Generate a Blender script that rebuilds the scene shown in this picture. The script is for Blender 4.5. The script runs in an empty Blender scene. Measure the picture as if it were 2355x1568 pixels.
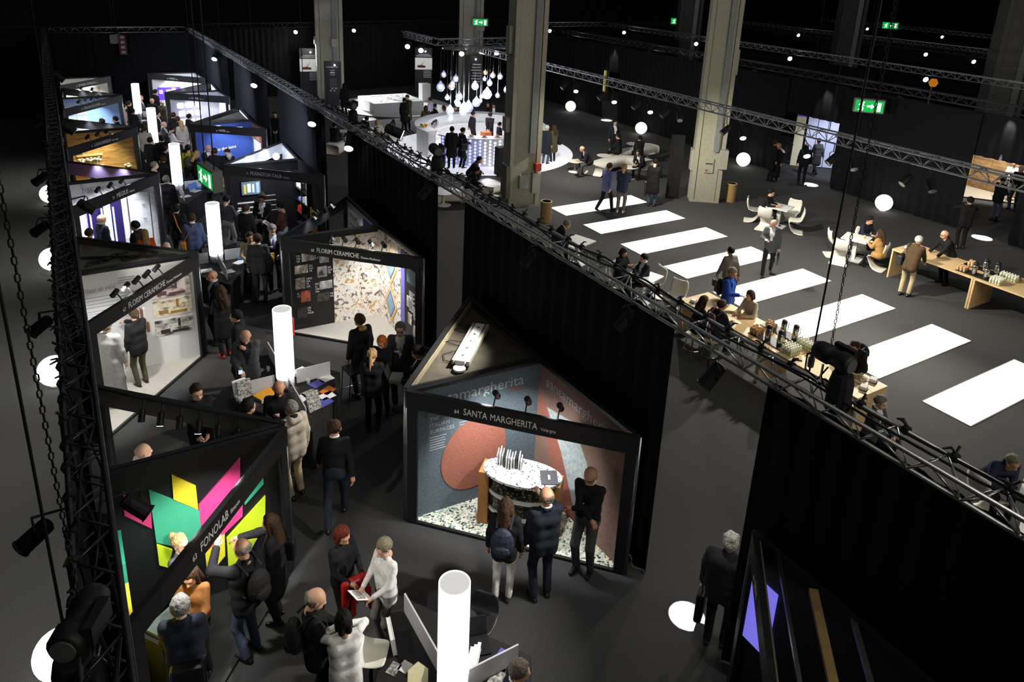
import bpy, math, random
import numpy as np
from mathutils import Vector, Matrix

# ------------------------------------------------------------------ scene, camera, world, lights
sc = bpy.context.scene
C = sc.collection
random.seed(7)
PI = math.pi

cam_d = bpy.data.cameras.new('camera')
cam_d.sensor_fit = 'HORIZONTAL'
cam_d.sensor_width = 36.0
cam_d.lens = 26.1285
cam_d.shift_x = -0.00337
cam_d.shift_y = -0.13882
cam_d.clip_end = 300
cam = bpy.data.objects.new('camera', cam_d)
C.objects.link(cam)
_t, _r, _h = math.radians(17.674), math.radians(2.635), math.radians(32.254)
_f = Vector((math.sin(_h) * math.cos(_t), math.cos(_h) * math.cos(_t), -math.sin(_t)))
_x = Vector((math.cos(_h), -math.sin(_h), 0))
_u = _x.cross(_f)
_cx = _x * math.cos(_r) + _u * math.sin(_r)
_cu = _u * math.cos(_r) - _x * math.sin(_r)
cam.matrix_world = Matrix(((_cx.x, _cu.x, -_f.x, 0), (_cx.y, _cu.y, -_f.y, 0), (_cx.z, _cu.z, -_f.z, 8.43), (0, 0, 0, 1)))
sc.camera = cam

sc.view_settings.view_transform = 'Standard'
sc.view_settings.look = 'None'
sc.view_settings.exposure = 0.0
sc.view_settings.gamma = 1.0
sc.view_settings.use_curve_mapping = False

world = bpy.data.worlds.new('hall_air')
sc.world = world
world.use_nodes = True
world.node_tree.nodes['Background'].inputs[0].default_value = (0.75, 0.85, 1.0, 1)
world.node_tree.nodes['Background'].inputs[1].default_value = 0.006


def spot(loc, target, power, angle=60, blend=0.6, col=(1, 0.97, 0.92), radius=0.06):
    d = bpy.data.lights.new('spot_light', 'SPOT')
    d.energy = power
    d.color = col
    d.spot_size = math.radians(angle)
    d.spot_blend = blend
    d.shadow_soft_size = radius
    o = bpy.data.objects.new('spot_light', d)
    o.location = loc
    v = Vector(target) - Vector(loc)
    o.rotation_euler = v.to_track_quat('-Z', 'Y').to_euler()
    C.objects.link(o)
    return o


def area(loc, target, power, sx, sy, col=(1, 1, 1)):
    d = bpy.data.lights.new('area_light', 'AREA')
    d.shape = 'RECTANGLE'
    d.size, d.size_y = sx, sy
    d.energy = power
    d.color = col
    o = bpy.data.objects.new('area_light', d)
    o.location = loc
    o.rotation_euler = (Vector(target) - Vector(loc)).to_track_quat('-Z', 'Y').to_euler()
    C.objects.link(o)


# added soft fill: unseen area lights under the roof and high behind the camera
area((26, 24, 14.6), (26, 24, 0), 1300, 56, 50, (0.90, 0.94, 1.0))
area((12, -9, 12.5), (16, 20, 3), 1250, 16, 2.5, (1.0, 0.93, 0.80))
# the fixtures on the long trusses: warm white floods over the lounge, cool ones over the aisle
WARM = (1.0, 0.93, 0.82)
COOL = (0.86, 0.90, 1.0)
for _y, _tx, _ty, _p in ((23.0, 20.5, 24.5, 1100), (20.5, 13.0, 22.5, 800), (18.7, 20.6, 16.2, 1100), (16.8, 13.0, 14.5, 800),
                         (14.6, 20.7, 12.6, 1100), (12.4, 12.8, 10.6, 1200), (11.0, 20.9, 9.5, 1300), (9.1, 13.0, 7.6, 1200)):
    spot((16.6, _y, 3.7), (_tx, _ty, 0), _p, 125, 0.9, WARM)
for _y in (13.1, 9.6, 7.1, 4.5):
    spot((16.5, _y, 3.75), (16.3, _y, 0), 260, 50, 1.0, WARM)
# cans outboard of the left truss wash the bare floor there; cool grazing light on the far drapes
for _y in (6.0, 10.0, 13.9, 17.1, 22.8, 30.5):
    spot((-0.7, _y, 3.6), (-1.7, _y + 0.6, 0), 420, 105, 1.0, (1.0, 0.97, 0.9))
for _y in (22.0, 29.5, 36.0):
    spot((4.4, _y, 3.9), (6.5, _y + 2.6, 1.9), 900, 120, 1.0, (0.72, 0.78, 1.0))
for _y, _p in ((5.5, 800), (9.4, 800), (13.3, 700), (17.9, 550), (21.0, 420), (28.0, 420), (35.4, 420)):
    spot((6.0, _y, 3.7), (2.6, _y + 1.2, 0.4), _p, 70, 0.9, (1.0, 0.95, 0.88) if _y < 16 else COOL)
for _y in (7.2, 15.0, 24.0, 33.0):
    spot((0.3, _y, 3.7), (3.6, _y + 0.8, 0.2), 240, 70, 0.9, (1.0, 0.95, 0.88) if _y < 16 else COOL)
# hard edged projectors that throw white discs on the carpet in the doorways
for _x0, _y0, _z0, _x1, _y1, _ang, _p in ((6.42, 5.36, 4.05, 6.48, 5.38, 3.5, 14000), (26.7, 19.0, 4.25, 26.68, 19.0, 4.4, 14000),
                                  (26.8, 12.0, 4.25, 26.82, 12.0, 4.4, 14000), (26.7, 32.9, 4.25, 26.68, 32.9, 4.4, 14000)):
    spot((_x0, _y0, _z0), (_x1, _y1, 0), _p, _ang * 2, 0.04, (1, 1, 1), 0.008)
    spot((_x0, _y0, _z0), (_x1, _y1, 0), 130, 70, 1.0, (1, 0.98, 0.95), 0.05)


# ------------------------------------------------------------------ materials
def lin(h):
    h = h.lstrip('#')
    v = [int(h[i:i + 2], 16) / 255 for i in (0, 2, 4)]
    return tuple(c / 12.92 if c <= 0.04045 else ((c + 0.055) / 1.055) ** 2.4 for c in v)


MATS = {}


def mat(name, col='#888888', rough=0.6, metal=0.0, emit=0.0, ecol=None, noise=0.0, nscale=30.0, bump=0.0, spec=0.5, alpha=1.0):
    if name in MATS:
        return MATS[name]
    m = bpy.data.materials.new(name)
    m.use_nodes = True
    nt = m.node_tree
    b = nt.nodes['Principled BSDF']
    c = lin(col) if isinstance(col, str) else col
    b.inputs['Base Color'].default_value = (*c, 1)
    b.inputs['Roughness'].default_value = rough
    b.inputs['Metallic'].default_value = metal
    b.inputs['Specular IOR Level'].default_value = spec
    if alpha < 1:
        b.inputs['Alpha'].default_value = alpha
    if emit:
        b.inputs['Emission Color'].default_value = (*(lin(ecol) if ecol else c), 1)
        b.inputs['Emission Strength'].default_value = emit
    if noise or bump:
        tc = nt.nodes.new('ShaderNodeTexCoord')
        n = nt.nodes.new('ShaderNodeTexNoise')
        n.inputs['Scale'].default_value = nscale
        n.inputs['Detail'].default_value = 3
        nt.links.new(tc.outputs['Object'], n.inputs['Vector'])
        if noise:
            r = nt.nodes.new('ShaderNodeMapRange')
            r.inputs['From Min'].default_value = 0.3
            r.inputs['From Max'].default_value = 0.7
            r.inputs['To Min'].default_value = 1 - noise
            r.inputs['To Max'].default_value = 1 + noise
            nt.links.new(n.outputs['Fac'], r.inputs['Value'])
            mx = nt.nodes.new('ShaderNodeVectorMath')
            mx.operation = 'SCALE'
            mx.inputs[0].default_value = c
            nt.links.new(r.outputs['Result'], mx.inputs['Scale'])
            nt.links.new(mx.outputs['Vector'], b.inputs['Base Color'])
        if bump:
            bp = nt.nodes.new('ShaderNodeBump')
            bp.inputs['Strength'].default_value = bump
            bp.inputs['Distance'].default_value = 0.02
            nt.links.new(n.outputs['Fac'], bp.inputs['Height'])
            nt.links.new(bp.outputs['Normal'], b.inputs['Normal'])
    MATS[name] = m
    return m


def ramp_mat(name, stops, scale=8.0, kind='NOISE', rough=0.5, detail=6, distort=0.0, stretch=(1, 1, 1), const=False):
    """base colour from a noise / voronoi / wave pattern through a colour ramp"""
    if name in MATS:
        return MATS[name]
    m = bpy.data.materials.new(name)
    m.use_nodes = True
    nt = m.node_tree
    b = nt.nodes['Principled BSDF']
    b.inputs['Roughness'].default_value = rough
    tc = nt.nodes.new('ShaderNodeTexCoord')
    mp = nt.nodes.new('ShaderNodeMapping')
    mp.inputs['Scale'].default_value = stretch
    nt.links.new(tc.outputs['Object'], mp.inputs['Vector'])
    if kind == 'NOISE':
        n = nt.nodes.new('ShaderNodeTexNoise')
        n.inputs['Detail'].default_value = detail
        n.inputs['Distortion'].default_value = distort
        out = n.outputs['Fac']
    elif kind == 'VORONOI':
        n = nt.nodes.new('ShaderNodeTexVoronoi')
        n.distance = 'CHEBYCHEV'
        sp = nt.nodes.new('ShaderNodeSeparateColor')
        nt.links.new(n.outputs['Color'], sp.inputs[0])
        out = sp.outputs[0]
    else:
        n = nt.nodes.new('ShaderNodeTexWave')
        n.inputs['Distortion'].default_value = distort
        n.inputs['Detail'].default_value = detail
        out = n.outputs['Fac']
    n.inputs['Scale'].default_value = scale
    nt.links.new(mp.outputs['Vector'], n.inputs['Vector'])
    r = nt.nodes.new('ShaderNodeValToRGB')
    if const:
        r.color_ramp.interpolation = 'CONSTANT'
    el = r.color_ramp.elements
    while len(el) > 1:
        el.remove(el[-1])
    el[0].position = stops[0][0]
    el[0].color = (*lin(stops[0][1]), 1)
    for p, c in stops[1:]:
        e = el.new(p)
        e.color = (*lin(c), 1)
    nt.links.new(out, r.inputs['Fac'])
    nt.links.new(r.outputs['Color'], b.inputs['Base Color'])
    MATS[name] = m
    return m


M_carpet = ramp_mat('carpet', [(0.3, '#2a2a2a'), (0.5, '#383838'), (0.7, '#474747')], 90, rough=0.95, detail=4)
M_curtain = mat('black_molton', (0.011, 0.0113, 0.013), 0.95, noise=0.3, nscale=60, bump=0.2, spec=0.1)
M_black = mat('black_paint', '#121212', 0.55, noise=0.15, nscale=20)
M_blackm = mat('matt_black', '#0b0b0c', 0.8, noise=0.2, nscale=25)
M_alu = mat('aluminium', '#b9bcbf', 0.32, 1.0, noise=0.08, nscale=40)
M_truss = mat('truss_tube', '#a4a6a9', 0.36, 0.85, noise=0.15, nscale=25)
M_trussb = mat('truss_black', '#45464a', 0.34, 0.8, noise=0.2, nscale=25)
M_white = mat('white_paint', '#e6e6e4', 0.5, noise=0.03, nscale=8)
M_plastic = mat('white_plastic', '#e2ded2', 0.35, noise=0.02, nscale=10)
M_tube = mat('tube_diffuser', '#ffffff', 0.6, emit=1.7, ecol='#fbfcff', noise=0.01)
M_globe = mat('globe_diffuser', '#ffffff', 0.5, emit=2.6, ecol='#fffdf2', noise=0.01)
M_stripe = mat('stripe_white_glow', '#f4f4f2', 0.5, emit=0.75, ecol='#ffffff', noise=0.01)  # emission added to the vinyl stripe colour for its overexposed white
M_lens = mat('lamp_lens', '#ffffff', 0.3, emit=14, ecol='#f4f7ff', noise=0.01)
M_dlens = mat('lamp_lens_dim', '#55585c', 0.2, emit=0.02, noise=0.02)
M_can = mat('lamp_can', '#0b0b0c', 0.6, 0.0, noise=0.2, nscale=30)
M_cable = mat('cable_rubber', '#080808', 0.6, noise=0.2)
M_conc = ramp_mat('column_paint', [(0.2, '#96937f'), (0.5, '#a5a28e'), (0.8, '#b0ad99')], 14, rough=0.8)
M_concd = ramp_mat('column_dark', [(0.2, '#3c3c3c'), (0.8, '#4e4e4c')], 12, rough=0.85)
M_pipe = ramp_mat('galvanised', [(0.3, '#6b7070'), (0.6, '#858a88')], 30, rough=0.5)
M_text = mat('white_lettering', '#f6f6f4', 0.6, noise=0.02)
M_textg = mat('grey_lettering', '#9a9a9c', 0.6, noise=0.02)
M_textd = mat('dark_lettering', '#3a3a3c', 0.6, noise=0.02)
M_wood = ramp_mat('pale_ply', [(0.25, '#c9a672'), (0.5, '#d9ba88'), (0.75, '#e2c898')], 3, rough=0.55, stretch=(14, 1.2, 14))
M_woodw = ramp_mat('oak_boards', [(0.3, '#8a6b3e'), (0.5, '#b08f58'), (0.7, '#c4a468')], 2.2, rough=0.6, stretch=(1, 1, 6), distort=1.2)
M_steel = mat('steel', '#b8b8b8', 0.22, 1.0, noise=0.05)
M_chrome = mat('chrome', '#d8d8d8', 0.12, 1.0, noise=0.03)
M_paper = mat('paper', '#eeeeea', 0.8, noise=0.03)
M_cup = mat('paper_cup', '#d6b48a', 0.8, noise=0.08)
M_glass = mat('clear_glass', '#e8f0f4', 0.05, noise=0.01, alpha=0.35)
M_red = mat('red_enamel', '#c23a2a', 0.4, noise=0.1)
M_screenv = mat('screen_violet', '#8a86ff', 0.4, emit=0.8, ecol='#8078f0', noise=0.05, nscale=3)


# ------------------------------------------------------------------ mesh helpers
class MB:
    def __init__(s):
        s.v, s.f, s.m = [], [], []

    def add(s, vs, fs, mi=0):
        o = len(s.v)
        s.v += [tuple(p) for p in vs]
        s.f += [tuple(i + o for i in f) for f in fs]
        s.m += [mi] * len(fs)
        return s

    def box(s, c, d, rz=0.0, mi=0, M=None):
        hx, hy, hz = d[0] / 2, d[1] / 2, d[2] / 2
        vs = [Vector((x, y, z)) for x in (-hx, hx) for y in (-hy, hy) for z in (-hz, hz)]
        R = M if M is not None else Matrix.Rotation(rz, 3, 'Z')
        vs = [R @ p + Vector(c) for p in vs]
        return s.add(vs, [(0, 1, 3, 2), (4, 6, 7, 5), (0, 4, 5, 1), (2, 3, 7, 6), (0, 2, 6, 4), (1, 5, 7, 3)], mi)

    def bar(s, a, b, w, h, mi=0):
        """box beam from a to b, width w across, height h (z-ish)"""
        a, b = Vector(a), Vector(b)
        d = (b - a)
        L = d.length
        x = d / L
        up = Vector((0, 0, 1)) if abs(x.z) < 0.95 else Vector((0, 1, 0))
        y = up.cross(x).normalized()
        z = x.cross(y)
        R = Matrix((x, y, z)).transposed()
        return s.box((a + b) / 2, (L, w, h), M=R, mi=mi)

    def tube(s, pts, r, n=8, cap=True, mi=0):
        pts = [Vector(p) for p in pts]
        rs = r if isinstance(r, (list, tuple)) else [r] * len(pts)
        vs, fs = [], []
        px = None
        for i, p in enumerate(pts):
            t = (pts[min(i + 1, len(pts) - 1)] - pts[max(i - 1, 0)]).normalized()
            if px is None:
                ref = Vector((0, 0, 1)) if abs(t.z) < 0.9 else Vector((1, 0, 0))
                px = t.cross(ref).normalized()
            else:
                px = (px - t * px.dot(t)).normalized()
            py = t.cross(px)
            for k in range(n):
                a = 2 * PI * k / n
                vs.append(p + (px * math.cos(a) + py * math.sin(a)) * rs[i])
        for i in range(len(pts) - 1):
            for k in range(n):
                a, b = i * n + k, i * n + (k + 1) % n
                fs.append((a, b, b + n, a + n))
        if cap:
            fs.append(tuple(range(n - 1, -1, -1)))
            fs.append(tuple((len(pts) - 1) * n + k for k in range(n)))
        return s.add(vs, fs, mi)

    def lathe(s, prof, c=(0, 0, 0), n=16, mi=0, M=None):
        """prof: (r, z) list from bottom to top"""
        vs, fs = [], []
        for r, z in prof:
            for k in range(n):
                a = 2 * PI * k / n
                p = Vector((r * math.cos(a), r * math.sin(a), z))
                if M is not None:
                    p = M @ p
                vs.append(p + Vector(c))
        for i in range(len(prof) - 1):
            for k in range(n):
                a, b = i * n + k, i * n + (k + 1) % n
                fs.append((a, b, b + n, a + n))
        if prof[0][0] > 1e-4:
            fs.append(tuple(range(n - 1, -1, -1)))
        if prof[-1][0] > 1e-4:
            fs.append(tuple((len(prof) - 1) * n + k for k in range(n)))
        return s.add(vs, fs, mi)

    def prism(s, poly, z0, z1, mi=0):
        n = len(poly)
        a = sum(poly[i][0] * poly[(i + 1) % n][1] - poly[(i + 1) % n][0] * poly[i][1] for i in range(n))
        if a < 0:
            poly = poly[::-1]
        vs = [(x, y, z0) for x, y in poly] + [(x, y, z1) for x, y in poly]
        fs = [tuple(range(n - 1, -1, -1)), tuple(range(n, 2 * n))]
        fs += [(i, (i + 1) % n, n + (i + 1) % n, n + i) for i in range(n)]
        return s.add(vs, fs, mi)

    def ball(s, c, r, n=10, m=7, mi=0, M=None):
        rr = r if isinstance(r, (list, tuple)) else (r, r, r)
        prof = [(math.sin(PI * i / m), -math.cos(PI * i / m)) for i in range(m + 1)]
        prof[0] = (0.0, -1.0)
        prof[-1] = (0.0, 1.0)
        S = Matrix.Diagonal(rr)
        return s.lathe(prof, c, n, mi, (M @ S) if M is not None else S)

    def mesh(s, name, org, smooth=False):
        me = bpy.data.meshes.new(name)
        me.from_pydata([(p[0] - org[0], p[1] - org[1], p[2] - org[2]) for p in s.v], [], s.f)
        if any(s.m):
            me.polygons.foreach_set('material_index', s.m)
        if smooth:
            me.polygons.foreach_set('use_smooth', [True] * len(s.f))
        me.update()
        return me

    def build(s, name, mats, parent=None, smooth=False, org=None):
        mats = mats if isinstance(mats, (list, tuple)) else [mats]
        if parent is not None:
            org = base_of(parent)
        elif org is None:
            a = np.array(s.v)
            lo, hi = a.min(0), a.max(0)
            org = ((lo[0] + hi[0]) / 2, (lo[1] + hi[1]) / 2, lo[2])
        me = s.mesh(name, org, smooth)
        for m in mats:
            me.materials.append(m)
        o = bpy.data.objects.new(name, me)
        C.objects.link(o)
        if parent is not None:
            o.parent = parent
        else:
            o.location = org
        return o


def base_of(o):
    p = Vector(o.location)
    while o.parent is not None:
        o = o.parent
        p += Vector(o.location)
    return p


def tag(o, label=None, cat=None, group=None, kind=None):
    if label:
        o['label'] = label
    if cat:
        o['category'] = cat
    if group:
        o['group'] = group
    if kind:
        o['kind'] = kind
    return o


ORD = ('first', 'second', 'third', 'fourth', 'fifth', 'sixth', 'seventh', 'eighth', 'ninth', 'tenth', 'eleventh', 'twelfth', 'thirteenth', 'fourteenth', 'fifteenth', 'sixteenth', 'seventeenth',
       'eighteenth', 'nineteenth', 'twentieth', 'twenty-first', 'twenty-second', 'twenty-third', 'twenty-fourth', 'twenty-fifth', 'twenty-sixth')


def thing(name, label, cat, loc=(0, 0, 0), group=None):
    o = bpy.data.objects.new(name, None)
    o.empty_display_size = 0.1
    C.objects.link(o)
    o.location = loc
    return tag(o, label, cat, group)


def place(o, loc, rz=0.0):
    o.location = loc
    o.rotation_euler = (0, 0, rz)
    return o


def dup(o, loc=None, rz=None, label=None, group=None, parent=None):
    c = o.copy()
    C.objects.link(c)
    if parent is not None:
        c.parent = parent
    for ch in list(o.children):
        dup(ch, parent=c)
    if loc is not None:
        c.location = loc
    if rz is not None:
        c.rotation_euler = (0, 0, rz)
    if label:
        c['label'] = label
    if group:
        c['group'] = group
    return c


def text_mb(txt, size, font_cache={}):
    """flat lettering mesh, left aligned, baseline at the origin, in the xy plane"""
    key = (txt, size)
    if key not in font_cache:
        cu = bpy.data.curves.new('lettering', 'FONT')
        cu.body = txt
        cu.size = size
        cu.resolution_u = 2
        cu.extrude = 0.0015
        ob = bpy.data.objects.new('lettering', cu)
        me = bpy.data.meshes.new_from_object(ob)
        vs = [tuple(v.co) for v in me.vertices]
        fs = [tuple(p.vertices) for p in me.polygons]
        w = max((v[0] for v in vs), default=0)
        bpy.data.objects.remove(ob)
        bpy.data.curves.remove(cu)
        bpy.data.meshes.remove(me)
        font_cache[key] = (vs, fs, w)
    return font_cache[key]


def wtext(W, parent, m, txt, size, u, v, d=0.032, slope=0.0, name='lettering', sx=1.0):
    x, sg = 0.0, (-1 if W.flip else 1)
    sp = text_mb('n', size)[2] * 0.75 * sx
    for word in txt.split(' '):
        mb = MB()
        w = W.text(mb, word, size, u + sg * x, v + slope * x, d, slope=slope, sx=sx)
        mb.build(name, m, parent)
        x += w + sp
    return x - sp


class Wall:
    """vertical plane from A to B; (u, v) = metres along, metres up; n = unit normal towards `inside`"""

    def __init__(s, A, B, inside, v0=0.0):
        s.A = Vector((A[0], A[1], 0))
        s.B = Vector((B[0], B[1], 0))
        s.L = (s.B - s.A).length
        s.u = (s.B - s.A) / s.L
        n = Vector((s.u.y, -s.u.x, 0))
        if n.dot(Vector((inside[0], inside[1], 0)) - s.A) < 0:
            n = -n
        s.n = n
        s.right = s.u if n.cross(s.u).z > 0 else -s.u     # reading direction for someone facing the wall
        s.flip = (s.right - s.u).length > 1

    def P(s, u, v, d=0.0):
        return s.A + s.u * u + Vector((0, 0, v)) + s.n * d

    def poly(s, mb, pts, d=0.0, t=0.006, mi=0):
        n = len(pts)
        area = sum(pts[i][0] * pts[(i + 1) % n][1] - pts[(i + 1) % n][0] * pts[i][1] for i in range(n))
        want = 1 if not s.flip else -1
        if area * want < 0:
            pts = pts[::-1]
        vs = [s.P(u, v, d + t) for u, v in pts] + [s.P(u, v, d) for u, v in pts]
        fs = [tuple(range(n)), tuple(range(2 * n - 1, n - 1, -1))]
        fs += [((i + 1) % n, i, n + i, n + (i + 1) % n) for i in range(n)]
        return mb.add(vs, fs, mi)

    def rect(s, mb, u0, v0, u1, v1, d=0.0, t=0.006, mi=0):
        return s.poly(mb, [(u0, v0), (u1, v0), (u1, v1), (u0, v1)], d, t, mi)

    def disc(s, mb, u, v, ru, rv, d=0.0, t=0.006, n=32, rot=0.0, mi=0):
        pts = []
        for k in range(n):
            a = 2 * PI * k / n
            x, y = ru * math.cos(a), rv * math.sin(a)
            pts.append((u + x * math.cos(rot) - y * math.sin(rot), v + x * math.sin(rot) + y * math.cos(rot)))
        return s.poly(mb, pts, d, t, mi)

    def text(s, mb, txt, size, u, v, d=0.008, mi=0, slope=0.0, sx=1.0):
        """u is where the text begins for the reader"""
        vs, fs, w = text_mb(txt, size)
        o = s.P(u, v, d)
        out = [o + s.right * p[0] * sx + Vector((0, 0, p[1] + slope * p[0])) + s.n * p[2] for p in vs]
        mb.add(out, fs, mi)
        return w * sx
# ------------------------------------------------------------------ hall shell
def structure(name, mb, m, smooth=False):
    return tag(mb.build(name, m, smooth=smooth), kind='structure')


structure('floor', MB().box((25, 25, -0.05), (130, 110, 0.1)), M_carpet)
structure('wall_back', MB().box((30, 62, 8), (140, 0.3, 16)), mat('hall_wall', '#161616', 0.9, noise=0.3, nscale=1.5))
structure('wall_right', MB().box((86, 25, 8), (0.3, 110, 16)), MATS['hall_wall'])
structure('wall_left', MB().box((-28, 25, 8), (0.3, 110, 16)), MATS['hall_wall'])
structure('ceiling', MB().box((25, 25, 15), (130, 110, 0.2)), MATS['hall_wall'])
# roof girders and high dark cladding panels of the hall seen above the drapes
for i, y in enumerate((54, 61)):
    structure('trim_%d' % (i + 1), MB().box((30, y, 9.6 - i), (130, 0.5, 0.8)), mat('girder_grey', '#222224', 0.8, noise=0.2))


def drape(A, B, z0, z1, label, wave=0.05, period=0.34, slump=0.0, group=None):
    """a pleated molton drape hanging from A to B"""
    A, B = Vector((A[0], A[1], 0)), Vector((B[0], B[1], 0))
    L = (B - A).length
    u = (B - A) / L
    n = Vector((u.y, -u.x, 0))
    N = max(8, int(L / (period / 5)))
    vs, fs = [], []
    hs = (0, 0.25, 1.2, (z1 - z0))
    for j, h in enumerate(hs):
        for i in range(N + 1):
            t = L * i / N
            a = wave * (1.0 - 0.45 * h / (z1 - z0)) * (math.sin(2 * PI * t / period + 0.7 * math.sin(t * 1.9)) + 0.5 * math.sin(t * 3.1))
            p = A + u * t + n * (a + slump * (1 if j == 0 else 0.3 if j == 1 else 0))
            vs.append((p.x, p.y, z0 + h))
    for j in range(len(hs) - 1):
        for i in range(N):
            q = j * (N + 1) + i
            fs.append((q, q + 1, q + N + 2, q + N + 1))
    o = MB().add(vs, fs).build('drape', M_curtain, smooth=True)
    return tag(o, label, 'curtain', group)


for (y0, y1, lab) in ((-3.0, 4.66, 'nearest black drape panel below the middle truss at the lower right'),
                      (6.2, 11.95, 'broad black drape panel behind the terrazzo booth'),
                      (13.2, 18.75, 'black drape panel behind the marble pattern booth'),
                      (20.6, 25.65, 'bluish lit black drape behind the dark glass booth'),
                      (27.2, 32.6, 'black drape behind the blue wall booth under the middle truss'),
                      (34.0, 43.5, 'farthest black drape panel along the middle truss')):
    drape((6.44, y0), (6.44, y1), 0.01, 4.08, lab)
drape((-0.33, -2.0), (-0.33, 43.4), 0.01, 4.1, 'long black drape hanging under the cable wrapped left truss')
drape((-0.2, 43.7), (6.4, 43.8), 0.01, 4.1, 'black drape closing the far end of the booth aisle')
drape((-22, 43.2), (-0.4, 43.6), 0.01, 5.2, 'black drape across the far end left of the booth aisle', slump=-0.3)
drape((6.6, 45.2), (26.4, 48.0), 0.01, 4.1, 'wide black drape behind the white map platform')
for (y0, y1, lab) in ((33.6, 47.8, 'black drape left of the doorway with the yellow edged poster'),
                      (20.9, 32.2, 'black drape between the second globe lamp and the column gap'),
                      (12.9, 18.2, 'black drape behind the largest globe lamp on the right'),
                      (2.0, 11.2, 'black drape at the right edge beside the parquet booth')):
    drape((26.8, y0), (26.8, y1), 0.01, 4.2, lab, slump=0.15)
for (y0, y1, lab) in ((10.9, 13.2, 'black drape lintel above the parquet booth opening'), (17.9, 21.2, 'black drape lintel above the bright doorway'), (32.0, 33.9, 'black drape lintel above the doorway with the yellow edged poster')):
    drape((26.9, y0), (26.9, y1), 2.75, 4.25, lab)
for x, y0, y1, lab in ((33.6, -4, 13.5, 'black drape behind the parquet booth'), (33.7, 21.5, 33.0, 'black drape of the next aisle behind the bright doorway'),
                       (33.7, 35.0, 48.5, 'far black drape of the next aisle near the back'),
                       (54.0, 8.0, 47.0, 'most distant black drape at the upper right')):
    drape((x, y0), (x, y1), 0.01, 4.2, lab, period=0.5)
drape((33.9, 47.5), (54, 49), 0.01, 4.2, 'far black drape closing the next lounge', period=0.5)
drape((26.9, 47.9), (33.6, 48.2), 0.01, 4.2, 'black drape closing the far end of the next aisle', period=0.5)


# ------------------------------------------------------------------ trusses
def truss(name_label, A, B, z, w=0.3, h=0.26, near=(0, 0), pitch=0.5, m=None, square=False, cr=0.024, br=0.011, seg=6):
    """triangular (apex down) or square truss from A to B with lower chord at height z; braces nearer than `near` are single parts"""
    m = m or M_truss
    A, B = Vector((A[0], A[1], z)), Vector((B[0], B[1], z))
    t = thing('lighting_truss', name_label, 'truss', ((A + B) / 2))
    L = (B - A).length
    u = (B - A) / L
    s = Vector((u.y, -u.x, 0))
    up = Vector((0, 0, h))
    if square:
        ch = [s * (-w / 2), s * (w / 2), s * (-w / 2) + up, s * (w / 2) + up]
        pairs = [(0, 2), (1, 3), (0, 1), (2, 3)]
    else:
        ch = [Vector((0, 0, 0)), s * (-w / 2) + up, s * (w / 2) + up]
        pairs = [(0, 1), (0, 2), (1, 2)]
    for c in ch:
        MB().tube([A + c, B + c], cr, 8).build('chord', m, t, smooth=True)
    proto = {}
    rest = MB()
    n = int(L / pitch)
    for k in range(n):
        a = A + u * (k * pitch)
        mid = A + u * ((k + 0.5) * pitch)
        b = A + u * ((k + 1) * pitch)
        single = near[0] <= a.y <= near[1]
        for pi, (i, j) in enumerate(pairs):
            for hi, (p, q) in enumerate(((a + ch[i], mid + ch[j]), (mid + ch[j], b + ch[i]))):
                if pi == 2 and hi == 1 and not square:
                    q = mid + ch[i] + u * 0.02
                if single:
                    key = (pi, hi)
                    if key not in proto:
                        o = MB().tube([p, q], br, 6).build('brace', m, t, smooth=True)
                        proto[key] = (o, a.copy())
                    else:
                        src, a0 = proto[key]
                        o = src.copy()
                        C.objects.link(o)
                        o.location = src.location + (a - a0)
                else:
                    rest.tube([p, q], br, 4 if seg < 6 else 5, cap=False)
    if rest.v:
        tag(rest.build('lacing', m, t), kind='stuff')
    return t


T_mid = truss('long grey triangular truss running diagonally above the middle drapes', (6.38, -1), (6.38, 43.6), 4.06, near=(1.0, 20.0))
T_left = truss('dark truss wrapped in cables along the left side of the booth aisle', (-0.17, -1), (-0.17, 43.6), 4.08, w=0.26, m=M_trussb, square=True, near=(3.5, 15.0), h=0.28)
T_lounge = truss('grey truss with paired spotlights above the floor stripes', (16.55, 3), (16.55, 31), 4.42, m=M_truss, near=(5.0, 25.0), square=False)
truss('grey truss across the far end of the booth aisle', (-0.1, 43.5), (6.2, 43.55), 4.1, near=(40, 50))
truss('dark truss above the drape behind the map platform', (6.6, 45.0), (26.4, 47.8), 4.1, m=M_trussb)
truss('dark truss above the far left drape', (-22, 43.1), (-0.5, 43.5), 4.15, m=M_trussb)
truss('short grey truss reaching back over the bar', (14.4, 33.4), (14.4, 30.0), 4.8, near=(29, 40))
truss('short grey truss across over the bar pendants', (14.4, 29.9), (18.9, 29.9), 4.8, near=(29, 40))
truss('dark wall truss above the right lounge drapes', (26.9, 2), (26.9, 48), 4.36, m=M_trussb)
truss('grey truss beyond the right drapes seen behind the second column', (33.4, 2), (33.4, 42), 4.4)
truss('grey truss crossing the back of the next aisle', (28.5, 42.1), (33.4, 42.1), 4.4)
truss('farther dark truss near the green exit sign at top right', (45.0, 20), (45.0, 46), 4.4, m=M_trussb)
truss('farther grey truss beyond the next lounge', (47.8, 18), (47.8, 46), 4.4)
truss('farthest grey truss at the top right', (62.0, 24), (62.0, 46), 4.4)


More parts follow.
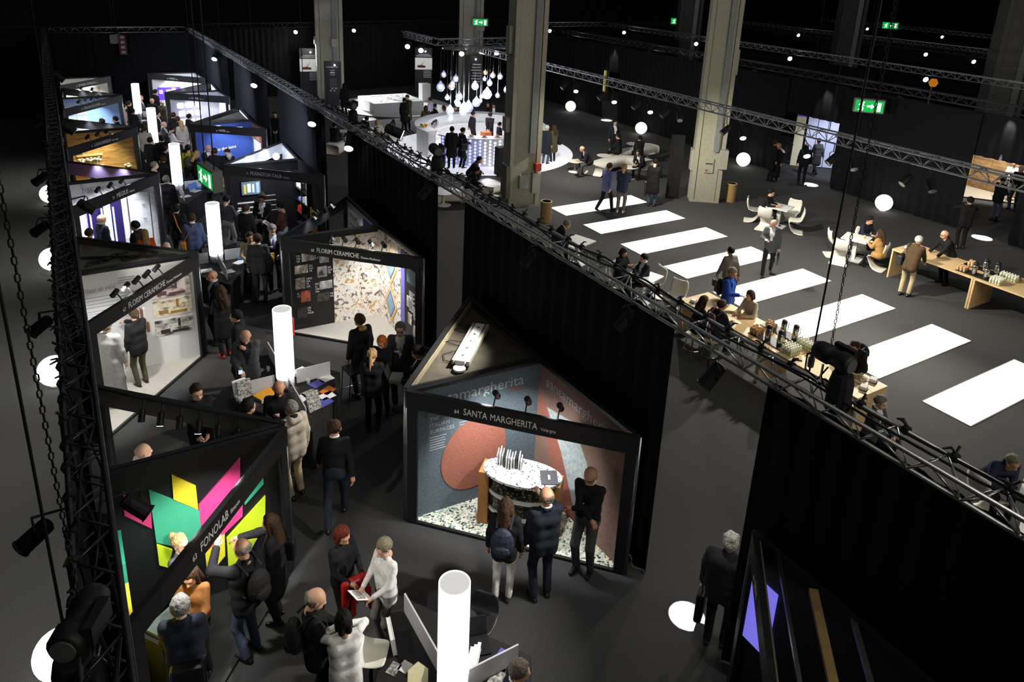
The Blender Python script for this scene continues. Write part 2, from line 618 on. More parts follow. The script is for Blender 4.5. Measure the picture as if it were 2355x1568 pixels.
# black ties and cable bundles along the near trusses
def ties(x, y0, y1, z, step, parent, n=60):
    random.seed(int(x * 10) + 5)
    y = y0
    while y < y1:
        mb = MB()
        c = Vector((x, y, z))
        r = 0.045
        mb.lathe([(r, -0.03), (r + 0.008, 0), (r, 0.03)], c, 8, M=Matrix.Rotation(PI / 2, 3, 'X'))
        for k in range(2):
            a = random.uniform(-1.2, 1.2)
            e = c + Vector((random.uniform(-.1, .1), random.uniform(-.1, .1), 0.05 + random.uniform(0, .06)))
            mb.tube([c + Vector((0, 0, r)), (c + e) / 2 + Vector((0.03 * a, 0, 0.05)), e], [0.012, 0.014, 0.008], 5)
        mb.build('drape_tie', M_cable, parent)
        y += step * random.uniform(0.8, 1.2)


ties(6.53, 1.4, 22, 4.33, 0.42, T_mid)
ties(-0.30, 3.9, 18, 4.36, 0.36, T_left)


def cable(label, pts, r=0.012, m=M_cable, n=6, group=None, sag=0.0):
    P = []
    pts = [Vector(p) for p in pts]
    for i in range(len(pts) - 1):
        for k in range(4):
            t = k / 4
            P.append(pts[i].lerp(pts[i + 1], t) - Vector((0, 0, sag * math.sin(PI * t))))
    P.append(pts[-1])
    return tag(MB().tube(P, r, n).build('cable', m, smooth=True), label, 'cable', group)


random.seed(3)
for j in range(3):
    pts = [(-0.17 + 0.11 * math.sin(k * 1.3 + j * 2), 3.6 + k * 0.8, 4.30 + 0.08 * math.cos(k * 1.7 + j)) for k in range(30)]
    cable(('thick black cable lying along the top of the left truss', 'black cable looping inside the left truss', 'thin black cable winding round the left truss')[j], pts, 0.016 - 0.003 * j)
for j in range(2):
    pts = [(6.42 + 0.1 * math.sin(k * 1.1 + j * 2), 1.5 + k * 0.9, 4.35 + 0.05 * math.cos(k * 1.9 + j)) for k in range(22)]
    cable(('black cable lying along the top of the middle truss', 'second black cable snaking over the middle truss')[j], pts, 0.014)
# ------------------------------------------------------------------ columns of the hall
def column(label, x, y, rot, w, d, bits=()):
    t = thing('column', label, 'column', (x, y, 0))
    R = Matrix.Rotation(rot, 3, 'Z')

    def pb(name, m, c, s):
        return MB().box(Vector((x, y, 0)) + R @ Vector(c), s, rz=rot).build(name, m, t)
    m = bits[0] if bits else M_conc
    H = 15
    pb('web', m, (0, 0, H / 2), (w * 0.8, d, H))
    pb('flange', m, (-w / 2, 0, H / 2), (w * 0.16, d * 1.12, H))
    pb('flange', m, (w / 2, 0, H / 2), (w * 0.16, d * 1.12, H))
    pb('drain_pipe', M_pipe, (w * 0.22, -d / 2 - 0.05, H / 2 + 1.0), (w * 0.2, 0.1, H - 2))
    pb('base_plate', m, (0, 0, 0.04), (w * 1.1, d * 1.1, 0.08))
    return t, pb


M_box = mat('grey_switch_box', '#a5a396', 0.5, noise=0.05)
c1, pb = column('tall grey column nearest the bar with fuse boxes at its foot', 13.95, 21.8, math.radians(-12), 1.0, 0.7)
for nm, c, s, m in (('fuse_box', (-0.05, -0.42, 0.98), (0.34, 0.12, 0.5), M_box), ('fuse_box', (-0.62, -0.1, 0.95), (0.16, 0.6, 1.2), mat('dim_box', '#6a6a64', 0.6, noise=0.1)),
                    ('junction_box', (-0.6, -0.05, 3.0), (0.28, 0.4, 0.5), M_box), ('alarm_box', (0.45, -0.45, 1.5), (0.22, 0.2, 0.26), M_red), ('hose_cabinet', (0.42, -0.42, 0.9), (0.3, 0.12, 0.75), M_box),
                    ('junction_box', (-0.58, 0.05, 5.9), (0.24, 0.4, 0.9), M_box)):
    pb(nm, m, c, s)
c2, pb = column('tall beige grey column behind the floor stripes with a switch box', 20.75, 19.35, math.radians(-38), 0.95, 0.62)
for nm, c, s, m in (('switch_panel', (0.02, -0.33, 1.45), (0.32, 0.06, 0.55), M_box), ('fuse_box', (0.5, -0.38, 1.75), (0.3, 0.32, 0.72), M_box), ('junction_box', (-0.58, 0, 1.6), (0.14, 0.4, 0.8), M_box),
                    ('junction_box', (0.6, 0.1, 5.3), (0.12, 0.3, 0.9), M_box)):
    pb(nm, m, c, s)
MB().box(Vector((20.75, 19.35, 1.53)) + Matrix.Rotation(math.radians(-38), 3, 'Z') @ Vector((0.02, -0.365, 0)), (0.26, 0.01, 0.05), rz=math.radians(-38)).build('nameplate', M_textd, c2)
MB().ball(Vector((20.75, 19.35, 1.28)) + Matrix.Rotation(math.radians(-38), 3, 'Z') @ Vector((-0.07, -0.37, 0)), 0.035, 8, 6).build('push_button', M_red, c2)
c0, pb = column('far grey column left of the map platform', 14.2, 44.1, math.radians(-14), 1.35, 0.8)
pb('junction_box', M_box, (0.25, -0.5, 3.4), (0.3, 0.2, 0.45))
pb('junction_box', M_box, (-0.75, -0.2, 3.5), (0.25, 0.3, 0.45))
c1b, pb = column('far pale column behind the glass pendants', 22.2, 41.2, math.radians(-25), 1.25, 0.8, (mat('column_pale', '#a3a193', 0.8, noise=0.1, nscale=8),))
pb('fuse_box', M_box, (0.1, -0.5, 2.0), (0.5, 0.2, 0.75))
pb('fuse_box', M_box, (0.55, -0.5, 4.6), (0.5, 0.2, 0.5))
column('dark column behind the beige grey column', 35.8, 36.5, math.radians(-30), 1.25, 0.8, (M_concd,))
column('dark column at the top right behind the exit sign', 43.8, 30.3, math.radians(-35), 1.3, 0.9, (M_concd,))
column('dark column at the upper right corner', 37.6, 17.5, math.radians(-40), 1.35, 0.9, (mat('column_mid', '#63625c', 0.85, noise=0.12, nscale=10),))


# ------------------------------------------------------------------ spotlights
def par_can(loc, target, label, size=1.0, lit=False, name='spotlight', group='black spotlights on the trusses', hang=None):
    """black can with a yoke; parts: can, lens, yoke, clamp"""
    t = thing(name, label, 'spotlight', loc, group)
    v = (Vector(target) - Vector(loc)).normalized()
    R = v.to_track_quat('Z', 'Y').to_matrix()
    s = size
    L = Vector(loc)
    MB().lathe([(0.055 * s, -0.17 * s), (0.085 * s, -0.15 * s), (0.092 * s, 0.0), (0.095 * s, 0.15 * s), (0.105 * s, 0.16 * s), (0.105 * s, 0.17 * s), (0.09 * s, 0.165 * s)], L, 14, M=R).build('can', M_can, t, smooth=False)
    MB().lathe([(0.0, 0.168 * s), (0.09 * s, 0.168 * s), (0.088 * s, 0.174 * s), (0, 0.178 * s)], L, 14, M=R).build('lens', M_lens if lit else M_dlens, t)
    side = v.cross(Vector((0, 0, 1)))
    side = side.normalized() if side.length > 1e-3 else Vector((1, 0, 0))
    top = L + Vector((0, 0, 0.22 * s))
    MB().tube([L - side * 0.11 * s, L - side * 0.12 * s + Vector((0, 0, 0.14 * s)), top, L + side * 0.12 * s + Vector((0, 0, 0.14 * s)), L + side * 0.11 * s], 0.011 * s, 6).build('yoke', M_can, t)
    if hang:
        MB().tube([top, hang], 0.014 * s, 6).build('clamp', M_can, t)
    return t


# left truss: outboard and inboard cans
for x, y, tx, ty, s, lab in ((-0.58, 6.0, -1.6, 5.9, 0.78, 'black spotlight hanging outboard, lowest on the left truss'), (-0.52, 9.95, -1.5, 10.0, 0.8, 'black spotlight outboard of the left truss, second from below'),
                             (-0.50, 13.75, -1.4, 14.2, 0.85, 'black spotlight outboard of the left truss, third from below'), (-0.48, 16.9, -1.4, 17.3, 0.9, 'black spotlight outboard of the left truss, fourth from below'),
                             (-0.48, 22.6, -1.4, 23, 1.0, 'black spotlight outboard of the left truss, farthest one')):
    par_can((x, y, 3.92), (tx, ty, 3.2), lab, s, hang=(-0.30, y, 4.09))
for x, y, tx, ty, s, lab in ((0.14, 5.95, 0.9, 5.5, 0.72, 'black spotlight in front of the pink panel on the left truss'), (0.2, 14.6, 1.0, 14.3, 0.9, 'black spotlight overlapping the marble shower booth'),
                             (0.12, 21.5, 0.9, 21.3, 1.1, 'black spotlight overlapping the wood wall booth'), (0.12, 30, 0.9, 29.8, 1.1, 'black spotlight overlapping the far left booths')):
    par_can((x, y, 3.95), (tx, ty, 3.3), lab, s, hang=(-0.1, y, 4.1))
# middle truss
for k, (y, lit) in enumerate(((5.3, False), (6.9, False), (9.3, False), (13.3, False), (17.9, True), (21.0, True), (28.0, True), (35.4, True))):
    par_can((6.22, y, 3.86), (4.4, y + 0.4, 1.5) if y < 14 else (4.9, y - 2.2, 1.8), 'spotlight on the aisle side of the middle truss, %s counted from the lower right' % ORD[k], 1.0 if y < 14 else 1.25, lit, hang=(6.38, y, 4.06))
for k, y in enumerate((16.4,)):
    par_can((6.8, y, 4.42), (8.5, y - 1, 3.6), 'lit spotlight on the lounge side of the middle truss pointing at the bar floor', 1.3, True, hang=(6.5, y, 4.3))
# pairs on the lounge truss
for k, (y, lit) in enumerate(((22.8, True), (20.5, True), (18.6, True), (17.2, False), (14.6, True), (12.4, True), (11.0, False), (9.0, False))):
    par_can((16.55, y + 0.28, 4.02), (13, y + 1, 1), 'unlit spotlight of the %s pair from the left under the lounge truss' % ORD[k], 0.95, False, hang=(16.55, y + 0.28, 4.42))
    par_can((16.75, y - 0.18, 3.98), (14.6, y - 3.4, 0.6), 'spotlight facing the viewer in the %s pair from the left under the lounge truss' % ORD[k], 0.95, lit, hang=(16.55, y - 0.18, 4.40))
# small lit fixtures on the far trusses
FAR = [(27.0, 37.6, 4.1), (27.0, 30.2, 4.1), (27.0, 23.0, 4.1), (27.0, 16.0, 4.1), (33.3, 40.0, 4.25), (33.3, 33.2, 4.25), (33.3, 26.3, 4.25), (45, 25.8, 4.25), (47.7, 33.4, 4.2), (47.7, 37.2, 4.2), (61.7, 41, 4.2), (61.7, 34.3, 4.2),
       (33.5, 19.0, 4.25), (14.3, 32.7, 4.5), (14.3, 31.2, 4.5), (15.6, 29.75, 4.5), (17.4, 29.75, 4.5), (12.6, 45.2, 3.95), (16.4, 45.8, 3.95), (2.9, 43.3, 4.0), (44.9, 22.9, 4.2), (28.6, 42.0, 4.2)]
_w, _g = 'the dark right wall truss, ', 'the grey truss behind the second column, '
FARL = [_w + 'farthest back', _w + 'second from the back', _w + 'right of the beige grey column', _w + 'above the big exit sign', _g + 'leftmost', _g + 'left of the column', _g + 'right of the column',
        'the distant truss left of the upper right column', 'the farther grey truss, lower of two', 'the farther grey truss, upper of two', 'the distant truss near the top right exit sign', 'the distant truss right of the top exit sign',
        _g + 'near the hexagonal sign', 'the short truss reaching back over the bar, far one', 'the short truss reaching back over the bar, near one', 'the short truss over the bar, left one', 'the short truss over the bar, right one',
        'the back truss left of the map', 'the back truss behind the map', 'the far aisle truss above the banner', 'the distant truss behind the hexagonal sign', 'the corner of the trusses right of the nearest column']
FARH = [(26.9, 37.6, 4.36), (26.9, 30.2, 4.36), (26.9, 23.0, 4.36), (26.9, 16.0, 4.36), (33.4, 40.0, 4.4), (33.4, 33.2, 4.4), (33.4, 26.3, 4.4), (45, 25.8, 4.4), (47.8, 33.4, 4.4), (47.8, 37.2, 4.4), (62, 41, 4.4), (62, 34.3, 4.4),
        (33.4, 19.0, 4.4), (14.4, 32.7, 4.8), (14.4, 31.2, 4.8), (15.6, 29.9, 4.8), (17.4, 29.9, 4.8), (12.6, 45.8, 4.1), (16.4, 46.4, 4.1), (2.9, 43.5, 4.1), (45.0, 22.9, 4.4), (28.6, 42.1, 4.4)]
for k, p in enumerate(FAR):
    par_can(p, (p[0] - 1.2, p[1] - 2.0, p[2] - 0.7), 'small bright spotlight on %s' % FARL[k], 1.25, True, group='bright spotlights on the far trusses', hang=FARH[k])


# ------------------------------------------------------------------ chain hoists, chains, cables
M_chain = mat('hoist_chain', '#22201c', 0.5, 0.5, noise=0.2)


def chain(label, a, b, link=0.05):
    a, b = Vector(a), Vector(b)
    n = int((b - a).length / link)
    mb = MB()
    d = (b - a).normalized()
    R = d.to_track_quat('Z', 'Y').to_matrix()
    for i in range(n):
        c = a + d * (i + 0.5) * link
        ax = R @ (Vector((1, 0, 0)) if i % 2 else Vector((0, 1, 0)))
        h = link * 0.55
        pts = [c + ax * 0.011 - d * h * .6, c + ax * 0.011 + d * h * .6, c + d * h, c - ax * 0.011 + d * h * .6, c - ax * 0.011 - d * h * .6, c - d * h, c + ax * 0.011 - d * h * .6]
        mb.tube(pts, 0.005, 4, cap=False)
    return tag(mb.build('chain', M_chain), label, 'chain')


def hoist(label, x, y, z, rz):
    t = thing('chain_hoist', label, 'hoist', (x, y, z))
    R = Matrix.Rotation(rz, 3, 'Z')
    o = Vector((x, y, z))

    def P(*c):
        return o + R @ Vector(c)
    M2 = R @ Matrix.Rotation(PI / 2, 3, 'Y')
    MB().lathe([(0.05, -0.24), (0.085, -0.23), (0.105, -0.17), (0.108, -0.06), (0.09, -0.05), (0.09, 0.06), (0.108, 0.07), (0.105, 0.17), (0.085, 0.19)], P(0, 0, 0.38), 16, M=M2).build('motor_body', M_can, t, smooth=True)
    MB().lathe([(0.0, 0.19), (0.075, 0.19), (0.075, 0.2), (0, 0.2)], P(0, 0, 0.38), 16, M=M2).build('end_cap', mat('hoist_cap', '#55575a', 0.5, noise=0.1), t)
    MB().box(P(0.02, 0.12, 0.42), (0.24, 0.06, 0.14), rz=rz).build('control_box', M_can, t)
    MB().lathe([(0.10, 0.0), (0.12, -0.1), (0.125, -0.38), (0.11, -0.42)], P(0.12, 0.0, 0.26), 12).build('chain_bag', M_blackm, t)
    MB().tube([P(-0.12, 0, 0.24), P(-0.12, 0, 0.1), P(-0.08, 0, 0.03), P(-0.12, 0, -0.02), P(-0.17, 0, 0.03)], 0.014, 6).build('hook', M_steel, t)
    MB().tube([P(-0.12, 0, 0.0), P(-0.22, 0.02, -0.22)], 0.008, 5).tube([P(-0.12, 0, 0.0), P(-0.02, 0.02, -0.22)], 0.008, 5).build('sling', M_steel, t)
    return t


hoist('black chain hoist hanging above the middle truss before the long table', 6.40, 3.93, 4.37, math.radians(-92))
hoist('large black chain hoist on the left truss at the lower left', -0.28, 4.28, 4.12, math.radians(-118))
hoist('black chain hoist on the middle truss below the bar platform', 6.42, 13.3, 4.34, math.radians(-100))
hoist('black chain hoist on the middle truss left of the map platform', 6.42, 18.35, 4.34, math.radians(-80))
chain('hanging hoist chain crossing the floor stripes', (6.40, 4.0, 4.85), (6.45, 4.1, 14.8))
cable('long black power cable hanging beside the hoist chain over the floor stripes', [(6.42, 4.2, 4.45), (6.42, 4.17, 8), (6.42, 4.17, 14.8)], 0.011)
cable('black looped cable at the hoist of the middle truss', [(6.42, 4.12, 4.72), (6.36, 4.22, 4.66), (6.34, 4.2, 4.5), (6.4, 4.08, 4.42), (6.42, 4.0, 4.6)], 0.01)
MB_plug = MB().lathe([(0.03, 0), (0.035, 0.02), (0.035, 0.1), (0.022, 0.12), (0.018, 0.16)], (6.42, 4.2, 4.5), 10)
tag(MB_plug.build('power_plug', mat('plug_grey', '#8a8a8a', 0.5, noise=0.1)), 'grey and red power plug hanging on a cable beside the hoist', 'plug')
chain('hanging hoist chain beside the left truss', (-0.27, 4.4, 4.6), (-0.45, 5.2, 14.8))
cable('thin steel cable beside the chain on the left', [(-0.36, 4.3, 4.4), (-0.5, 5.3, 14.8)], 0.010)
for k, (x, y, z, lab) in enumerate(((16.55, 26.2, 4.7, 'thin cable holding the lounge truss near the first column'), (16.55, 11.5, 4.7, 'thin cable dropping to the lounge truss right of the column'),
                                    (6.4, 22.5, 4.4, 'thin cable dropping to the middle truss behind the bar'), (6.4, 35.0, 4.4, 'thin cable dropping to the far middle truss'),
                                    (6.4, 29.0, 4.4, 'thin cable dropping to the middle truss near the map'), (-0.3, 26, 4.4, 'thin cable dropping to the far left truss'),
                                    (-0.4, 33, 4.4, 'second thin cable dropping to the far left truss'), (33.4, 22.0, 4.7, 'thin cable dropping to the grey truss at the right'),
                                    (27, 20.0, 4.6, 'thin cable dropping to the right wall truss'), (3.0, 20.5, 4.5, 'thin cable dropping towards the near exit lamp'))):
    cable(lab, [(x, y, z), (x, y, 14.8)], 0.012, n=5)


# ------------------------------------------------------------------ exit signs
M_green = mat('exit_green', '#0ea548', 0.4, emit=0.9, ecol='#0fae4c', noise=0.01)
M_exw = mat('exit_white', '#ffffff', 0.4, emit=1.3, ecol='#ffffff', noise=0.01)
M_exbox = mat('exit_housing', '#8f8f8a', 0.5, noise=0.06)


def exit_sign(label, x, y, z, rz, w=0.9, h=0.42, detail=True, d=0.28):
    """rz: heading of the green face"""
    t = thing('exit_sign', label, 'sign', (x, y, z))
    f = Vector((math.sin(rz), math.cos(rz), 0))
    r = Vector((math.cos(rz), -math.sin(rz), 0))
    o = Vector((x, y, z))
    MB().box(o, (w, d, h), rz=-rz).build('housing', M_exbox, t)
    A = o + r * w / 2 + f * (d / 2)
    B = o - r * w / 2 + f * (d / 2)
    W = Wall((A.x, A.y), (B.x, B.y), tuple((o + f * 3)[:2]))
    g = MB()
    W.rect(g, 0.04, z - h / 2 + 0.04, w - 0.04, z + h / 2 - 0.04, 0.0, 0.01)
    g.build('green_panel', M_green, t)
    s = MB()

    def X(pts):
        W.poly(s, [(u * w if not W.flip else w - u * w, z + v * h) for u, v in pts], 0.011, 0.004)
    if W.flip:
        pass
    # running figure, arrow and door, for the reader from left to right
    W.disc(s, *( (0.30 * w, z + 0.26 * h) if not W.flip else (w - 0.30 * w, z + 0.26 * h) ), 0.03 * w, 0.03 * w, 0.011, 0.004, 12)
    X([(0.20, 0.18), (0.28, 0.2), (0.27, -0.06), (0.22, -0.08)])
    X([(0.22, -0.04), (0.27, -0.06), (0.21, -0.3), (0.14, -0.32), (0.14, -0.26), (0.18, -0.24)])
    X([(0.23, 0.0), (0.28, -0.04), (0.32, -0.16), (0.30, -0.34), (0.27, -0.34), (0.28, -0.16)])
    X([(0.14, 0.1), (0.22, 0.18), (0.22, 0.12), (0.15, 0.02)])
    X([(0.28, 0.16), (0.34, 0.04), (0.32, 0.0), (0.27, 0.08)])
    X([(0.42, 0.07), (0.56, 0.07), (0.56, -0.07), (0.42, -0.07)])
    X([(0.56, 0.2), (0.67, 0.0), (0.56, -0.2)])
    X([(0.76, 0.3), (0.88, 0.3), (0.88, -0.34), (0.76, -0.34)])
    s.build('pictogram', M_exw, t)
    MB().tube([o + r * w * .3 + Vector((0, 0, h / 2)), o + r * w * .3 + Vector((0, 0, 12 - z))], 0.012, 5).tube([o - r * w * .3 + Vector((0, 0, h / 2)), o - r * w * .3 + Vector((0, 0, 12 - z))], 0.012, 5).build('hanger', M_cable, t)
    return t


exit_sign('large green exit sign with running figure and arrow above the lounge', 26.0, 16.6, 3.85, math.radians(228), 1.05, 0.5)
exit_sign('green exit sign seen edge on above the booth aisle', 2.42, 15.35, 4.05, math.radians(262), 0.92, 0.42, d=0.2)
exit_sign('distant green exit sign on the pale column', 22.4, 40.4, 4.85, math.radians(212), 0.95, 0.45)
exit_sign('distant green exit sign left of the beige grey column', 41.5, 43.5, 4.6, math.radians(225), 1.1, 0.5)
exit_sign('distant green exit sign at the top right of the hall', 62.0, 39.0, 4.6, math.radians(238), 1.3, 0.6)
exit_sign('small exit sign seen edge on below the far aisle truss', 2.85, 43.0, 3.85, math.radians(290), 0.8, 0.42)
bn = thing('hanging_banner', 'narrow dark red banner with white letters below the far truss', 'banner', (3.1, 42.9, 3.2))
MB().box((3.15, 42.9, 3.55), (0.35, 0.02, 1.0)).build('cloth', mat('banner_red', '#5c2426', 0.8, noise=0.3, nscale=6), bn)
MB().tube([(3.15, 42.9, 4.05), (3.15, 43.45, 4.12)], 0.012, 5).build('hanger', M_cable, bn)
b_ = MB()
for k in range(4):
    b_.box((3.15, 42.885, 3.93 - k * 0.25), (0.18, 0.01, 0.13))
b_.build('lettering', M_textg, bn)
# ------------------------------------------------------------------ exhibition booths (triangular cells along both walls of the aisle)
HT, HB = 2.33, 2.06
M_fascia = mat('fascia_black', '#17171a', 0.5, noise=0.08)
M_wallblk = mat('panel_black', '#101012', 0.6, noise=0.1)
M_wallwht = mat('panel_white', '#dcdcda', 0.6, noise=0.02)
M_edge = mat('anodised_edge', '#8d8f92', 0.35, 0.9, noise=0.1)
M_felt = ramp_mat('felt_blue', [(0.3, '#465560'), (0.5, '#58666f'), (0.7, '#6b777d')], 60, rough=0.95)
M_feltred = ramp_mat('felt_red', [(0.3, '#8a5242'), (0.5, '#9c604f'), (0.7, '#aa6e5c')], 60, rough=0.95)
M_feltbrown = ramp_mat('felt_brown', [(0.3, '#74584e'), (0.5, '#86695e'), (0.7, '#957a6d')], 60, rough=0.95)
M_terrazzo = ramp_mat('terrazzo', [(0.0, '#e8ead9'), (0.22, '#b9c3b4'), (0.36, '#f2f0e0'), (0.52, '#5d7a74'), (0.62, '#e6dcae'), (0.72, '#24342f'), (0.8, '#d3dcd4'), (0.92, '#8fa39a')], 34, 'VORONOI', rough=0.35, const=True)
M_terwhite = ramp_mat('terrazzo_white', [(0.0, '#efefec'), (0.55, '#e4e6e4'), (0.72, '#8fa3b0'), (0.82, '#f2f2ee'), (0.92, '#2b3a48')], 40, 'VORONOI', rough=0.3, const=True)
M_terdark = ramp_mat('terrazzo_dark', [(0.0, '#11140f'), (0.5, '#1c211a'), (0.68, '#5e5a3a'), (0.8, '#151812'), (0.92, '#8a8462')], 40, 'VORONOI', rough=0.3, const=True)
M_grey_floor = mat('booth_floor_grey', '#a9a49a', 0.7, noise=0.06, nscale=25)
M_carp2 = mat('booth_carpet', '#3a3a3c', 0.95, noise=0.25, nscale=80)


def booth(label, T, S, M, tm=None, ms=None, floor=None, head=None, sub='', num='', cover=None, roofm=None, spots=0, lamp=None, lit=(), post='both', tsize=0.13, toff=0.25, inward=False, lampcol=(1, 1, 1), lampaim=None, header=True, spot_in=True):
    """T aisle post, S wall side post of the open front, M inner corner. Returns (thing, wall TM, wall MS, front)."""
    T, S, M = Vector((*T, 0)), Vector((*S, 0)), Vector((*M, 0))
    ctr = (T + S + M) / 3
    t = thing('exhibition_booth', label, 'booth', (ctr.x, ctr.y, 0))
    wtm = Wall(T, M, ctr)
    wms = Wall(M, S, ctr)
    front = Wall(T, S, ctr + ((T + S) / 2 - ctr) * 4)
    mb = MB()
    wtm.rect(mb, 0, 0.0, wtm.L, HT - 0.05, -0.03, 0.06)
    mb.build('side_wall', tm or M_wallwht, t)
    mb = MB()
    wms.rect(mb, 0, 0.0, wms.L, HT - 0.05, -0.03, 0.06)
    mb.build('rear_wall', ms or tm or M_wallwht, t)
    MB().prism([tuple(p[:2]) for p in (T, S, M)], 0.0, 0.035).build('platform', floor or M_carp2, t)
    mb = MB()
    front.rect(mb, 0.02, 0.0, front.L - 0.02, 0.045, -0.02, 0.05)
    mb.build('platform_edge', M_black, t)
    if header:
        mb = MB()
        front.rect(mb, 0.0, HB, front.L, HT, -0.03, 0.06)
        mb.build('fascia', M_fascia, t)
    for nm, P, w in (('post', T, front), ('post', S, front)):
        d = (S - T).normalized() * (1 if P is T else -1)
        mb = MB()
        q = P + d * 0.10
        MB().box((q.x, q.y, (HB) / 2), (0.16, 0.05, HB), rz=math.atan2(d.y, d.x)).build('side_panel', M_fascia, t)
        MB().tube([(P.x, P.y, 0), (P.x, P.y, HT + 0.01)], 0.028, 8).build(nm, M_edge, t, smooth=True)
    for a, b in ((T, M), (M, S)):
        MB().bar((a.x, a.y, HT - 0.02), (b.x, b.y, HT - 0.02), 0.07, 0.06).build('top_rail', M_fascia, t)
    mb = MB()
    front.rect(mb, 0.0, HT, front.L, HT + 0.02, -0.035, 0.07)
    mb.build('rail_edge', M_edge if not header else M_black, t)
    if head:
        x = toff if not front.flip else front.L - toff
        sgn = 1 if not front.flip else -1
        v = HB + 0.085
        if num:
            wtext(front, t, M_text, num, tsize * 0.62, x, v, 0.032, name='booth_number', sx=0.78)
            x += sgn * tsize * 0.9
        w = wtext(front, t, M_text, head, tsize, x, v, 0.032, name='fascia_name', sx=0.74)
        if sub:
            wtext(front, t, M_text, sub, tsize * 0.5, x + sgn * (w + tsize * 0.3), v, 0.032, name='fascia_town', sx=0.8)
    if cover:
        MB().prism([tuple(p[:2]) for p in (T.lerp(ctr, .06), S.lerp(ctr, .06), M.lerp(ctr, .06))], HT - 0.16, HT - 0.12).build('ceiling_panel', cover, t)
    if lamp:
        a = ctr.lerp((T + S) / 2, 0.55)
        tgt = lampaim or ((M * 0.6 + T * 0.2 + S * 0.2) + Vector((0, 0, 0.9)))
        for k in (0.3, 0.7):
            p = T.lerp(S, k).lerp(ctr, 0.25)
            spot((p.x, p.y, HT + 0.16), (tgt[0] * 0.6 + (T.lerp(S, k)).x * 0.4, tgt[1] * 0.6 + T.lerp(S, k).y * 0.4, 0.75), lamp, 105, 0.7, lampcol, 0.05)
    for k in range(spots):
        f = (k + 1) / (spots + 1)
        f = 0.25 + 0.55 * f
        P = T.lerp(S, f)
        n = -front.n
        loc = P + n * 0.16 + Vector((0, 0, HT + 0.13))
        booth_spot(loc, loc + n * 0.8 - Vector((0, 0, 0.9)), P + n * 0.02 + Vector((0, 0, HT)), k in lit, label)
    return t, wtm, wms, front


NUMW = ('first', 'second', 'third', 'fourth', 'fifth', 'sixth')
_spn = {}
NICK = {'booth with terrazzo floor and felt walls at the lower right': 'terrazzo booth', 'booth with colourful marble slabs and black photo wall': 'marble pattern booth',
        'booth with blue and white prints behind the marble booth': 'booth behind the marble one', 'white booth with interior photos and tile samples': 'white tile booth', 'open booth with a row of track spots above dark carpet': 'open dark carpet booth',
        'white marble shower booth with violet light tubes': 'marble shower booth', 'booth lined with oak boards, shelf and white flowers': 'oak board booth', 'booth with sky blue wall and white sample boards on the left': 'sky blue booth',
        'white cell behind the sky blue wall': 'cell behind the sky blue wall', 'parquet booth at the right edge': 'parquet booth'}


def booth_spot(loc, target, foot, lit, blabel):
    n = _spn.get(blabel, 0)
    _spn[blabel] = n + 1
    t = thing('booth_spotlight', '%s fascia spotlight counted from the aisle post of the %s' % (NUMW[n], NICK[blabel]), 'spotlight', loc, 'small spotlights on the booth fascias')
    v = (Vector(target) - Vector(loc)).normalized()
    R = v.to_track_quat('Z', 'Y').to_matrix()
    MB().lathe([(0.03, -0.1), (0.045, -0.09), (0.048, 0.08), (0.052, 0.085), (0.044, 0.083)], loc, 10, M=R).build('can', M_can, t)
    MB().lathe([(0, 0.084), (0.044, 0.084), (0.043, 0.088), (0, 0.09)], loc, 10, M=R).build('lens', M_lens if lit else M_dlens, t)
    MB().tube([loc, Vector(loc).lerp(foot, 0.5) + Vector((0, 0, 0.03)), foot], 0.012, 5).build('bracket', M_can, t)


def lines(W, mb, u0, v0, w, n, dv=0.05, h=0.018, d=0.008, var=0.3):
    """rows of body copy too small to read"""
    for k in range(n):
        ww = w * (1 - var * random.random())
        u1 = u0 + (ww if not W.flip else -ww)
        W.rect(mb, min(u0, u1), v0 - k * dv, max(u0, u1), v0 - k * dv + h, d, 0.002)


def picture(W, t, u, v, w, h, m, name='poster', d=0.03):
    mb = MB()
    W.rect(mb, u, v, u + w, v + h, d, 0.012)
    return mb.build(name, m, t)


# ---- 64: felt walls, terrazzo floor (right row, nearest)
b64, wa, wb, fr = booth('booth with terrazzo floor and felt walls at the lower right', (3.86, 8.88), (6.2, 6.36), (6.14, 8.74), M_felt, M_feltbrown, M_terrazzo, 'SANTA MARGHERITA', 'Volargne', '64',
                        spots=3, lamp=190, tsize=0.155, toff=0.76)
mb = MB()
wa.disc(mb, 1.12, 0.93, 0.56, 0.66, 0.032, 0.01, 40, rot=-0.3)
mb.build('red_oval', M_feltred, b64)
mb = MB()
wb.poly(mb, [(0.3, 1.62), (1.0, 1.75), (1.75, 0.75), (1.2, 0.2), (0.75, 1.05)], 0.032, 0.008)
mb.build('pale_shape', ramp_mat('felt_pale', [(0.3, '#93a6ac'), (0.6, '#b9c3c2'), (0.8, '#cfc9bd')], 20, rough=0.95), b64)
mb = MB()
wb.poly(mb, [(0.05, 1.75), (0.3, 1.62), (0.8, 0.95), (1.3, 0.1), (1.0, 0.05), (0.5, 0.7), (0.05, 1.5)], 0.032, 0.006)
mb.build('red_band', M_feltred, b64)
wtext(wa, b64, mat('pale_lettering', '#aeb4b8', 0.7, noise=0.05), 'santamargherita', 0.26, (0.3 if not wa.flip else wa.L - 0.3), 1.98, 0.032, slope=0.0)
wtext(wa, b64, mat('pale_lettering', '#aeb4b8', 0.7, noise=0.05), 'THE', 0.09, 0.36, 1.72, 0.032)
wtext(wa, b64, mat('pale_lettering', '#aeb4b8', 0.7, noise=0.05), 'ITALIAN', 0.09, 0.36, 1.61, 0.032)
wtext(wa, b64, mat('pale_lettering', '#aeb4b8', 0.7, noise=0.05), 'SURFACES', 0.09, 0.36, 1.5, 0.032)
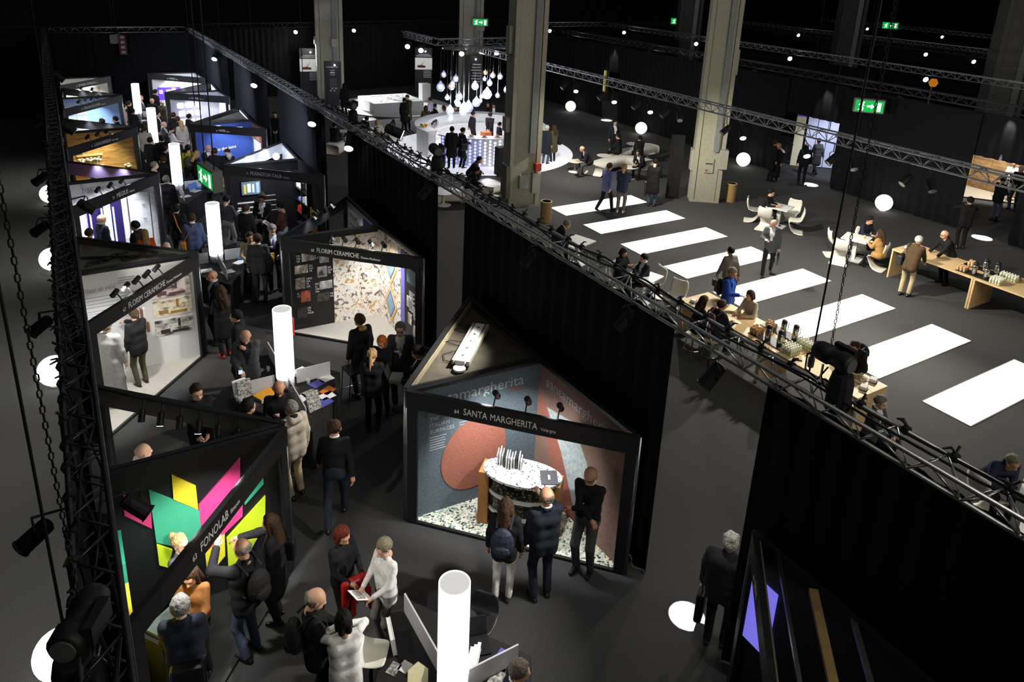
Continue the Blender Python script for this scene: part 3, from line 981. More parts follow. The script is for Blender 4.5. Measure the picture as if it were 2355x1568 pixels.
wtext(wb, b64, mat('pale_lettering', '#aeb4b8', 0.7, noise=0.05), 'santamargherita', 0.26, 0.22, 1.98, 0.032)
mb = MB()
lines(wa, mb, 0.36, 1.42, 0.3, 6, 0.045, 0.012, 0.032)
lines(wa, mb, 0.85, 1.56, 0.34, 5, 0.045, 0.012, 0.032)
tag(mb.build('body_copy', mat('pale_lettering', '#aeb4b8', 0.7, noise=0.05), b64), kind='stuff')
mb = MB()
wa.rect(mb, 1.3, 1.925, 1.55, 1.945, 0.032, 0.004)
mb.build('underline', mat('logo_green', '#2f7a4a', 0.6, noise=0.02), b64)
mb = MB()
wa.rect(mb, 1.72, 1.925, 1.95, 1.945, 0.032, 0.004)
mb.build('underline', mat('logo_red', '#b8402f', 0.6, noise=0.02), b64)

# counter of the terrazzo booth: half oval, tiered dark front with pale shelves
ct = thing('display_counter', 'half oval counter with white terrazzo top and dark tiers inside the terrazzo booth', 'counter', (5.38, 7.9, 0))
cc, ca = Vector((5.36, 7.93, 0)), math.atan2(7.45 - 8.28, 5.71 - 4.92)


def oval(rx, ry0, ry1, n=28, a0=0, a1=2 * PI):
    out = []
    for k in range(n):
        a = a0 + (a1 - a0) * k / (n if abs(a1 - a0) > 6 else n - 1)
        x, y = rx * math.cos(a), (ry1 if math.sin(a) > 0 else ry0) * math.sin(a)
        out.append((cc.x + x * math.cos(ca) - y * math.sin(ca), cc.y + x * math.sin(ca) + y * math.cos(ca)))
    return out


MB().prism(oval(0.62, 0.36, 0.30), 0.98, 1.02).build('counter_top', M_terwhite, ct)
for k in range(3):
    MB().prism(oval(0.5 + 0.02 * k, 0.26, 0.2), 0.06 + k * 0.31, 0.34 + k * 0.31).build('tier', M_terdark, ct)
    MB().prism(oval(0.54, 0.31, 0.2), 0.33 + k * 0.31 - 0.0, 0.37 + k * 0.31).build('shelf_edge', mat('shelf_edge', '#e9ece8', 0.3, noise=0.03), ct)
MB().box(cc + Vector((math.cos(ca) * -0.57, math.sin(ca) * -0.57, 0.51)), (0.16, 0.34, 0.94), rz=ca).build('end_panel', mat('kraft_panel', '#a4713c', 0.7, noise=0.08), ct)
MB().box(cc + Vector((math.cos(ca) * 0.56, math.sin(ca) * 0.56, 0.51)), (0.12, 0.3, 0.94), rz=ca).build('end_panel', MATS['kraft_panel'], ct)
for k in range(11):
    s = -0.42 + 0.038 * k
    p = cc + Vector((math.cos(ca) * s, math.sin(ca) * s, 0)) + Vector((-math.sin(ca), math.cos(ca), 0)) * (0.08 + 0.03 * math.sin(k))
    h = 0.2 + 0.03 * math.sin(k * 1.7)
    m = (M_terwhite, M_white, mat('slab_grey', '#c9ccca', 0.4, noise=0.1), mat('slab_black', '#2a2a2a', 0.4, noise=0.1), M_white)[k % 5]
    tag(MB().box(p + Vector((0, 0, 1.022 + h / 2)), (0.014, 0.2, h), rz=ca + 0.12).build('sample_slab', m),
        'upright stone sample slab in the row on the terrazzo counter, position %d from the left' % (k + 1), 'tile', 'stone samples on the terrazzo counter')
fp = cc + Vector((math.cos(ca) * 0.42, math.sin(ca) * 0.42, 1.03)) + Vector((-math.sin(ca), math.cos(ca), 0)) * -0.03
fo = thing('folder', 'flat dark grey folder lying on the right end of the terrazzo counter', 'folder', fp)
MB().box(fp, (0.26, 0.32, 0.014), rz=ca + 0.3).build('cover', mat('folder_grey', '#4a4a4e', 0.6, noise=0.05), fo)
MB().box(fp + Vector((0, 0, 0.008)), (0.03, 0.1, 0.002), rz=ca + 0.3).build('title', M_text, fo)

# north cell behind 64: roofed store with a ballast rack
M_storefl = mat('store_ceiling', '#3d382c', 0.85, noise=0.35, nscale=5)
b65n, wa2, wb2, fr2 = booth('roofed booth backing onto the terrazzo booth', (3.86, 8.94), (6.2, 11.29), (6.14, 8.8), mat('store_wall', '#4c4638', 0.85, noise=0.15), MATS['store_wall'], M_carp2, cover=M_storefl, lamp=None)
mb = MB()
fr2.rect(mb, 0.05, HB - 0.12, fr2.L - 0.05, HT - 0.02, -0.06, 0.02)
mb.build('fascia_back', mat('fascia_back', '#7a7058', 0.8, noise=0.15, nscale=6), b65n)
rk = thing('ballast_rack', 'white perforated lighting rack lying on the booth roof beside coiled cable', 'rack', (5.5, 9.9, 2.21))
d_ = Vector((0.91, 0.97, 0)).normalized()
for off, w, m in ((0.0, 0.16, M_white), (0.13, 0.05, M_box), (-0.12, 0.03, M_box)):
    n_ = Vector((d_.y, -d_.x, 0)) * off
    MB().bar(Vector((4.95, 9.28, 2.30)) + n_, Vector((5.86, 10.25, 2.30)) + n_, w, 0.08).build('rail', m, rk)
for k in range(5):
    MB().box(Vector((5.07 + 0.17 * k, 9.41 + 0.18 * k, 2.345)), (0.03, 0.03, 0.012)).build('hole', M_textd, rk)
MB().lathe([(0.0, 0), (0.1, 0), (0.1, 0.03), (0, 0.03)], (4.9, 9.2, 2.24), 14).build('plate', M_white, rk)
for k in range(3):
    cable(('coiled black cable on the roof of the store booth', 'thin cable crossing the roof of the store booth', 'short cable at the rail of the store booth')[k], [(5.0 + 0.3 * k + 0.18 * math.cos(q * 1.1 + k), 9.6 + 0.35 * k + 0.2 * math.sin(q * 1.1), 2.235) for q in range(7)], 0.007)

# ---- 68: marble pattern booth
M_marble = ramp_mat('marble_splash', [(0.0, '#4a3a30'), (0.38, '#6a5d5a'), (0.43, '#d8c8ae'), (0.48, '#f3efe6'), (0.58, '#efeae0'), (0.63, '#c99a52'), (0.68, '#d8a25a'), (0.72, '#a9bcd0'), (0.8, '#8aa3c4')], 5.5, rough=0.3, detail=9, distort=1.6)
b68, wa, wb, fr = booth('booth with colourful marble slabs and black photo wall', (3.86, 15.80), (6.22, 13.4), (6.12, 15.72), M_wallblk, M_marble, M_grey_floor, 'FLORIM CERAMICHE', 'Fiorano Modenese', '68',
                        spots=5, lamp=240, tsize=0.15, toff=0.74)
mb = MB()
wa.rect(mb, 1.13, 0.035, wa.L - 0.02, 2.2, 0.03, 0.02)
mb.build('marble_slab', M_marble, b68)
PH = [ramp_mat('photo_grey%d' % k, [(0.35, a), (0.5, b), (0.65, c)], 4 + k, rough=0.4, detail=3) for k, (a, b, c) in enumerate((('#d9d9d6', '#8c8c88', '#efefec'), ('#3a3a3a', '#9a9690', '#d0ccc4'), ('#8d3a2a', '#b6604a', '#4a2a22'), ('#b0a898', '#6a6258', '#d8d0c2'), ('#23211e', '#4a463e', '#2c2a26')))]
names = ['MA TRI CE', 'ETO ILE', 'EU RO PE', 'AR CHI TE', 'CRO MA TI CA', 'PO LI CRO MA', 'SI LO', 'TE NU', 'ME TA MOR']
spec = [(0.42, 1.72, 0.30, 0.2, 0, 0.30, 0), (0.82, 1.62, 0.22, 0.26, 0, 0.72, 1), (0.25, 1.44, 0.30, 0.2, 3, 0.58, 2), (0.76, 1.27, 0.22, 0.26, 1, 1.0, 3), (0.25, 1.06, 0.22, 0.27, 3, 0.5, 4), (0.8, 0.96, 0.3, 0.2, 0, 0.7, 5), (0.36, 0.72, 0.22, 0.27, 2, 0.28, 6), (0.74, 0.66, 0.28, 0.2, 4, 1.04, 7), (0.26, 0.32, 0.22, 0.27, 4, 0.5, 8)]
lt = MB()
for u, v, w, h, pm, tu, ni in spec:
    picture(wa, b68, u, v, w, h, PH[pm], 'photo_panel', 0.03)
    for j, wd in enumerate(names[ni].split()):
        wtext(wa, b68, M_text, wd, 0.065, tu, v + h - 0.07 - 0.065 * j, 0.032)
for k in range(14):
    wb.rect(lt, 1.72, 1.35 - 0.035 * k, 2.0 - 0.05 * (k % 3), 1.362 - 0.035 * k, 0.045, 0.002)
tag(lt.build('body_copy', M_text, b68), kind='stuff')
for u0, u1, m, nm in ((1.28, 1.48, mat('violet_strip', '#6a62a8', 0.6, noise=0.03), 'violet_strip'), (1.48, wb.L - 0.1, M_wallblk, 'black_panel')):
    mb = MB()
    wb.rect(mb, u0, 0.035, u1, 2.2, 0.03, 0.012)
    mb.build(nm, m, b68)
for u, v, w, h, pm in ((1.62, 1.55, 0.42, 0.36, 4), (1.62, 0.95, 0.22, 0.26, 1), (1.95, 0.75, 0.2, 0.26, 3), (1.68, 0.55, 0.2, 0.26, 3), (1.95, 0.35, 0.2, 0.26, 1)):
    picture(wb, b68, u, v, w, h, PH[pm] if pm != 4 else mat('photo_teal', '#5b7a86', 0.5, noise=0.1), 'photo_panel', 0.045)
for v0 in (0.12, 1.1):
    for s_, m in ((1.0, mat('mosaic_gold', '#d6a24c', 0.4, noise=0.2, nscale=9)), (0.82, M_white), (0.74, mat('mosaic_navy', '#3a4660', 0.4, noise=0.2)), (0.62, mat('mosaic_blue', '#8ba6bd', 0.4, noise=0.3, nscale=9))):
        mb = MB()
        c_, hw, hh = (0.75, v0 + 0.5), 0.34 * s_, 0.5 * s_
        wb.poly(mb, [(c_[0] - hw, c_[1]), (c_[0], c_[1] - hh), (c_[0] + hw, c_[1]), (c_[0], c_[1] + hh)], 0.03, 0.012 + (1 - s_) * 0.03)
        mb.build('mosaic_diamond', m, b68)
bvn, wa2, wb2, fr2 = booth('booth with blue and white prints behind the marble booth', (3.86, 15.86), (6.2, 18.18), (6.12, 15.80), mat('slate_panel', '#5a5b5e', 0.7, noise=0.05), M_wallwht, M_carp2, spots=3, lamp=70)
mb = MB()
wb2.rect(mb, 0.05, 0.035, 0.95, 2.2, 0.03, 0.012)
mb.build('blue_panel', mat('print_blue', '#3c56a8', 0.6, noise=0.05), bvn)
wtext(wb2, bvn, M_textd, 'MAGLIA"', 0.16, wb2.L - 0.3 if wb2.flip else 1.1, 1.9, 0.032)
wtext(wb2, bvn, M_textd, 'SILVERTECH | VALSAN', 0.12, wb2.L - 0.3 if wb2.flip else 1.1, 1.65, 0.032)

# ---- 72: dark glass booth
b72, wa, wb, fr = booth('dark glass booth with screen, niches and red bag', (3.94, 22.42), (6.25, 20.25), (6.1, 22.3), M_wallblk, M_wallblk, M_blackm, 'PILKINGTON ITALIA', 'Venezia', '72', spots=0, lamp=32, tsize=0.15, toff=0.72)
sn = thing('wall_screen', 'lit screen showing white coated workers in the dark glass booth', 'screen', wa.P(0.7, 1.38, 0.03))
mb = MB()
wa.rect(mb, 0.42, 1.36, 1.0, 1.8, 0.03, 0.03)
mb.build('bezel', M_black, sn)
for (u0, v0, u1, v1, c) in ((0.44, 1.38, 0.98, 1.78, '#5f7688'), (0.5, 1.42, 0.56, 1.7, '#d8c24a'), (0.6, 1.45, 0.7, 1.72, '#dfe8ee'), (0.74, 1.44, 0.8, 1.7, '#cfe0ea'), (0.86, 1.42, 0.94, 1.74, '#9fb9d8')):
    mb = MB()
    wa.rect(mb, u0, v0, u1, v1, 0.06 + (0.004 if u1 - u0 < 0.3 else 0), 0.004)
    mb.build('picture', mat('scr' + c[1:], c, 0.4, emit=0.6, ecol=c, noise=0.02), sn)
wtext(wa, b72, M_text, 'GROUP', 0.1, 1.0, 1.92, 0.032)
wtext(wb, b72, M_text, 'Pilkington', 0.08, 1.45, 1.1, 0.032)
mb = MB()
for k in range(4):
    lines(wa, mb, 0.3, 1.1 - 0.16 * k, 0.5, 1, 0.05, 0.05, 0.032, 0.1)
    lines(wa, mb, 1.05, 1.28 - 0.16 * k, 0.4, 1, 0.05, 0.015, 0.032, 0.1)
tag(mb.build('body_copy', M_text, b72), kind='stuff')
M_nlit = mat('lit_niche', '#f2f4f6', 0.5, emit=0.9, ecol='#eef4ff', noise=0.02)
dc = thing('display_case', 'black display case with lit niches and white busts in the dark glass booth', 'display', wb.P(0.55, 0.3, 0.03))
for v in (0.35, 0.72, 1.12, 1.5, 2.0):
    mb = MB()
    wb.rect(mb, 0.06, v, 1.1, v + 0.025, 0.03, 0.16)
    mb.build('shelf', M_black, dc)
for u in (0.04, 0.62, 1.1):
    mb = MB()
    wb.rect(mb, u, 0.3, u + 0.025, 2.03, 0.03, 0.16)
    mb.build('upright', M_black, dc)
mb = MB()
wb.rect(mb, 0.06, 1.53, 1.1, 1.98, 0.032, 0.004)
mb.build('lit_back', mat('niche_back', '#d9d3bf', 0.5, emit=0.25, noise=0.02), dc)
for k in range(3):
    bt = thing('necklace_bust', '%s white necklace bust in the lit niche of the dark glass booth' % ('left', 'middle', 'right')[k], 'bust', wb.P(0.17 + 0.2 * k, 1.53, 0.09), 'white busts in the lit niche')
    mb = MB()
    W_ = wb
    u = 0.17 + 0.2 * k
    W_.poly(mb, [(u - 0.05, 1.53), (u + 0.05, 1.53), (u + 0.08, 1.8), (u + 0.06, 1.9), (u + 0.03, 1.95), (u - 0.03, 1.95), (u - 0.06, 1.9), (u - 0.08, 1.8)], 0.09, 0.05)
    mb.build('torso', M_nlit, bt)
    mb = MB()
    W_.disc(mb, u, 1.83, 0.045, 0.05, 0.14, 0.006, 12)
    mb.build('necklace', M_steel, bt)
bg = thing('handbag', 'shiny red handbag on the lower shelf of the dark glass booth', 'bag', wb.P(0.4, 0.75, 0.12))
mb = MB()
wb.poly(mb, [(0.22, 0.75), (0.58, 0.75), (0.55, 0.93), (0.46, 0.99), (0.34, 0.99), (0.25, 0.93)], 0.08, 0.1)
mb.build('bag_body', M_red, bg)
MB().tube([wb.P(0.33, 0.99, 0.13), wb.P(0.35, 1.07, 0.13), wb.P(0.45, 1.07, 0.13), wb.P(0.47, 0.99, 0.13)], 0.012, 6).build('handle', M_red, bg)
gf = thing('gilt_frame', 'gilt picture frame standing at the right of the dark glass booth', 'frame', wb.P(1.5, 0.3, 0.1))
for a in ((1.2, 0.3, 1.27, 1.15), (1.63, 0.3, 1.7, 1.0), (1.2, 0.3, 1.7, 0.37), (1.2, 1.0, 1.7, 1.1)):
    mb = MB()
    wb.rect(mb, *a, 0.1, 0.04)
    mb.build('moulding', mat('gilt', '#c9a85a', 0.35, 0.6, noise=0.15), gf)
mb = MB()
wb.rect(mb, 1.26, 0.36, 1.64, 1.02, 0.1, 0.02)
mb.build('glass', PH[2], gf)
for k, (u, v, c, nm) in enumerate(((0.3, 1.14, '#8f96e8', 'violet glass box'), (0.55, 1.14, '#cfd6dc', 'small clear glass figures'), (0.85, 1.14, '#e8edf2', 'white glass vase'))):
    mb = MB()
    wb.rect(mb, u, v, u + 0.14, v + 0.1 + 0.08 * k, 0.08, 0.08)
    tag(mb.build('glass_piece', mat('gl' + c[1:], c, 0.2, emit=0.25, noise=0.05)), nm + ' on the middle shelf of the dark glass booth', 'glassware')
b73n, wa2, wb2, fr2 = booth('booth with bright inner ceiling behind the dark glass booth', (3.94, 22.48), (6.25, 24.74), (6.1, 22.42), M_wallblk, M_wallwht, M_blackm, lamp=120)
mb = MB()
fr2.rect(mb, 0.05, HB - 0.1, fr2.L - 0.05, HT - 0.02, -0.06, 0.02)
mb.build('fascia_back', mat('fascia_backw', '#c9ccd0', 0.5, noise=0.05), b73n)
mb = MB().ball((5.7, 23.4, 2.2), 0.11, 12, 8)
tag(mb.build('bulb', mat('bulb_glow', '#ffffff', 0.4, emit=6, noise=0.01), smooth=True), 'glowing round bulb in the bright cell behind the dark glass booth', 'lamp')

# ---- 76: blue wall booth
b76, wa, wb, fr = booth('booth with deep blue wall and warm printed wall', (3.95, 28.5), (6.22, 26.75), (6.12, 28.5), mat('wall_blue', '#23418c', 0.6, noise=0.06, nscale=12), ramp_mat('warm_print', [(0.3, '#5a3a26'), (0.5, '#a8754a'), (0.7, '#d8b48c')], 2.2, rough=0.5), M_grey_floor, 'MAPEI', 'Milano', '76', spots=0, lamp=140, tsize=0.12, toff=1.0)
wtext(wa, b76, M_text, 'Masters in the Joint', 0.15, 0.35 if not wa.flip else wa.L - 0.35, 1.2, 0.032, slope=0.12)
wtext(wa, b76, M_text, 'MAPEI', 0.2, 0.75 if not wa.flip else wa.L - .75, 2.0, 0.032)
sm = thing('wall_screen', 'screen with pale blue side bar on the warm printed wall', 'screen', wb.P(0.6, 1.2, 0.03))
for (u0, v0, u1, v1, d, c, nm) in ((0.28, 1.0, 1.2, 1.72, 0.03, '#3a2a6a', 'bezel'), (0.31, 1.03, 0.55, 1.69, 0.05, '#7fc8ee', 'side_bar'), (0.55, 1.03, 1.17, 1.45, 0.05, '#c9cfe8', 'picture'), (0.55, 1.45, 1.17, 1.69, 0.05, '#b7a6c9', 'picture'), (0.85, 1.5, 1.1, 1.62, 0.056, '#ffffff', 'caption')):
    mb = MB()
    wb.rect(mb, u0, v0, u1, v1, d, 0.012)
    mb.build(nm, mat('mp' + c[1:], c, 0.4, emit=0.75 if nm != 'bezel' else 0.2, ecol=c, noise=0.02), sm)
tag(MB().box((4.75, 28.15, 0.55), (0.6, 0.25, 1.0), rz=0.1).build('info_stand', M_wallwht), 'white information stand before the deep blue wall', 'stand')
b77n, wa2, wb2, fr2 = booth('dark roofed booth behind the deep blue wall', (3.95, 28.56), (6.22, 31.05), (6.12, 28.6), MATS['store_wall'], M_wallwht, M_carp2, cover=mat('roof_dark', '#2a281f', 0.9, noise=0.4, nscale=6), lamp=None)

# ---- next: lit square tiles
b80, wa, wb, fr = booth('white booth with glowing square tiles', (4.02, 35.3), (6.32, 33.5), (6.2, 35.25), mat('wall_pale', '#b9b6c4', 0.6, noise=0.03), M_wallwht, M_grey_floor, 'STO ITALIA', 'Firenze', '80', spots=0, lamp=70, tsize=0.11, toff=1.1, lampcol=(0.9, 0.93, 1.0))
for i in range(3):
    for j in range(4):
        mb = MB()
        u, v = 0.42 + 0.34 * i + 0.04 * j, 1.62 - 0.36 * j
        W_ = wa
        r_ = 0.04
        W_.poly(mb, [(u + r_, v), (u + 0.26 - r_, v), (u + 0.26, v + r_), (u + 0.26, v + 0.24 - r_), (u + 0.26 - r_, v + 0.24), (u + r_, v + 0.24), (u, v + 0.24 - r_), (u, v + r_)], 0.03, 0.03)
        mb.build('lit_tile', mat('tile_glow', '#ffffff', 0.4, emit=1.0, ecol='#eef2ff', noise=0.02), b80)
wtext(wa, b80, M_textg, '8', 0.5, 0.12 if not wa.flip else wa.L - .12, 0.9, 0.032)
for k in range(2):
    mb = MB()
    wb.rect(mb, 0.2 + 0.85 * k, 0.2, 0.2 + 0.8 * (k + 1), 2.0, 0.03, 0.02)
    mb.build('light_sheet', mat('sheet_glow', '#ffffff', 0.5, emit=0.9, noise=0.02), b80)
booth('dark framed booth behind the glowing square tiles', (4.02, 35.36), (6.32, 37.6), (6.2, 35.36), M_wallwht, M_wallwht, M_carp2, lamp=80)
# ---- farthest right: violet screen
b84, wa, wb, fr = booth('white booth with violet screen at the far end', (3.98, 41.1), (6.25, 38.9), (6.15, 41.0), M_wallwht, M_wallwht, M_grey_floor, 'DANESE', 'Milano', '84', spots=0, lamp=300, tsize=0.12, toff=1.1)
sv = thing('wall_screen', 'violet and blue screen on the far white wall', 'screen', wa.P(0.7, 1.1, 0.03))
for (u0, v0, u1, v1, d, c) in ((0.35, 0.98, 1.42, 1.62, 0.03, '#4a2ab8'), (0.75, 1.1, 1.0, 1.5, 0.046, '#7fb8ff'), (1.02, 1.05, 1.2, 1.56, 0.046, '#e8f4ff'), (0.42, 1.3, 0.6, 1.5, 0.046, '#b08aff'), (1.24, 1.2, 1.38, 1.5, 0.046, '#6a90ff')):
    mb = MB()
    wa.rect(mb, u0, v0, u1, v1, d, 0.012)
    mb.build('picture', mat('vs' + c[1:], c, 0.4, emit=0.9, ecol=c, noise=0.03), sv)

# ---- right row, nearest of all (bottom right corner of the view)
b60, wa, wb, fr = booth('black framed booth at the bottom right with a violet screen', (3.86, 1.94), (6.2, 4.36), (6.14, 1.9), M_wallblk, M_wallblk, M_blackm, 'SENS', '', '60', lamp=None, toff=0.5)
mb = MB()
fr.rect(mb, 0.05, HB, fr.L - 0.05, HT - 0.01, -0.06, 0.02)
mb.build('fascia_back', mat('fascia_backg', '#8a7f6c', 0.5, 0.2, noise=0.15), b60)
mb = MB()
wb.rect(mb, 2.0, 0.95, 2.38, 1.85, 0.03, 0.03)
mb.build('lit_screen', M_screenv, b60)
MB().bar((6.2, 4.04, HT), (4.25, 1.97, HT), 0.035, 0.05).build('roof_rail', M_alu, b60)
MB().bar((6.2, 3.1, HT - 0.03), (5.15, 1.97, HT - 0.03), 0.05, 0.05).build('roof_rail', M_truss, b60)
tag(MB().bar((6.05, 3.46, 2.36), (4.6, 1.92, 2.36), 0.09, 0.05).build('timber_batten', M_woodw), 'timber batten lying across the roof of the bottom right booth', 'batten')

# ================= left row
# ---- 63: colour panel booth
b63, wa, wb, fr = booth('black booth with coloured acoustic panels at the lower left', (2.06, 8.8), (-0.06, 6.4), (-0.06, 8.86), M_wallblk, M_wallblk, M_blackm, 'FONOLAB', 'Binasco', '63', spots=0, lamp=150, tsize=0.165, toff=1.0)
PAN = [('yellow_panel', '#e8d02a', [(1.42, 2.11), (1.16, 1.85), (1.16, 1.49), (1.43, 1.75)]), ('pink_panel', '#b83068', [(1.97, 2.05), (1.69, 1.77), (1.71, 1.41), (1.99, 1.72)]),
       ('green_panel', '#3aa07a', [(1.69, 1.98), (1.15, 1.47), (1.14, 0.79), (1.68, 1.18)]), ('pink_panel', '#d83a80', [(0.6, 2.09), (1.15, 1.55), (1.15, 1.22), (0.63, 1.67)]),
       ('pink_panel', '#d83a80', [(0.61, 1.46), (1.13, 1.05), (1.13, 0.79), (0.63, 1.18)]), ('green_panel', '#2f9a78', [(0.33, 1.73), (0.59, 1.5), (0.59, 1.34), (0.33, 1.59)]),
       ('lime_panel', '#c6dc1e', [(0.32, 1.39), (0.85, 0.9), (0.87, 0.09), (0.35, 0.93)]), ('yellow_panel', '#e8d82a', [(0.87, 1.0), (1.13, 0.76), (1.13, 0.38), (0.89, 0.63)]),
       ('lime_panel', '#c6dc1e', [(1.68, 1.15), (1.51, 0.99), (1.58, 0.74), (1.68, 0.82)])]
for nm, c, pts in PAN:
    mb = MB()
    wa.poly(mb, pts, 0.03, 0.03)
    mb.build(nm, mat('felt' + c[1:], c, 0.85, noise=0.06, nscale=60), b63)
for k, (u0, u1, c) in enumerate(((0.4, 1.0, '#2f9a78'), (1.3, 1.8, '#e8d02a'), (2.0, 2.3, '#7f90d8'))):
    mb = MB()
    wb.rect(mb, u0, 0.3, u1, 1.8, 0.03, 0.04)
    mb.build('acoustic_panel', mat('felt' + c[1:], c, 0.85, noise=0.06), b63)
# literature stand inside 63
ls = thing('sample_stand', 'black stand with a grey folder inside the coloured panel booth', 'stand', (0.35, 7.6, 0))
MB().box((0.35, 7.6, 0.5), (0.5, 0.35, 1.0), rz=0.6).build('plinth', M_blackm, ls)
MB().box((0.35, 7.6, 1.03), (0.4, 0.3, 0.04), rz=0.6).build('folder', mat('folder_green', '#3f4a44', 0.7, noise=0.1), ls)
# ---- 65: open cell with track spots, dark carpet
b65, wa, wb, fr = booth('open booth with a row of track spots above dark carpet', (2.08, 8.9), (-0.06, 11.05), (-0.06, 8.95), M_wallblk, M_wallwht, M_carp2, lamp=None, header=True)
spot((1.15, 9.7, 1.98), (0.35, 9.75, 0), 60, 120, 0.9, (1, 0.97, 0.93))
mb = MB()
fr.rect(mb, 0.03, HB + 0.01, fr.L - 0.03, HT - 0.01, -0.055, 0.02)
mb.build('fascia_back', mat('fascia_in', '#35332e', 0.7, noise=0.1), b65)
MB().bar(fr.P(0.35, HT + 0.05, -0.08), fr.P(2.4, HT + 0.05, -0.08), 0.035, 0.03).build('light_track', M_black, b65)
for k in range(6):
    P = fr.P(0.62 + 0.3 * k, HT + 0.04, -0.08)
    booth_spot(P + Vector((-0.07, -0.12, -0.2)), P + Vector((-0.35, -0.7, -1.2)), P, k in (2, 4), 'open booth with a row of track spots above dark carpet')

# ---- 67: white tile booth
b67, wa, wb, fr = booth('white booth with interior photos and tile samples', (2.08, 15.62), (-0.06, 13.2), (-0.06, 15.56), M_wallwht, M_wallwht, M_grey_floor, 'FLORIM CERAMICHE', 'Fiorano Modenese', '67', spots=5, lit=(), lamp=230, tsize=0.16, toff=0.86)
M_int = [ramp_mat('interior%d' % k, st, 5, rough=0.5, detail=3, stretch=(1, 1, 2)) for k, st in enumerate(([(0.35, '#5a5048'), (0.45, '#c9b8b0'), (0.6, '#e8e0d8'), (0.7, '#8a7a70')], [(0.35, '#6a6872'), (0.45, '#d8cba0'), (0.6, '#efe9dc'), (0.7, '#8f7a50')], [(0.35, '#3a3834'), (0.48, '#b0aca4'), (0.58, '#d8d4cc'), (0.7, '#5a564e')]))]
for k, v in enumerate((1.52, 1.1, 0.66)):
    p_ = picture(wa, b67, 0.2, v, 0.74, 0.36 if k else 0.44, M_int[k], 'photo_print', 0.03)
    # furniture silhouettes printed on the photos
    mb = MB()
    wa.rect(mb, 0.3, v + 0.03, 0.62, v + 0.09, 0.043, 0.002)
    wa.rect(mb, 0.66, v + 0.05, 0.84, v + 0.14, 0.043, 0.002)
    wa.rect(mb, 0.45, v + 0.16, 0.5, v + 0.34, 0.043, 0.002)
    mb.build('printed_furniture', mat('print_dark%d' % k, ('#6a4a4e', '#9a7a42', '#2c2a28')[k], 0.6, noise=0.2), b67)
wtext(wa, b67, mat('wall_print_grey', '#8d8d8c', 0.7, noise=0.02), 'filati di rex', 0.13, 2.12 if wa.flip else 0.2, 1.9, 0.032)
mb = MB()
for k in range(4):
    lines(wa, mb, 2.12 if wa.flip else 0.2, 1.78 - 0.07 * k, 1.0, 1, 0.05, 0.012, 0.032, 0.15)
for k in range(3):
    lines(wa, mb, 2.12 if wa.flip else 0.2, 1.48 - 0.05 * k, 0.9, 1, 0.05, 0.012, 0.032, 0.2)
lines(wa, mb, 1.5, 2.1, 0.4, 3, 0.05, 0.012, 0.032)
tag(mb.build('body_copy', mat('wall_print_grey', '#8d8d8c', 0.7, noise=0.02), b67), kind='stuff')
for k in range(7):
    P = wa.P(1.12 + 0.06 * (k % 4), 1.28 if k < 4 else 0.96, 0.05)
    tag(MB().box(P, (0.035, 0.18, 0.22), rz=0.2 * k).build('tile_sample', (M_white, mat('slab_brown', '#8a5a40', 0.5, noise=0.1), MATS['slab_grey'])[k % 3]),
        '%s tile sample in the %s row on the white booth wall' % (ORD[k % 4] + ' ' + ('white', 'brown', 'grey')[k % 3], 'upper' if k < 4 else 'lower'), 'tile', 'tile samples on the white wall')
# 66 north cell: roof with cables
b66, wa, wb, fr = booth('roofed booth with tangled cables behind the white tile booth', (2.10, 15.72), (-0.04, 17.7), (-0.06, 15.66), M_wallwht, M_wallwht, M_carp2, cover=mat('roof_grey', '#5d594c', 0.9, noise=0.25, nscale=6), lamp=None)
mb = MB()
fr.rect(mb, 0.03, HB + 0.01, fr.L - 0.03, HT - 0.01, -0.055, 0.02)
mb.build('fascia_back', MATS['fascia_in'], b66)
MB().bar((2.0, 15.9, HT - 0.08), (0.0, 16.6, HT - 0.08), 0.04, 0.05).build('roof_rail', M_black, b66)
random.seed(11)
for k in range(6):
    cx, cy = 0.25 + 0.22 * k, 16.0 + 0.55 * random.random()
    pts = [(cx + 0.2 * math.cos(q * 1.2 + k), min(cy + 0.16 * math.sin(q * 1.5 + k), 17.3 - 0.9 * cx), HT - 0.10 + 0.01 * (q % 2)) for q in range(7)]
    cable('black cable tangle on the grey booth roof, %s from the truss' % NUMW[k], pts, 0.009)
    tag(MB().box((cx, cy, HT - 0.085), (0.12, 0.07, 0.06), rz=k).build('transformer', M_black), 'small black transformer on the grey booth roof, %s from the truss' % NUMW[k], 'transformer', 'transformers on the booth roof')

# ---- 71: marble shower booth
M_vein = ramp_mat('white_marble', [(0.0, '#8d9098'), (0.44, '#d9dade'), (0.5, '#ececee'), (0.62, '#e4e4e8'), (0.7, '#c4c6cc')], 2.2, rough=0.25, detail=8, distort=2.0)
b71, wa, wb, fr = booth('white marble shower booth with violet light tubes', (2.14, 22.2), (-0.04, 19.9), (-0.05, 22.15), M_vein, M_vein, M_grey_floor, 'MEGIUS', 'Padova', '71', spots=3, lamp=220, tsize=0.17, toff=1.32, lampcol=(0.93, 0.94, 1.0))
mb = MB()
wa.rect(mb, 1.0, 0.1, 1.85, 1.72, 0.03, 0.02)
mb.build('niche_panel', mat('niche_navy', '#2a2450', 0.2, noise=0.1), b71)
mb = MB()
wa.rect(mb, 1.28, 0.1, 1.45, 1.72, 0.05, 0.01)
mb.build('mirror', mat('mirror_white', '#e8e8f4', 0.2, emit=0.5, ecol='#dcdcff', noise=0.02), b71)
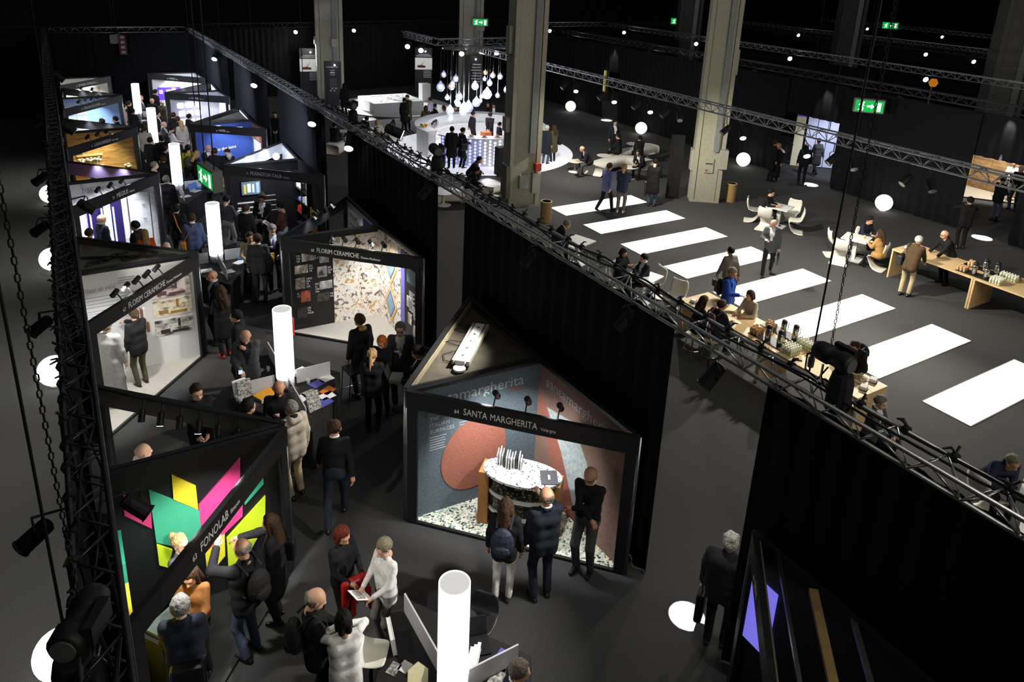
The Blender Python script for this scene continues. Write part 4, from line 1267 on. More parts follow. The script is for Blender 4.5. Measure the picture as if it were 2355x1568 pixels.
for k, u in enumerate((1.22, 1.5, 1.78)):
    tag(MB().tube([wa.P(u, 0.5, 0.09), wa.P(u, 1.55, 0.09)], 0.02, 8).build('light_tube', mat('violet_neon', '#b8b0ff', 0.4, emit=5, ecol='#9a90ff', noise=0.01)),
        '%s upright violet light tube in the marble shower booth' % ('right', 'middle', 'left')[k], 'lamp', 'violet light tubes')
sh = thing('shower_screen', 'clear glass shower screen with chrome frame in the marble booth', 'shower', wa.P(0.55, 0.04, 0.3))
for u in (0.3, 0.85):
    mb = MB()
    wa.rect(mb, u, 0.04, u + 0.025, 1.95, 0.25, 0.025)
    mb.build('frame_bar', M_alu, sh)
mb = MB()
wa.rect(mb, 0.3, 1.95, 0.87, 1.975, 0.25, 0.025)
mb.build('frame_bar', M_alu, sh)
mb = MB()
wa.rect(mb, 0.33, 0.05, 0.85, 1.95, 0.26, 0.006)
mb.build('glass_pane', mat('shower_glass', '#eef4f6', 0.05, noise=0.01, alpha=0.15), sh)
for v in (1.5, 1.1):
    mb = MB()
    wa.rect(mb, 0.42, v, 0.5, v + 0.03, 0.04, 0.06)
    mb.build('tap', M_chrome, sh)
wtext(wa, b71, M_textg, 'MEGIUS', 0.24, 1.9 if wa.flip else 0.3, 2.0, 0.032)
# 70 north cell with wooden floor, orange chair
b70, wa, wb, fr = booth('wood floored booth behind a slanted violet fascia', (2.16, 22.3), (0.0, 24.5), (-0.05, 22.26), M_woodw, M_woodw, M_woodw, lamp=90, lampcol=(1, .9, .75))
mb = MB()
fr.rect(mb, 0.03, HB - 0.1, fr.L - 0.03, HT - 0.01, -0.055, 0.02)
mb.build('fascia_back', mat('fascia_violet', '#6a62a0', 0.6, noise=0.05), b70)
tag(MB().box((0.5, 23.3, 0.9), (0.5, 0.06, 0.6), rz=0.5).build('chair_back', mat('orange_felt', '#d8602c', 0.7, noise=0.05)), 'orange panel inside the wood floored booth', 'panel')
tag(MB().box((0.7, 23.0, 0.8), (0.8, 0.5, 0.05), rz=0.3).build('low_table', M_white), 'white table with green papers in the wood floored booth', 'table')
# ---- 75: wood booth
b75, wa, wb, fr = booth('booth lined with oak boards, shelf and white flowers', (2.23, 28.55), (0.05, 26.1), (0.05, 28.5), M_woodw, M_woodw, M_woodw, 'LEGNOARREDA', 'Bernareggio', '75', spots=3, lamp=150, tsize=0.15, toff=1.0, lampcol=(1, 0.85, 0.55))
shf = thing('wall_shelf', 'pale wooden wall shelf on the oak boards', 'shelf', wa.P(1.6, 1.15, 0.03))
mb = MB()
wa.rect(mb, 1.15, 1.02, 1.92, 1.16, 0.03, 0.25)
mb.build('shelf_board', M_wood, shf)
mb = MB()
wa.rect(mb, 1.15, 1.5, 1.92, 1.55, 0.03, 0.15)
mb.build('shelf_board', M_wood, shf)
M_leaf = mat('leaf_green', '#3a5a2c', 0.6, noise=0.2)
M_petal = mat('white_petal', '#f2ede2', 0.6, noise=0.03)
for k, (u, v) in enumerate(((1.8, 1.18), (1.55, 1.18), (1.32, 1.18), (1.72, 1.56), (0.9, 0.75), (0.7, 0.68), (0.42, 0.85))):
    P = wa.P(u, v, 0.15)
    fl = thing('flower_vase', 'vase of white flowers %s' % ('at the left end of the oak wall shelf', 'second from left on the oak wall shelf', 'at the right end of the oak wall shelf', 'on the upper oak wall shelf', 'hung left on the oak wall', 'hung in the middle of the oak wall', 'hung right on the oak wall')[k], 'flowers', P, 'white flowers on the oak wall')
    MB().lathe([(0.03, 0), (0.045, 0.05), (0.03, 0.12), (0.04, 0.14)], P, 8).build('vase', M_leaf if k > 3 else M_glass, fl)
    mb = MB()
    for q in range(5):
        a = q * 1.3 + k
        mb.ball(P + Vector((0.08 * math.cos(a), 0.08 * math.sin(a), 0.2 + 0.04 * math.sin(2 * a))), (0.055, 0.055, 0.04), 6, 4)
    mb.build('blooms', M_petal, fl)
    mb = MB()
    for q in range(4):
        a = q * 1.6 + k
        mb.ball(P + Vector((0.07 * math.cos(a), 0.07 * math.sin(a), 0.13)), (0.03, 0.03, 0.05), 5, 4)
    mb.build('leaves', M_leaf, fl)
booth('white inner cell behind the oak booth', (2.24, 28.65), (0.1, 30.8), (0.05, 28.6), M_wallwht, M_wallwht, M_grey_floor, lamp=160, lampcol=(0.9, 0.92, 1.0))
# ---- 79: blue wall booth left
b79, wa, wb, fr = booth('booth with sky blue wall and white sample boards on the left', (2.3, 35.2), (0.14, 32.6), (0.14, 35.15), mat('wall_sky', '#8fb0e6', 0.6, noise=0.05, nscale=5), M_wallwht, M_grey_floor, 'CERAMICHE KEOPE', 'Casalgrande', '79', spots=4, lamp=260, tsize=0.15, toff=0.9, lampcol=(0.9, 0.94, 1.0))
for k in range(8):
    mb = MB()
    wa.rect(mb, 1.35 + 0.4 * (k % 2), 0.3 + 0.44 * (k // 2), 1.7 + 0.4 * (k % 2), 0.66 + 0.44 * (k // 2), 0.03, 0.02)
    mb.build('sample_board', M_wallwht, b79)
    mb = MB()
    lines(wa, mb, 1.4 + 0.4 * (k % 2) if not wa.flip else 1.65 + 0.4 * (k % 2), 0.58 + 0.44 * (k // 2), 0.25, 3, 0.09, 0.03, 0.052)
    mb.build('board_print', M_textg, b79)
wtext(wa, b79, M_text, 'Masterplan Wall', 0.2, 2.2 if wa.flip else 0.2, 2.02, 0.052)
booth('white cell behind the sky blue wall', (2.32, 35.3), (0.2, 37.6), (0.14, 35.25), M_wallwht, M_wallwht, M_grey_floor, lamp=180, spots=2, lit=(0, 1))
b83, wa, wb, fr = booth('white booth at the far left end with a chart on the wall', (2.28, 40.6), (0.15, 38.3), (0.15, 40.55), M_wallwht, M_wallwht, M_grey_floor, 'VETRERIA ROMAGNA', 'Forli', '83', spots=0, lamp=300, tsize=0.15, toff=0.9, lampcol=(1.0, 0.95, 0.88))
mb = MB()
wa.rect(mb, 0.5, 1.55, 1.6, 1.85, 0.03, 0.015)
mb.build('wall_panel', mat('panel_taupe', '#8d8984', 0.6, noise=0.05), b83)
mb = MB()
for k in range(2):
    u = 0.3 + 0.2 * k
    wa.poly(mb, [(u, 0.9), (u + 0.02, 0.9), (u + 0.13, 1.3), (u + 0.11, 1.3)], 0.03, 0.01)
    wa.poly(mb, [(u + 0.12, 1.3), (u + 0.14, 1.3), (u + 0.14, 0.9), (u + 0.12, 0.9)], 0.03, 0.01)
mb.build('easel_lines', M_textd, b83)

# ---- booths of the next aisle glimpsed through the right hand gaps
bcl, wa, wb, fr = booth('parquet booth at the right edge', (30.6, 15.9), (33.2, 12.6), (33.25, 16.0), ramp_mat('parquet_herring', [(0.3, '#a8895c'), (0.6, '#c9ab7a')], 6, 'WAVE', rough=0.6, distort=4), ramp_mat('parquet_dark', [(0.3, '#5a452c'), (0.5, '#7a6040'), (0.7, '#8f744e')], 3, rough=0.6, stretch=(1, 1, 5)), ramp_mat('parquet_grey', [(0.3, '#9a9286'), (0.6, '#b5ada0')], 5, rough=0.5, stretch=(6, 1, 1)), 'PARQUET CLIO PRINCE', '', '100', spots=2, lamp=320, tsize=0.24, toff=1.35, lampcol=(1, .93, .82))
mb = MB()
wa.rect(mb, 1.75, 0.04, 2.25, 2.2, 0.03, 0.03)
mb.build('white_pillar', M_wallwht, bcl)
for i in range(3):
    for j in range(3):
        mb = MB()
        wb.rect(mb, 0.1 + 0.75 * i, 0.06 + 0.72 * j, 0.1 + 0.75 * i + 0.73, 0.06 + 0.72 * j + 0.7, 0.03, 0.015 + 0.005 * ((i + j) % 2))
        mb.build('plank_panel', MATS['parquet_dark'], bcl)
gp = thing('glass_partition', 'tall bluish lit glass partition beyond the bright doorway', 'partition', (29.9, 20.3, 0))
Wg = Wall((29.0, 21.3), (30.9, 19.4), (28, 18))
for k in range(6):
    mb = MB()
    Wg.rect(mb, 0.45 * k, 0.04, 0.45 * k + 0.43, 2.62, 0.0, 0.03)
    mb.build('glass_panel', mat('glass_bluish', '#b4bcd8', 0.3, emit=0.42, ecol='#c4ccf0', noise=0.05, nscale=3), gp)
    mb = MB()
    Wg.rect(mb, 0.45 * k - 0.02, 0.0, 0.45 * k, 2.85, 0.0, 0.06)
    mb.build('mullion', M_black, gp)
mb = MB()
Wg.rect(mb, -0.05, 2.62, Wg.L + 0.02, 2.88, 0.0, 0.06)
mb.build('top_rail', M_black, gp)
mb = MB()
Wg.rect(mb, -0.5, 2.3, -0.1, 2.75, 0.0, 0.05)
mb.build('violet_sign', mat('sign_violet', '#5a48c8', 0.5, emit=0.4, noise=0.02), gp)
mb = MB()
Wg.rect(mb, -0.5, 0.0, -0.1, 2.3, 0.0, 0.05)
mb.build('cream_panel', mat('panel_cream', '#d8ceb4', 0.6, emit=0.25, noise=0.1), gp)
spot((28.3, 18.9, 3.6), (29.6, 20.2, 0), 500, 80, 0.8, (0.8, 0.85, 1.0))
ps = thing('framed_poster', 'white poster with yellow edge seen through the left right-hand doorway', 'poster', (30.2, 38.5, 0))
MB().box((30.2, 38.5, 1.45), (1.5, 0.08, 2.9), rz=-0.4).build('frame', M_edge, ps)
Rp = Matrix.Rotation(-0.4, 3, 'Z')
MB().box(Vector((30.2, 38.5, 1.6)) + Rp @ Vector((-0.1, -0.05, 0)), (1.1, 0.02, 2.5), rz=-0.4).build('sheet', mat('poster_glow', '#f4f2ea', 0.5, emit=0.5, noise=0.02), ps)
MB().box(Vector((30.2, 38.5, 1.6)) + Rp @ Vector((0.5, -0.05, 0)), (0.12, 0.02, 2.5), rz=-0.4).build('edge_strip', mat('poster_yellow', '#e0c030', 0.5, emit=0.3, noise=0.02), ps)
sg = thing('hexagon_sign', 'orange hexagonal sign far away at the upper right', 'sign', (42.7, 23.6, 2.4))
RX = Matrix.Rotation(math.radians(-50), 3, 'Z') @ Matrix.Rotation(PI / 2, 3, 'X')
MB().lathe([(0, -0.03), (0.26, -0.03), (0.26, 0.03), (0, 0.03)], (42.7, 23.6, 2.9), 6, M=RX).build('plate', mat('hex_orange', '#e08a1e', 0.5, emit=0.5, noise=0.03), sg)
MB().tube([(42.7, 23.65, 0), (42.7, 23.65, 2.7)], 0.05, 8).build('pole', M_box, sg)
# ------------------------------------------------------------------ crossing stripes on the floor, emission stands in for their overexposed white
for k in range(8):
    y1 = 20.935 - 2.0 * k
    t = thing('floor_stripe', 'white floor stripe, %s of the crossing counted from the far end' % ORD[k], 'marking', (16.6, y1 - 0.5, 0), 'white crossing stripes')
    MB().box((16.603, y1 - 0.498, 0.009), (3.77, 0.997, 0.014)).build('stripe_face', M_stripe, t)
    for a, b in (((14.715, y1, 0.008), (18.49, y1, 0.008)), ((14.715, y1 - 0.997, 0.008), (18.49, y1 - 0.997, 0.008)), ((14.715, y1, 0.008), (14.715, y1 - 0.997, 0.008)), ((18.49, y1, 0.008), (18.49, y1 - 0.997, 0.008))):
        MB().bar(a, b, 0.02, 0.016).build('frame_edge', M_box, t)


# ------------------------------------------------------------------ globe lamps
def globe(x, y, r, label):
    t = thing('globe_lamp', label, 'lamp', (x, y, 0), 'white globe lamps on the floor')
    MB().ball((x, y, r + 0.03), r, 24, 14).build('globe', M_globe, t, smooth=True)
    MB().lathe([(0.12, 0), (0.12, 0.03), (0.1, 0.05), (0.0, 0.05)], (x, y, 0), 16).build('base', M_box, t)


for x, y, r, lab in ((26.13, 35.7, 0.31, 'white globe lamp on the right, farthest one'), (26.15, 29.3, 0.31, 'white globe lamp behind the curved bench'),
                     (26.2, 22.3, 0.31, 'white globe lamp beside the beige grey column'), (26.25, 15.4, 0.31, 'white globe lamp at the right below the big exit sign'),
                     (-0.62, 28.3, 0.3, 'white globe lamp on the left, farthest one behind the truss'), (-0.66, 22.0, 0.3, 'white globe lamp left of the truss, second from the back'),
                     (-0.72, 15.65, 0.3, 'white globe lamp left of the truss, beside the white tile booth'), (-0.78, 8.45, 0.3, 'white globe lamp at the bottom left corner')):
    globe(x, y, r, lab)


# ------------------------------------------------------------------ furniture
def panton(x, y, rz, label, group='white cantilever chairs'):
    """one piece moulded S chair: back, seat shell, flowing base"""
    t = thing('cantilever_chair', label, 'chair', (0, 0, 0), group)
    prof = [(-0.22, 0.84, .19), (-0.235, 0.78, .225), (-0.22, 0.66, .24), (-0.19, 0.54, .23), (-0.13, 0.455, .235), (0.0, 0.425, .245), (0.13, 0.43, .25), (0.215, 0.425, .245)]
    base = [(0.215, 0.425, .245), (0.245, 0.39, .235), (0.235, 0.33, .20), (0.19, 0.22, .16), (0.12, 0.1, .18), (0.02, 0.03, .235), (-0.12, 0.006, .27), (-0.24, 0.004, .27), (-0.27, 0.004, .2)]

    def sheet(pr, lip):
        mb = MB()
        vs, fs = [], []
        cols = (-1, -.7, -.35, 0, .35, .7, 1)
        for yy, zz, w in pr:
            for c in cols:
                vs.append((c * w, yy + (0.03 * (c * c) if zz > 0.5 else 0), zz + lip * (abs(c) ** 3)))
        n = len(cols)
        for i in range(len(pr) - 1):
            for j in range(n - 1):
                a = i * n + j
                fs.append((a, a + 1, a + n + 1, a + n))
        mb.add(vs, fs)
        return mb
    for nm, pr, lip in (('back_and_seat', prof, 0.035), ('flowing_base', base, 0.0)):
        o = sheet(pr, lip).build(nm, M_plastic, t, smooth=True)
        md = o.modifiers.new('thickness', 'SOLIDIFY')
        md.thickness = 0.022
    return place(t, (x, y, 0), rz)


def yaw(deg):
    return -math.radians(deg)


p0 = None
for x, y, f, lab in ((20.55, 16.75, 140, 'back left chair at the far white table, half hidden by the seated man'), (20.25, 15.95, 60, 'front left chair at the far white table'), (21.65, 15.95, 250, 'back right chair at the far white table'), (21.0, 15.25, 320, 'front right chair at the far white table'),
                     (20.35, 13.25, 130, 'chair behind the nearer white table'), (19.95, 12.75, 60, 'empty chair left of the nearer white table'), (20.62, 11.95, 345, 'chair with a beige bag at the nearer white table'), (21.25, 12.9, 230, 'chair of the dark haired man at the nearer white table'),
                     (12.85, 12.5, 250, 'lone empty chair beyond the middle truss'), (13.0, 13.45, 280, 'chair of the man with pink badge behind the middle truss'), (12.2, 14.1, 170, 'chair of the reading woman behind the middle truss'),
                     (12.35, 16.6, 120, 'chair of the elderly man by the first waste bin'), (12.2, 4.45, 110, 'chair at the lower right edge behind the person in navy')):
    if p0 is None:
        p0 = panton(x, y, yaw(f), 'white moulded ' + lab)
    else:
        dup(p0, (x, y, 0), yaw(f), 'white moulded ' + lab)


def white_table(x, y, rz, label):
    t = thing('cafe_table', label, 'table', (x, y, 0), 'square white tables')
    MB().box((x, y, 0.715), (0.75, 0.75, 0.03), rz=rz).build('table_top', M_white, t)
    MB().box((x, y, 0.36), (0.12, 0.12, 0.68), rz=rz).build('pedestal', M_white, t)
    MB().box((x, y, 0.012), (0.5, 0.5, 0.02), rz=rz).build('foot_plate', M_white, t)


white_table(20.95, 15.95, 0.35, 'square white pedestal table with the man in black, farther right')
white_table(20.65, 12.75, 0.35, 'square white pedestal table with two people talking')
white_table(12.55, 13.4, 0.3, 'square white table between the reading woman and man with badge')
white_table(12.5, 16.25, 0.3, 'square white table of the elderly man by the first bin')
white_table(12.6, 3.75, 0.3, 'square white table cut by the lower right edge')


def tulip(x, y, h, r, label):
    t = thing('round_table', label, 'table', (x, y, 0), 'low round white tables')
    MB().lathe([(0.0, h - 0.02), (r - 0.03, h - 0.02), (r, h - 0.005), (r, h), (0, h + 0.002)], (x, y, 0), 28).build('table_top', M_plastic, t)
    MB().lathe([(r * .8, 0), (r * .8, 0.012), (r * .4, 0.03), (0.05, 0.07), (0.035, 0.2), (0.04, h - 0.02)], (x, y, 0), 20).build('pedestal', M_plastic, t, smooth=True)


for x, y, lab in ((18.45, 24.6, 'low round table of the balding man in black suit'), (20.25, 24.9, 'low round table in the far hollow of the curved bench'), (22.5, 24.6, 'low round table at the right end of the curved bench'),
                  (23.0, 26.2, 'low round table with the bright screen behind the curved bench'), (20.0, 22.9, 'low round table behind the man in bright blue jacket'), (11.35, 22.8, 'low round table seen below the truss left of the near column'),
                  (13.45, 22.95, 'low round table of the two seated people at the near column'), (13.4, 35.5, 'low round table of the far left bench'), (11.3, 33.4, 'low round table seen through the first curtain gap'), (13.0, 33.2, 'low round table right of the far left bench')):
    tulip(x, y, 0.47, 0.34, lab)


def bench(label, x, y, rz, pts, wmul=1.0):
    """curved upholstered bench: swept rounded block"""
    t = thing('curved_bench', label, 'bench', (0, 0, 0), 'white curved benches')
    mb = MB()
    P = []
    n = len(pts)
    for i in range(n - 1):
        for q in range(4):
            u = q / 4
            p0_, p1, p2, p3 = (Vector(pts[max(i - 1, 0)]), Vector(pts[i]), Vector(pts[i + 1]), Vector(pts[min(i + 2, n - 1)]))
            P.append(0.5 * ((2 * p1) + (p2 - p0_) * u + (2 * p0_ - 5 * p1 + 4 * p2 - p3) * u * u + (3 * p1 - p0_ - 3 * p2 + p3) * u ** 3))
    P.append(Vector(pts[-1]))
    vs, fs = [], []
    sec = [(-.42, 0.02), (-.5, .12), (-.5, .34), (-.44, .42), (-.2, .45), (.2, .45), (.44, .42), (.5, .34), (.5, .12), (.42, .02)]
    N = len(P)
    for i, p in enumerate(P):
        tg = (P[min(i + 1, N - 1)] - P[max(i - 1, 0)])
        tg = Vector((tg.x, tg.y, 0)).normalized()
        s = Vector((tg.y, -tg.x, 0))
        w = (0.72 + 0.16 * abs(2 * i / (N - 1) - 1)) * wmul
        for a, z in sec:
            zz = z if z < 0.2 else z * (1.0 + 0.0 * a)
            vs.append((p.x + s.x * a * w, p.y + s.y * a * w, zz + (0.06 if z < 0.2 and 3 < i < N - 4 else 0)))
    k = len(sec)
    for i in range(N - 1):
        for j in range(k):
            a, b = i * k + j, i * k + (j + 1) % k
            fs.append((a, b, b + k, a + k))
    fs.append(tuple(range(k)))
    fs.append(tuple((N - 1) * k + j for j in range(k - 1, -1, -1)))
    mb.add(vs, fs)
    mb.build('seat_block', M_plastic, t, smooth=True)
    mb = MB()
    for p in (P[2], P[N // 2], P[-3]):
        mb.box((p.x, p.y, 0.03), (0.4, 0.4, 0.06))
    mb.build('plinth', M_box, t)
    return place(t, (x, y, 0), rz)


bench('large white curved bench with three lobes in the middle of the lounge', 0, 0, 0, [(18.75, 23.75, 0), (19.8, 24.3, 0), (20.9, 24.55, 0), (21.5, 24.2, 0), (21.6, 23.5, 0)], 1.0)
bench('white curved bench arm at the back of the large bench', 0, 0, 0, [(21.1, 25.0, 0), (21.8, 25.4, 0), (22.9, 25.6, 0), (23.9, 25.9, 0)], 0.95)
bench('white curved bench seen through the first curtain gap', 0, 0, 0, [(9.9, 31.1, 0), (10.6, 31.7, 0), (11.4, 32.2, 0)])
bench('white curved bench left of the bar', 0, 0, 0, [(12.2, 33.0, 0), (12.9, 32.3, 0), (13.6, 32.5, 0)])
bench('white curved bench below the truss left of the near column', 0, 0, 0, [(10.6, 23.0, 0), (11.4, 23.3, 0), (12.2, 22.9, 0), (13.0, 23.4, 0), (13.9, 23.6, 0)])


def bin_(x, y, label):
    t = thing('waste_bin', label, 'bin', (x, y, 0), 'cardboard waste bins')
    MB().lathe([(0.19, 0), (0.19, 0.72), (0.165, 0.72), (0.165, 0.2), (0.0, 0.2)], (x, y, 0), 18).build('drum', mat('fibre_drum', '#a58652', 0.75, noise=0.1, nscale=15), t)
    MB().lathe([(0.195, 0.7), (0.197, 0.735), (0.165, 0.735), (0.165, 0.7)], (x, y, 0), 18).build('rim', mat('drum_rim', '#c9b483', 0.6, noise=0.05), t)


bin_(21.6, 18.75, 'round cardboard bin right of the beige grey column')
bin_(13.75, 19.8, 'round cardboard bin at the foot of the nearest column')


# ------------------------------------------------------------------ long wooden tables
def long_table(x0, x1, y0, y1, label, legs):
    t = thing('long_table', label, 'table', ((x0 + x1) / 2, (y0 + y1) / 2, 0), 'long plywood tables')
    xm = (x0 + x1) / 2
    ys = [y0] + list(legs) + [y1]
    for i in range(len(ys) - 1):
        for a, b in ((x0, xm - 0.004), (xm + 0.004, x1)):
            MB().box(((a + b) / 2, (ys[i] + ys[i + 1]) / 2, 0.88), (b - a, ys[i + 1] - ys[i] - 0.006, 0.045)).build('board', M_wood, t)
        for y in (ys[i] + 0.03, ys[i + 1] - 0.03):
            for a, b in ((x0, xm - 0.004), (xm + 0.004, x1)):
                MB().box(((a + b) / 2, y, 0.43), (b - a, 0.045, 0.856)).build('leg_panel', M_wood, t)
    return t


long_table(12.12, 13.06, 6.84, 11.62, 'long pale wooden table behind the middle truss with coffee flasks', (9.15,))
long_table(20.33, 21.45, 6.7, 11.4, 'long pale wooden table at the right edge with coffee flasks', (9.05,))
M_flask = mat('flask_steel', '#b5b2aa', 0.2, 1.0, noise=0.05)


def flask(x, y, z, label):
    t = thing('vacuum_flask', label, 'flask', (x, y, z), 'steel vacuum flasks')
    MB().lathe([(0.06, 0), (0.065, 0.02), (0.065, 0.24), (0.055, 0.27)], (x, y, z), 14).build('body', M_flask, t, smooth=True)
    MB().lathe([(0.06, 0.27), (0.062, 0.3), (0.05, 0.345), (0.02, 0.36), (0, 0.36)], (x, y, z), 12).build('pump_lid', M_black, t)
    MB().tube([(x + .055, y - 0.02, z + .29), (x + 0.1, y - .04, z + .27), (x + .1, y - .04, z + .12), (x + .066, y - 0.03, z + .1)], 0.009, 5).build('handle', M_black, t)


def tray(x, y, z, w, d, label):
    tag(MB().box((x, y, z + 0.008), (w, d, 0.014)).build('tray', M_black), label, 'tray')


def cups(x, y, z, nx, ny, where, gname, rz=0.35):
    k = 0
    for i in range(nx):
        for j in range(ny):
            px, py = x + 0.085 * i, y - 0.085 * j
            n = 3 if (i + j) % 3 else 2
            t = thing('cup_stack', 'paper cup stack, %s column, %s row, %s' % (ORD[i], ORD[j], where), 'cups', (px, py, z), gname)
            for q in range(n):
                MB().lathe([(0.026, 0.0), (0.038, 0.085), (0.04, 0.09), (0.036, 0.088), (0.0, 0.02)], (px, py, z + 0.03 * q + (0.0)), 10).build('paper_cup', M_cup, t)
            k += 1


def milks(x, y, z, nx, ny, where, gname):
    M_mk = mat('bottle_white', '#e9ead8', 0.4, noise=0.03)
    M_mg = mat('bottle_green', '#a9c08a', 0.4, noise=0.05)
    first = None
    for i in range(nx):
        for j in range(ny):
            p = (x + 0.072 * i, y - 0.072 * j, z)
            lab = 'small white bottle, %s column, %s row, %s' % (ORD[i], ORD[j], where)
            if first is None:
                t = thing('small_bottle', lab, 'bottle', p, gname)
                MB().lathe([(0.03, 0), (0.031, 0.1), (0.02, 0.13), (0.016, 0.14)], p, 8).build('bottle_body', M_mk, t)
                MB().lathe([(0.0315, 0.03), (0.0315, 0.07)], p, 8).build('wrap_label', M_mg, t)
                MB().lathe([(0.018, 0.138), (0.018, 0.162), (0, 0.164)], p, 8).build('cap', M_mk, t)
                first = t
            else:
                dup(first, p, 0, lab)


Z9 = 0.905
for (ox, oy, nm, w1) in ((12.35, 9.2, 'near', 'the long table behind the truss'), (20.5, 9.15, 'right', 'the right hand table')):
    tray(ox + 0.1, oy - 0.05, Z9, 0.36, 1.0, 'black tray under the flasks at the near side of %s' % w1)
    tray(ox + 0.62 if nm == 'near' else ox + 0.68, oy + 0.1, Z9, 0.3, 1.0, 'black tray under the flasks at the far side of %s' % w1)
    fx = 0.55 if nm == 'near' else 0.62
    for q, (dx, dy, pos) in enumerate(((0.05, 0.02, 'left near'), (0.08, -0.27, 'right near'), (fx, 0.03, 'left far'), (fx + 0.04, -0.25, 'right far'))):
        flask(ox + dx, oy + dy, Z9 + 0.015, 'steel vacuum flask, black lid, %s one on %s' % (pos, w1))
    cups(ox - 0.02, oy + 0.42, Z9 + 0.015, 3, 3, 'near block on ' + w1, 'paper cups on ' + w1)
    cups(ox + fx - 0.03, oy + 0.45, Z9 + 0.015, 2, 3, 'far block on ' + w1, 'paper cups on the far side of ' + w1)
    milks(ox - 0.08, oy - 0.47, Z9 + 0.015, 5, 4, 'near block on ' + w1, 'small bottles on ' + w1)
    milks(ox + fx - 0.08, oy - 0.42, Z9 + 0.015, 3, 6, 'far block on ' + w1, 'small bottles on the far side of ' + w1)


def bowl(x, y, z, label):
    t = thing('glass_bowl', label, 'bowl', (x, y, z))
    MB().lathe([(0.06, 0.0), (0.12, 0.03), (0.16, 0.09), (0.155, 0.09), (0.11, 0.035), (0.0, 0.01)], (x, y, z), 16).build('bowl_glass', M_glass, t, smooth=True)
    mb = MB()
    random.seed(int(x * 100))
    for k in range(46):
        a, r = random.random() * 2 * PI, 0.12 * math.sqrt(random.random())
        mb.box((x + r * math.cos(a), y + r * math.sin(a), z + 0.05 + 0.05 * random.random()), (0.05, 0.018, 0.012), M=Matrix.Rotation(random.random() * 3, 3, 'Z') @ Matrix.Rotation(random.random(), 3, 'X'))
    tag(mb.build('snacks', mat('snack_brown', '#a5814e', 0.7, noise=0.2), t), kind='stuff')


bowl(12.72, 11.0, Z9, 'glass bowl of brown snacks at the far end of the near wooden table')
bowl(12.68, 7.2, Z9, 'glass bowl of snacks at the close end of the near wooden table')
for x, y, lab in ((12.94, 7.08, 'white napkin box at the corner of the near wooden table'), (12.52, 7.0, 'white napkin box beside the snack bowl on the near wooden table'), (12.3, 11.35, 'white napkin box at the far end of the near wooden table'), (20.75, 11.2, 'white napkin box behind the white haired man on the right table')):
    t = thing('napkin_box', lab, 'box', (x, y, Z9))
    MB().box((x, y, Z9 + 0.04), (0.14, 0.12, 0.07), rz=0.3).build('napkins', M_paper, t)
    MB().box((x, y, Z9 + 0.005), (0.17, 0.15, 0.01), rz=0.3).build('holder', M_black, t)
for x, y, lab in ((12.5, 8.6, 'single paper cup near the hoist on the near wooden table'), (13.0, 8.35, 'single paper cup by the far bottles on the near wooden table'), (20.55, 8.45, 'single paper cup on the near edge of the right wooden table'), (21.3, 8.3, 'single paper cup behind the bottles on the right wooden table'), (18.5, 24.55, 'paper cup on the low round table'), (20.8, 12.6, 'white cup on the nearer square table')):
    z = Z9 if y < 12 else (0.475 if y > 20 else 0.735)
    t = thing('paper_cup', lab, 'cup', (x, y, z))
    MB().lathe([(0.028, 0.0), (0.04, 0.09), (0.043, 0.092), (0.037, 0.09), (0.0, 0.02)], (x, y, z), 12).build('cup_body', M_cup, t)

# ------------------------------------------------------------------ bar
BC = Vector((16.5, 29.4, 0))
tag(MB().lathe([(4.3, 0.001), (4.3, 0.03), (0, 0.031)], BC, 72).build('bar_platform', mat('gloss_white_floor', '#eeeef0', 0.4, emit=0.55, ecol='#f4f4ff', noise=0.02)), 'large round white platform under the bar', 'platform')  # added emission lifts this white, the lamps alone leave it grey
bar = thing('bar_counter', 'round white bar counter with rows of glowing bottle ends', 'counter', BC)


def arc(r0, r1, z0, z1, a0, a1, n=24):
    mb = MB()
    P = []
    for k in range(n + 1):
        a = a0 + (a1 - a0) * k / n
        P.append((math.cos(a), math.sin(a)))
    vs, fs = [], []
    for c, s_ in P:
        vs += [(BC.x + r0 * c, BC.y + r0 * s_, z0), (BC.x + r1 * c, BC.y + r1 * s_, z0), (BC.x + r1 * c, BC.y + r1 * s_, z1), (BC.x + r0 * c, BC.y + r0 * s_, z1)]
    for k in range(n):
        for j in range(4):
            a, b = k * 4 + j, k * 4 + (j + 1) % 4
            fs.append((a, b, b + 4, a + 4))
    fs += [(0, 1, 2, 3), (n * 4 + 3, n * 4 + 2, n * 4 + 1, n * 4)]
    return mb.add(vs, fs)


D = math.radians
# outer ring open on the side facing the camera
arc(2.55, 2.95, 0.02, 1.18, D(-70), D(190), 48).build('outer_wall', M_white, bar)
arc(2.45, 3.05, 1.18, 1.23, D(-70), D(190), 48).build('bar_top', mat('bar_top', '#e4e4e8', 0.3, noise=0.02), bar)
arc(2.0, 2.56, 0.82, 0.86, D(-60), D(185), 40).build('service_shelf', M_white, bar)
arc(2.72, 3.0, 0.02, 1.2, D(206), D(282), 30).build('front_wall', mat('bar_front', '#d6d6e0', 0.4, noise=0.03), bar)
arc(2.45, 3.06, 1.2, 1.25, D(204), D(284), 30).build('front_top', MATS['bar_top'], bar)
M_bb = mat('bottle_glow_blue', '#c9d0ff', 0.3, emit=2.2, ecol='#8f96ff', noise=0.02)
M_bw = mat('bottle_glow_white', '#ffffff', 0.3, emit=1.3, ecol='#e8eaff', noise=0.02)
proto = None
cnt = 0
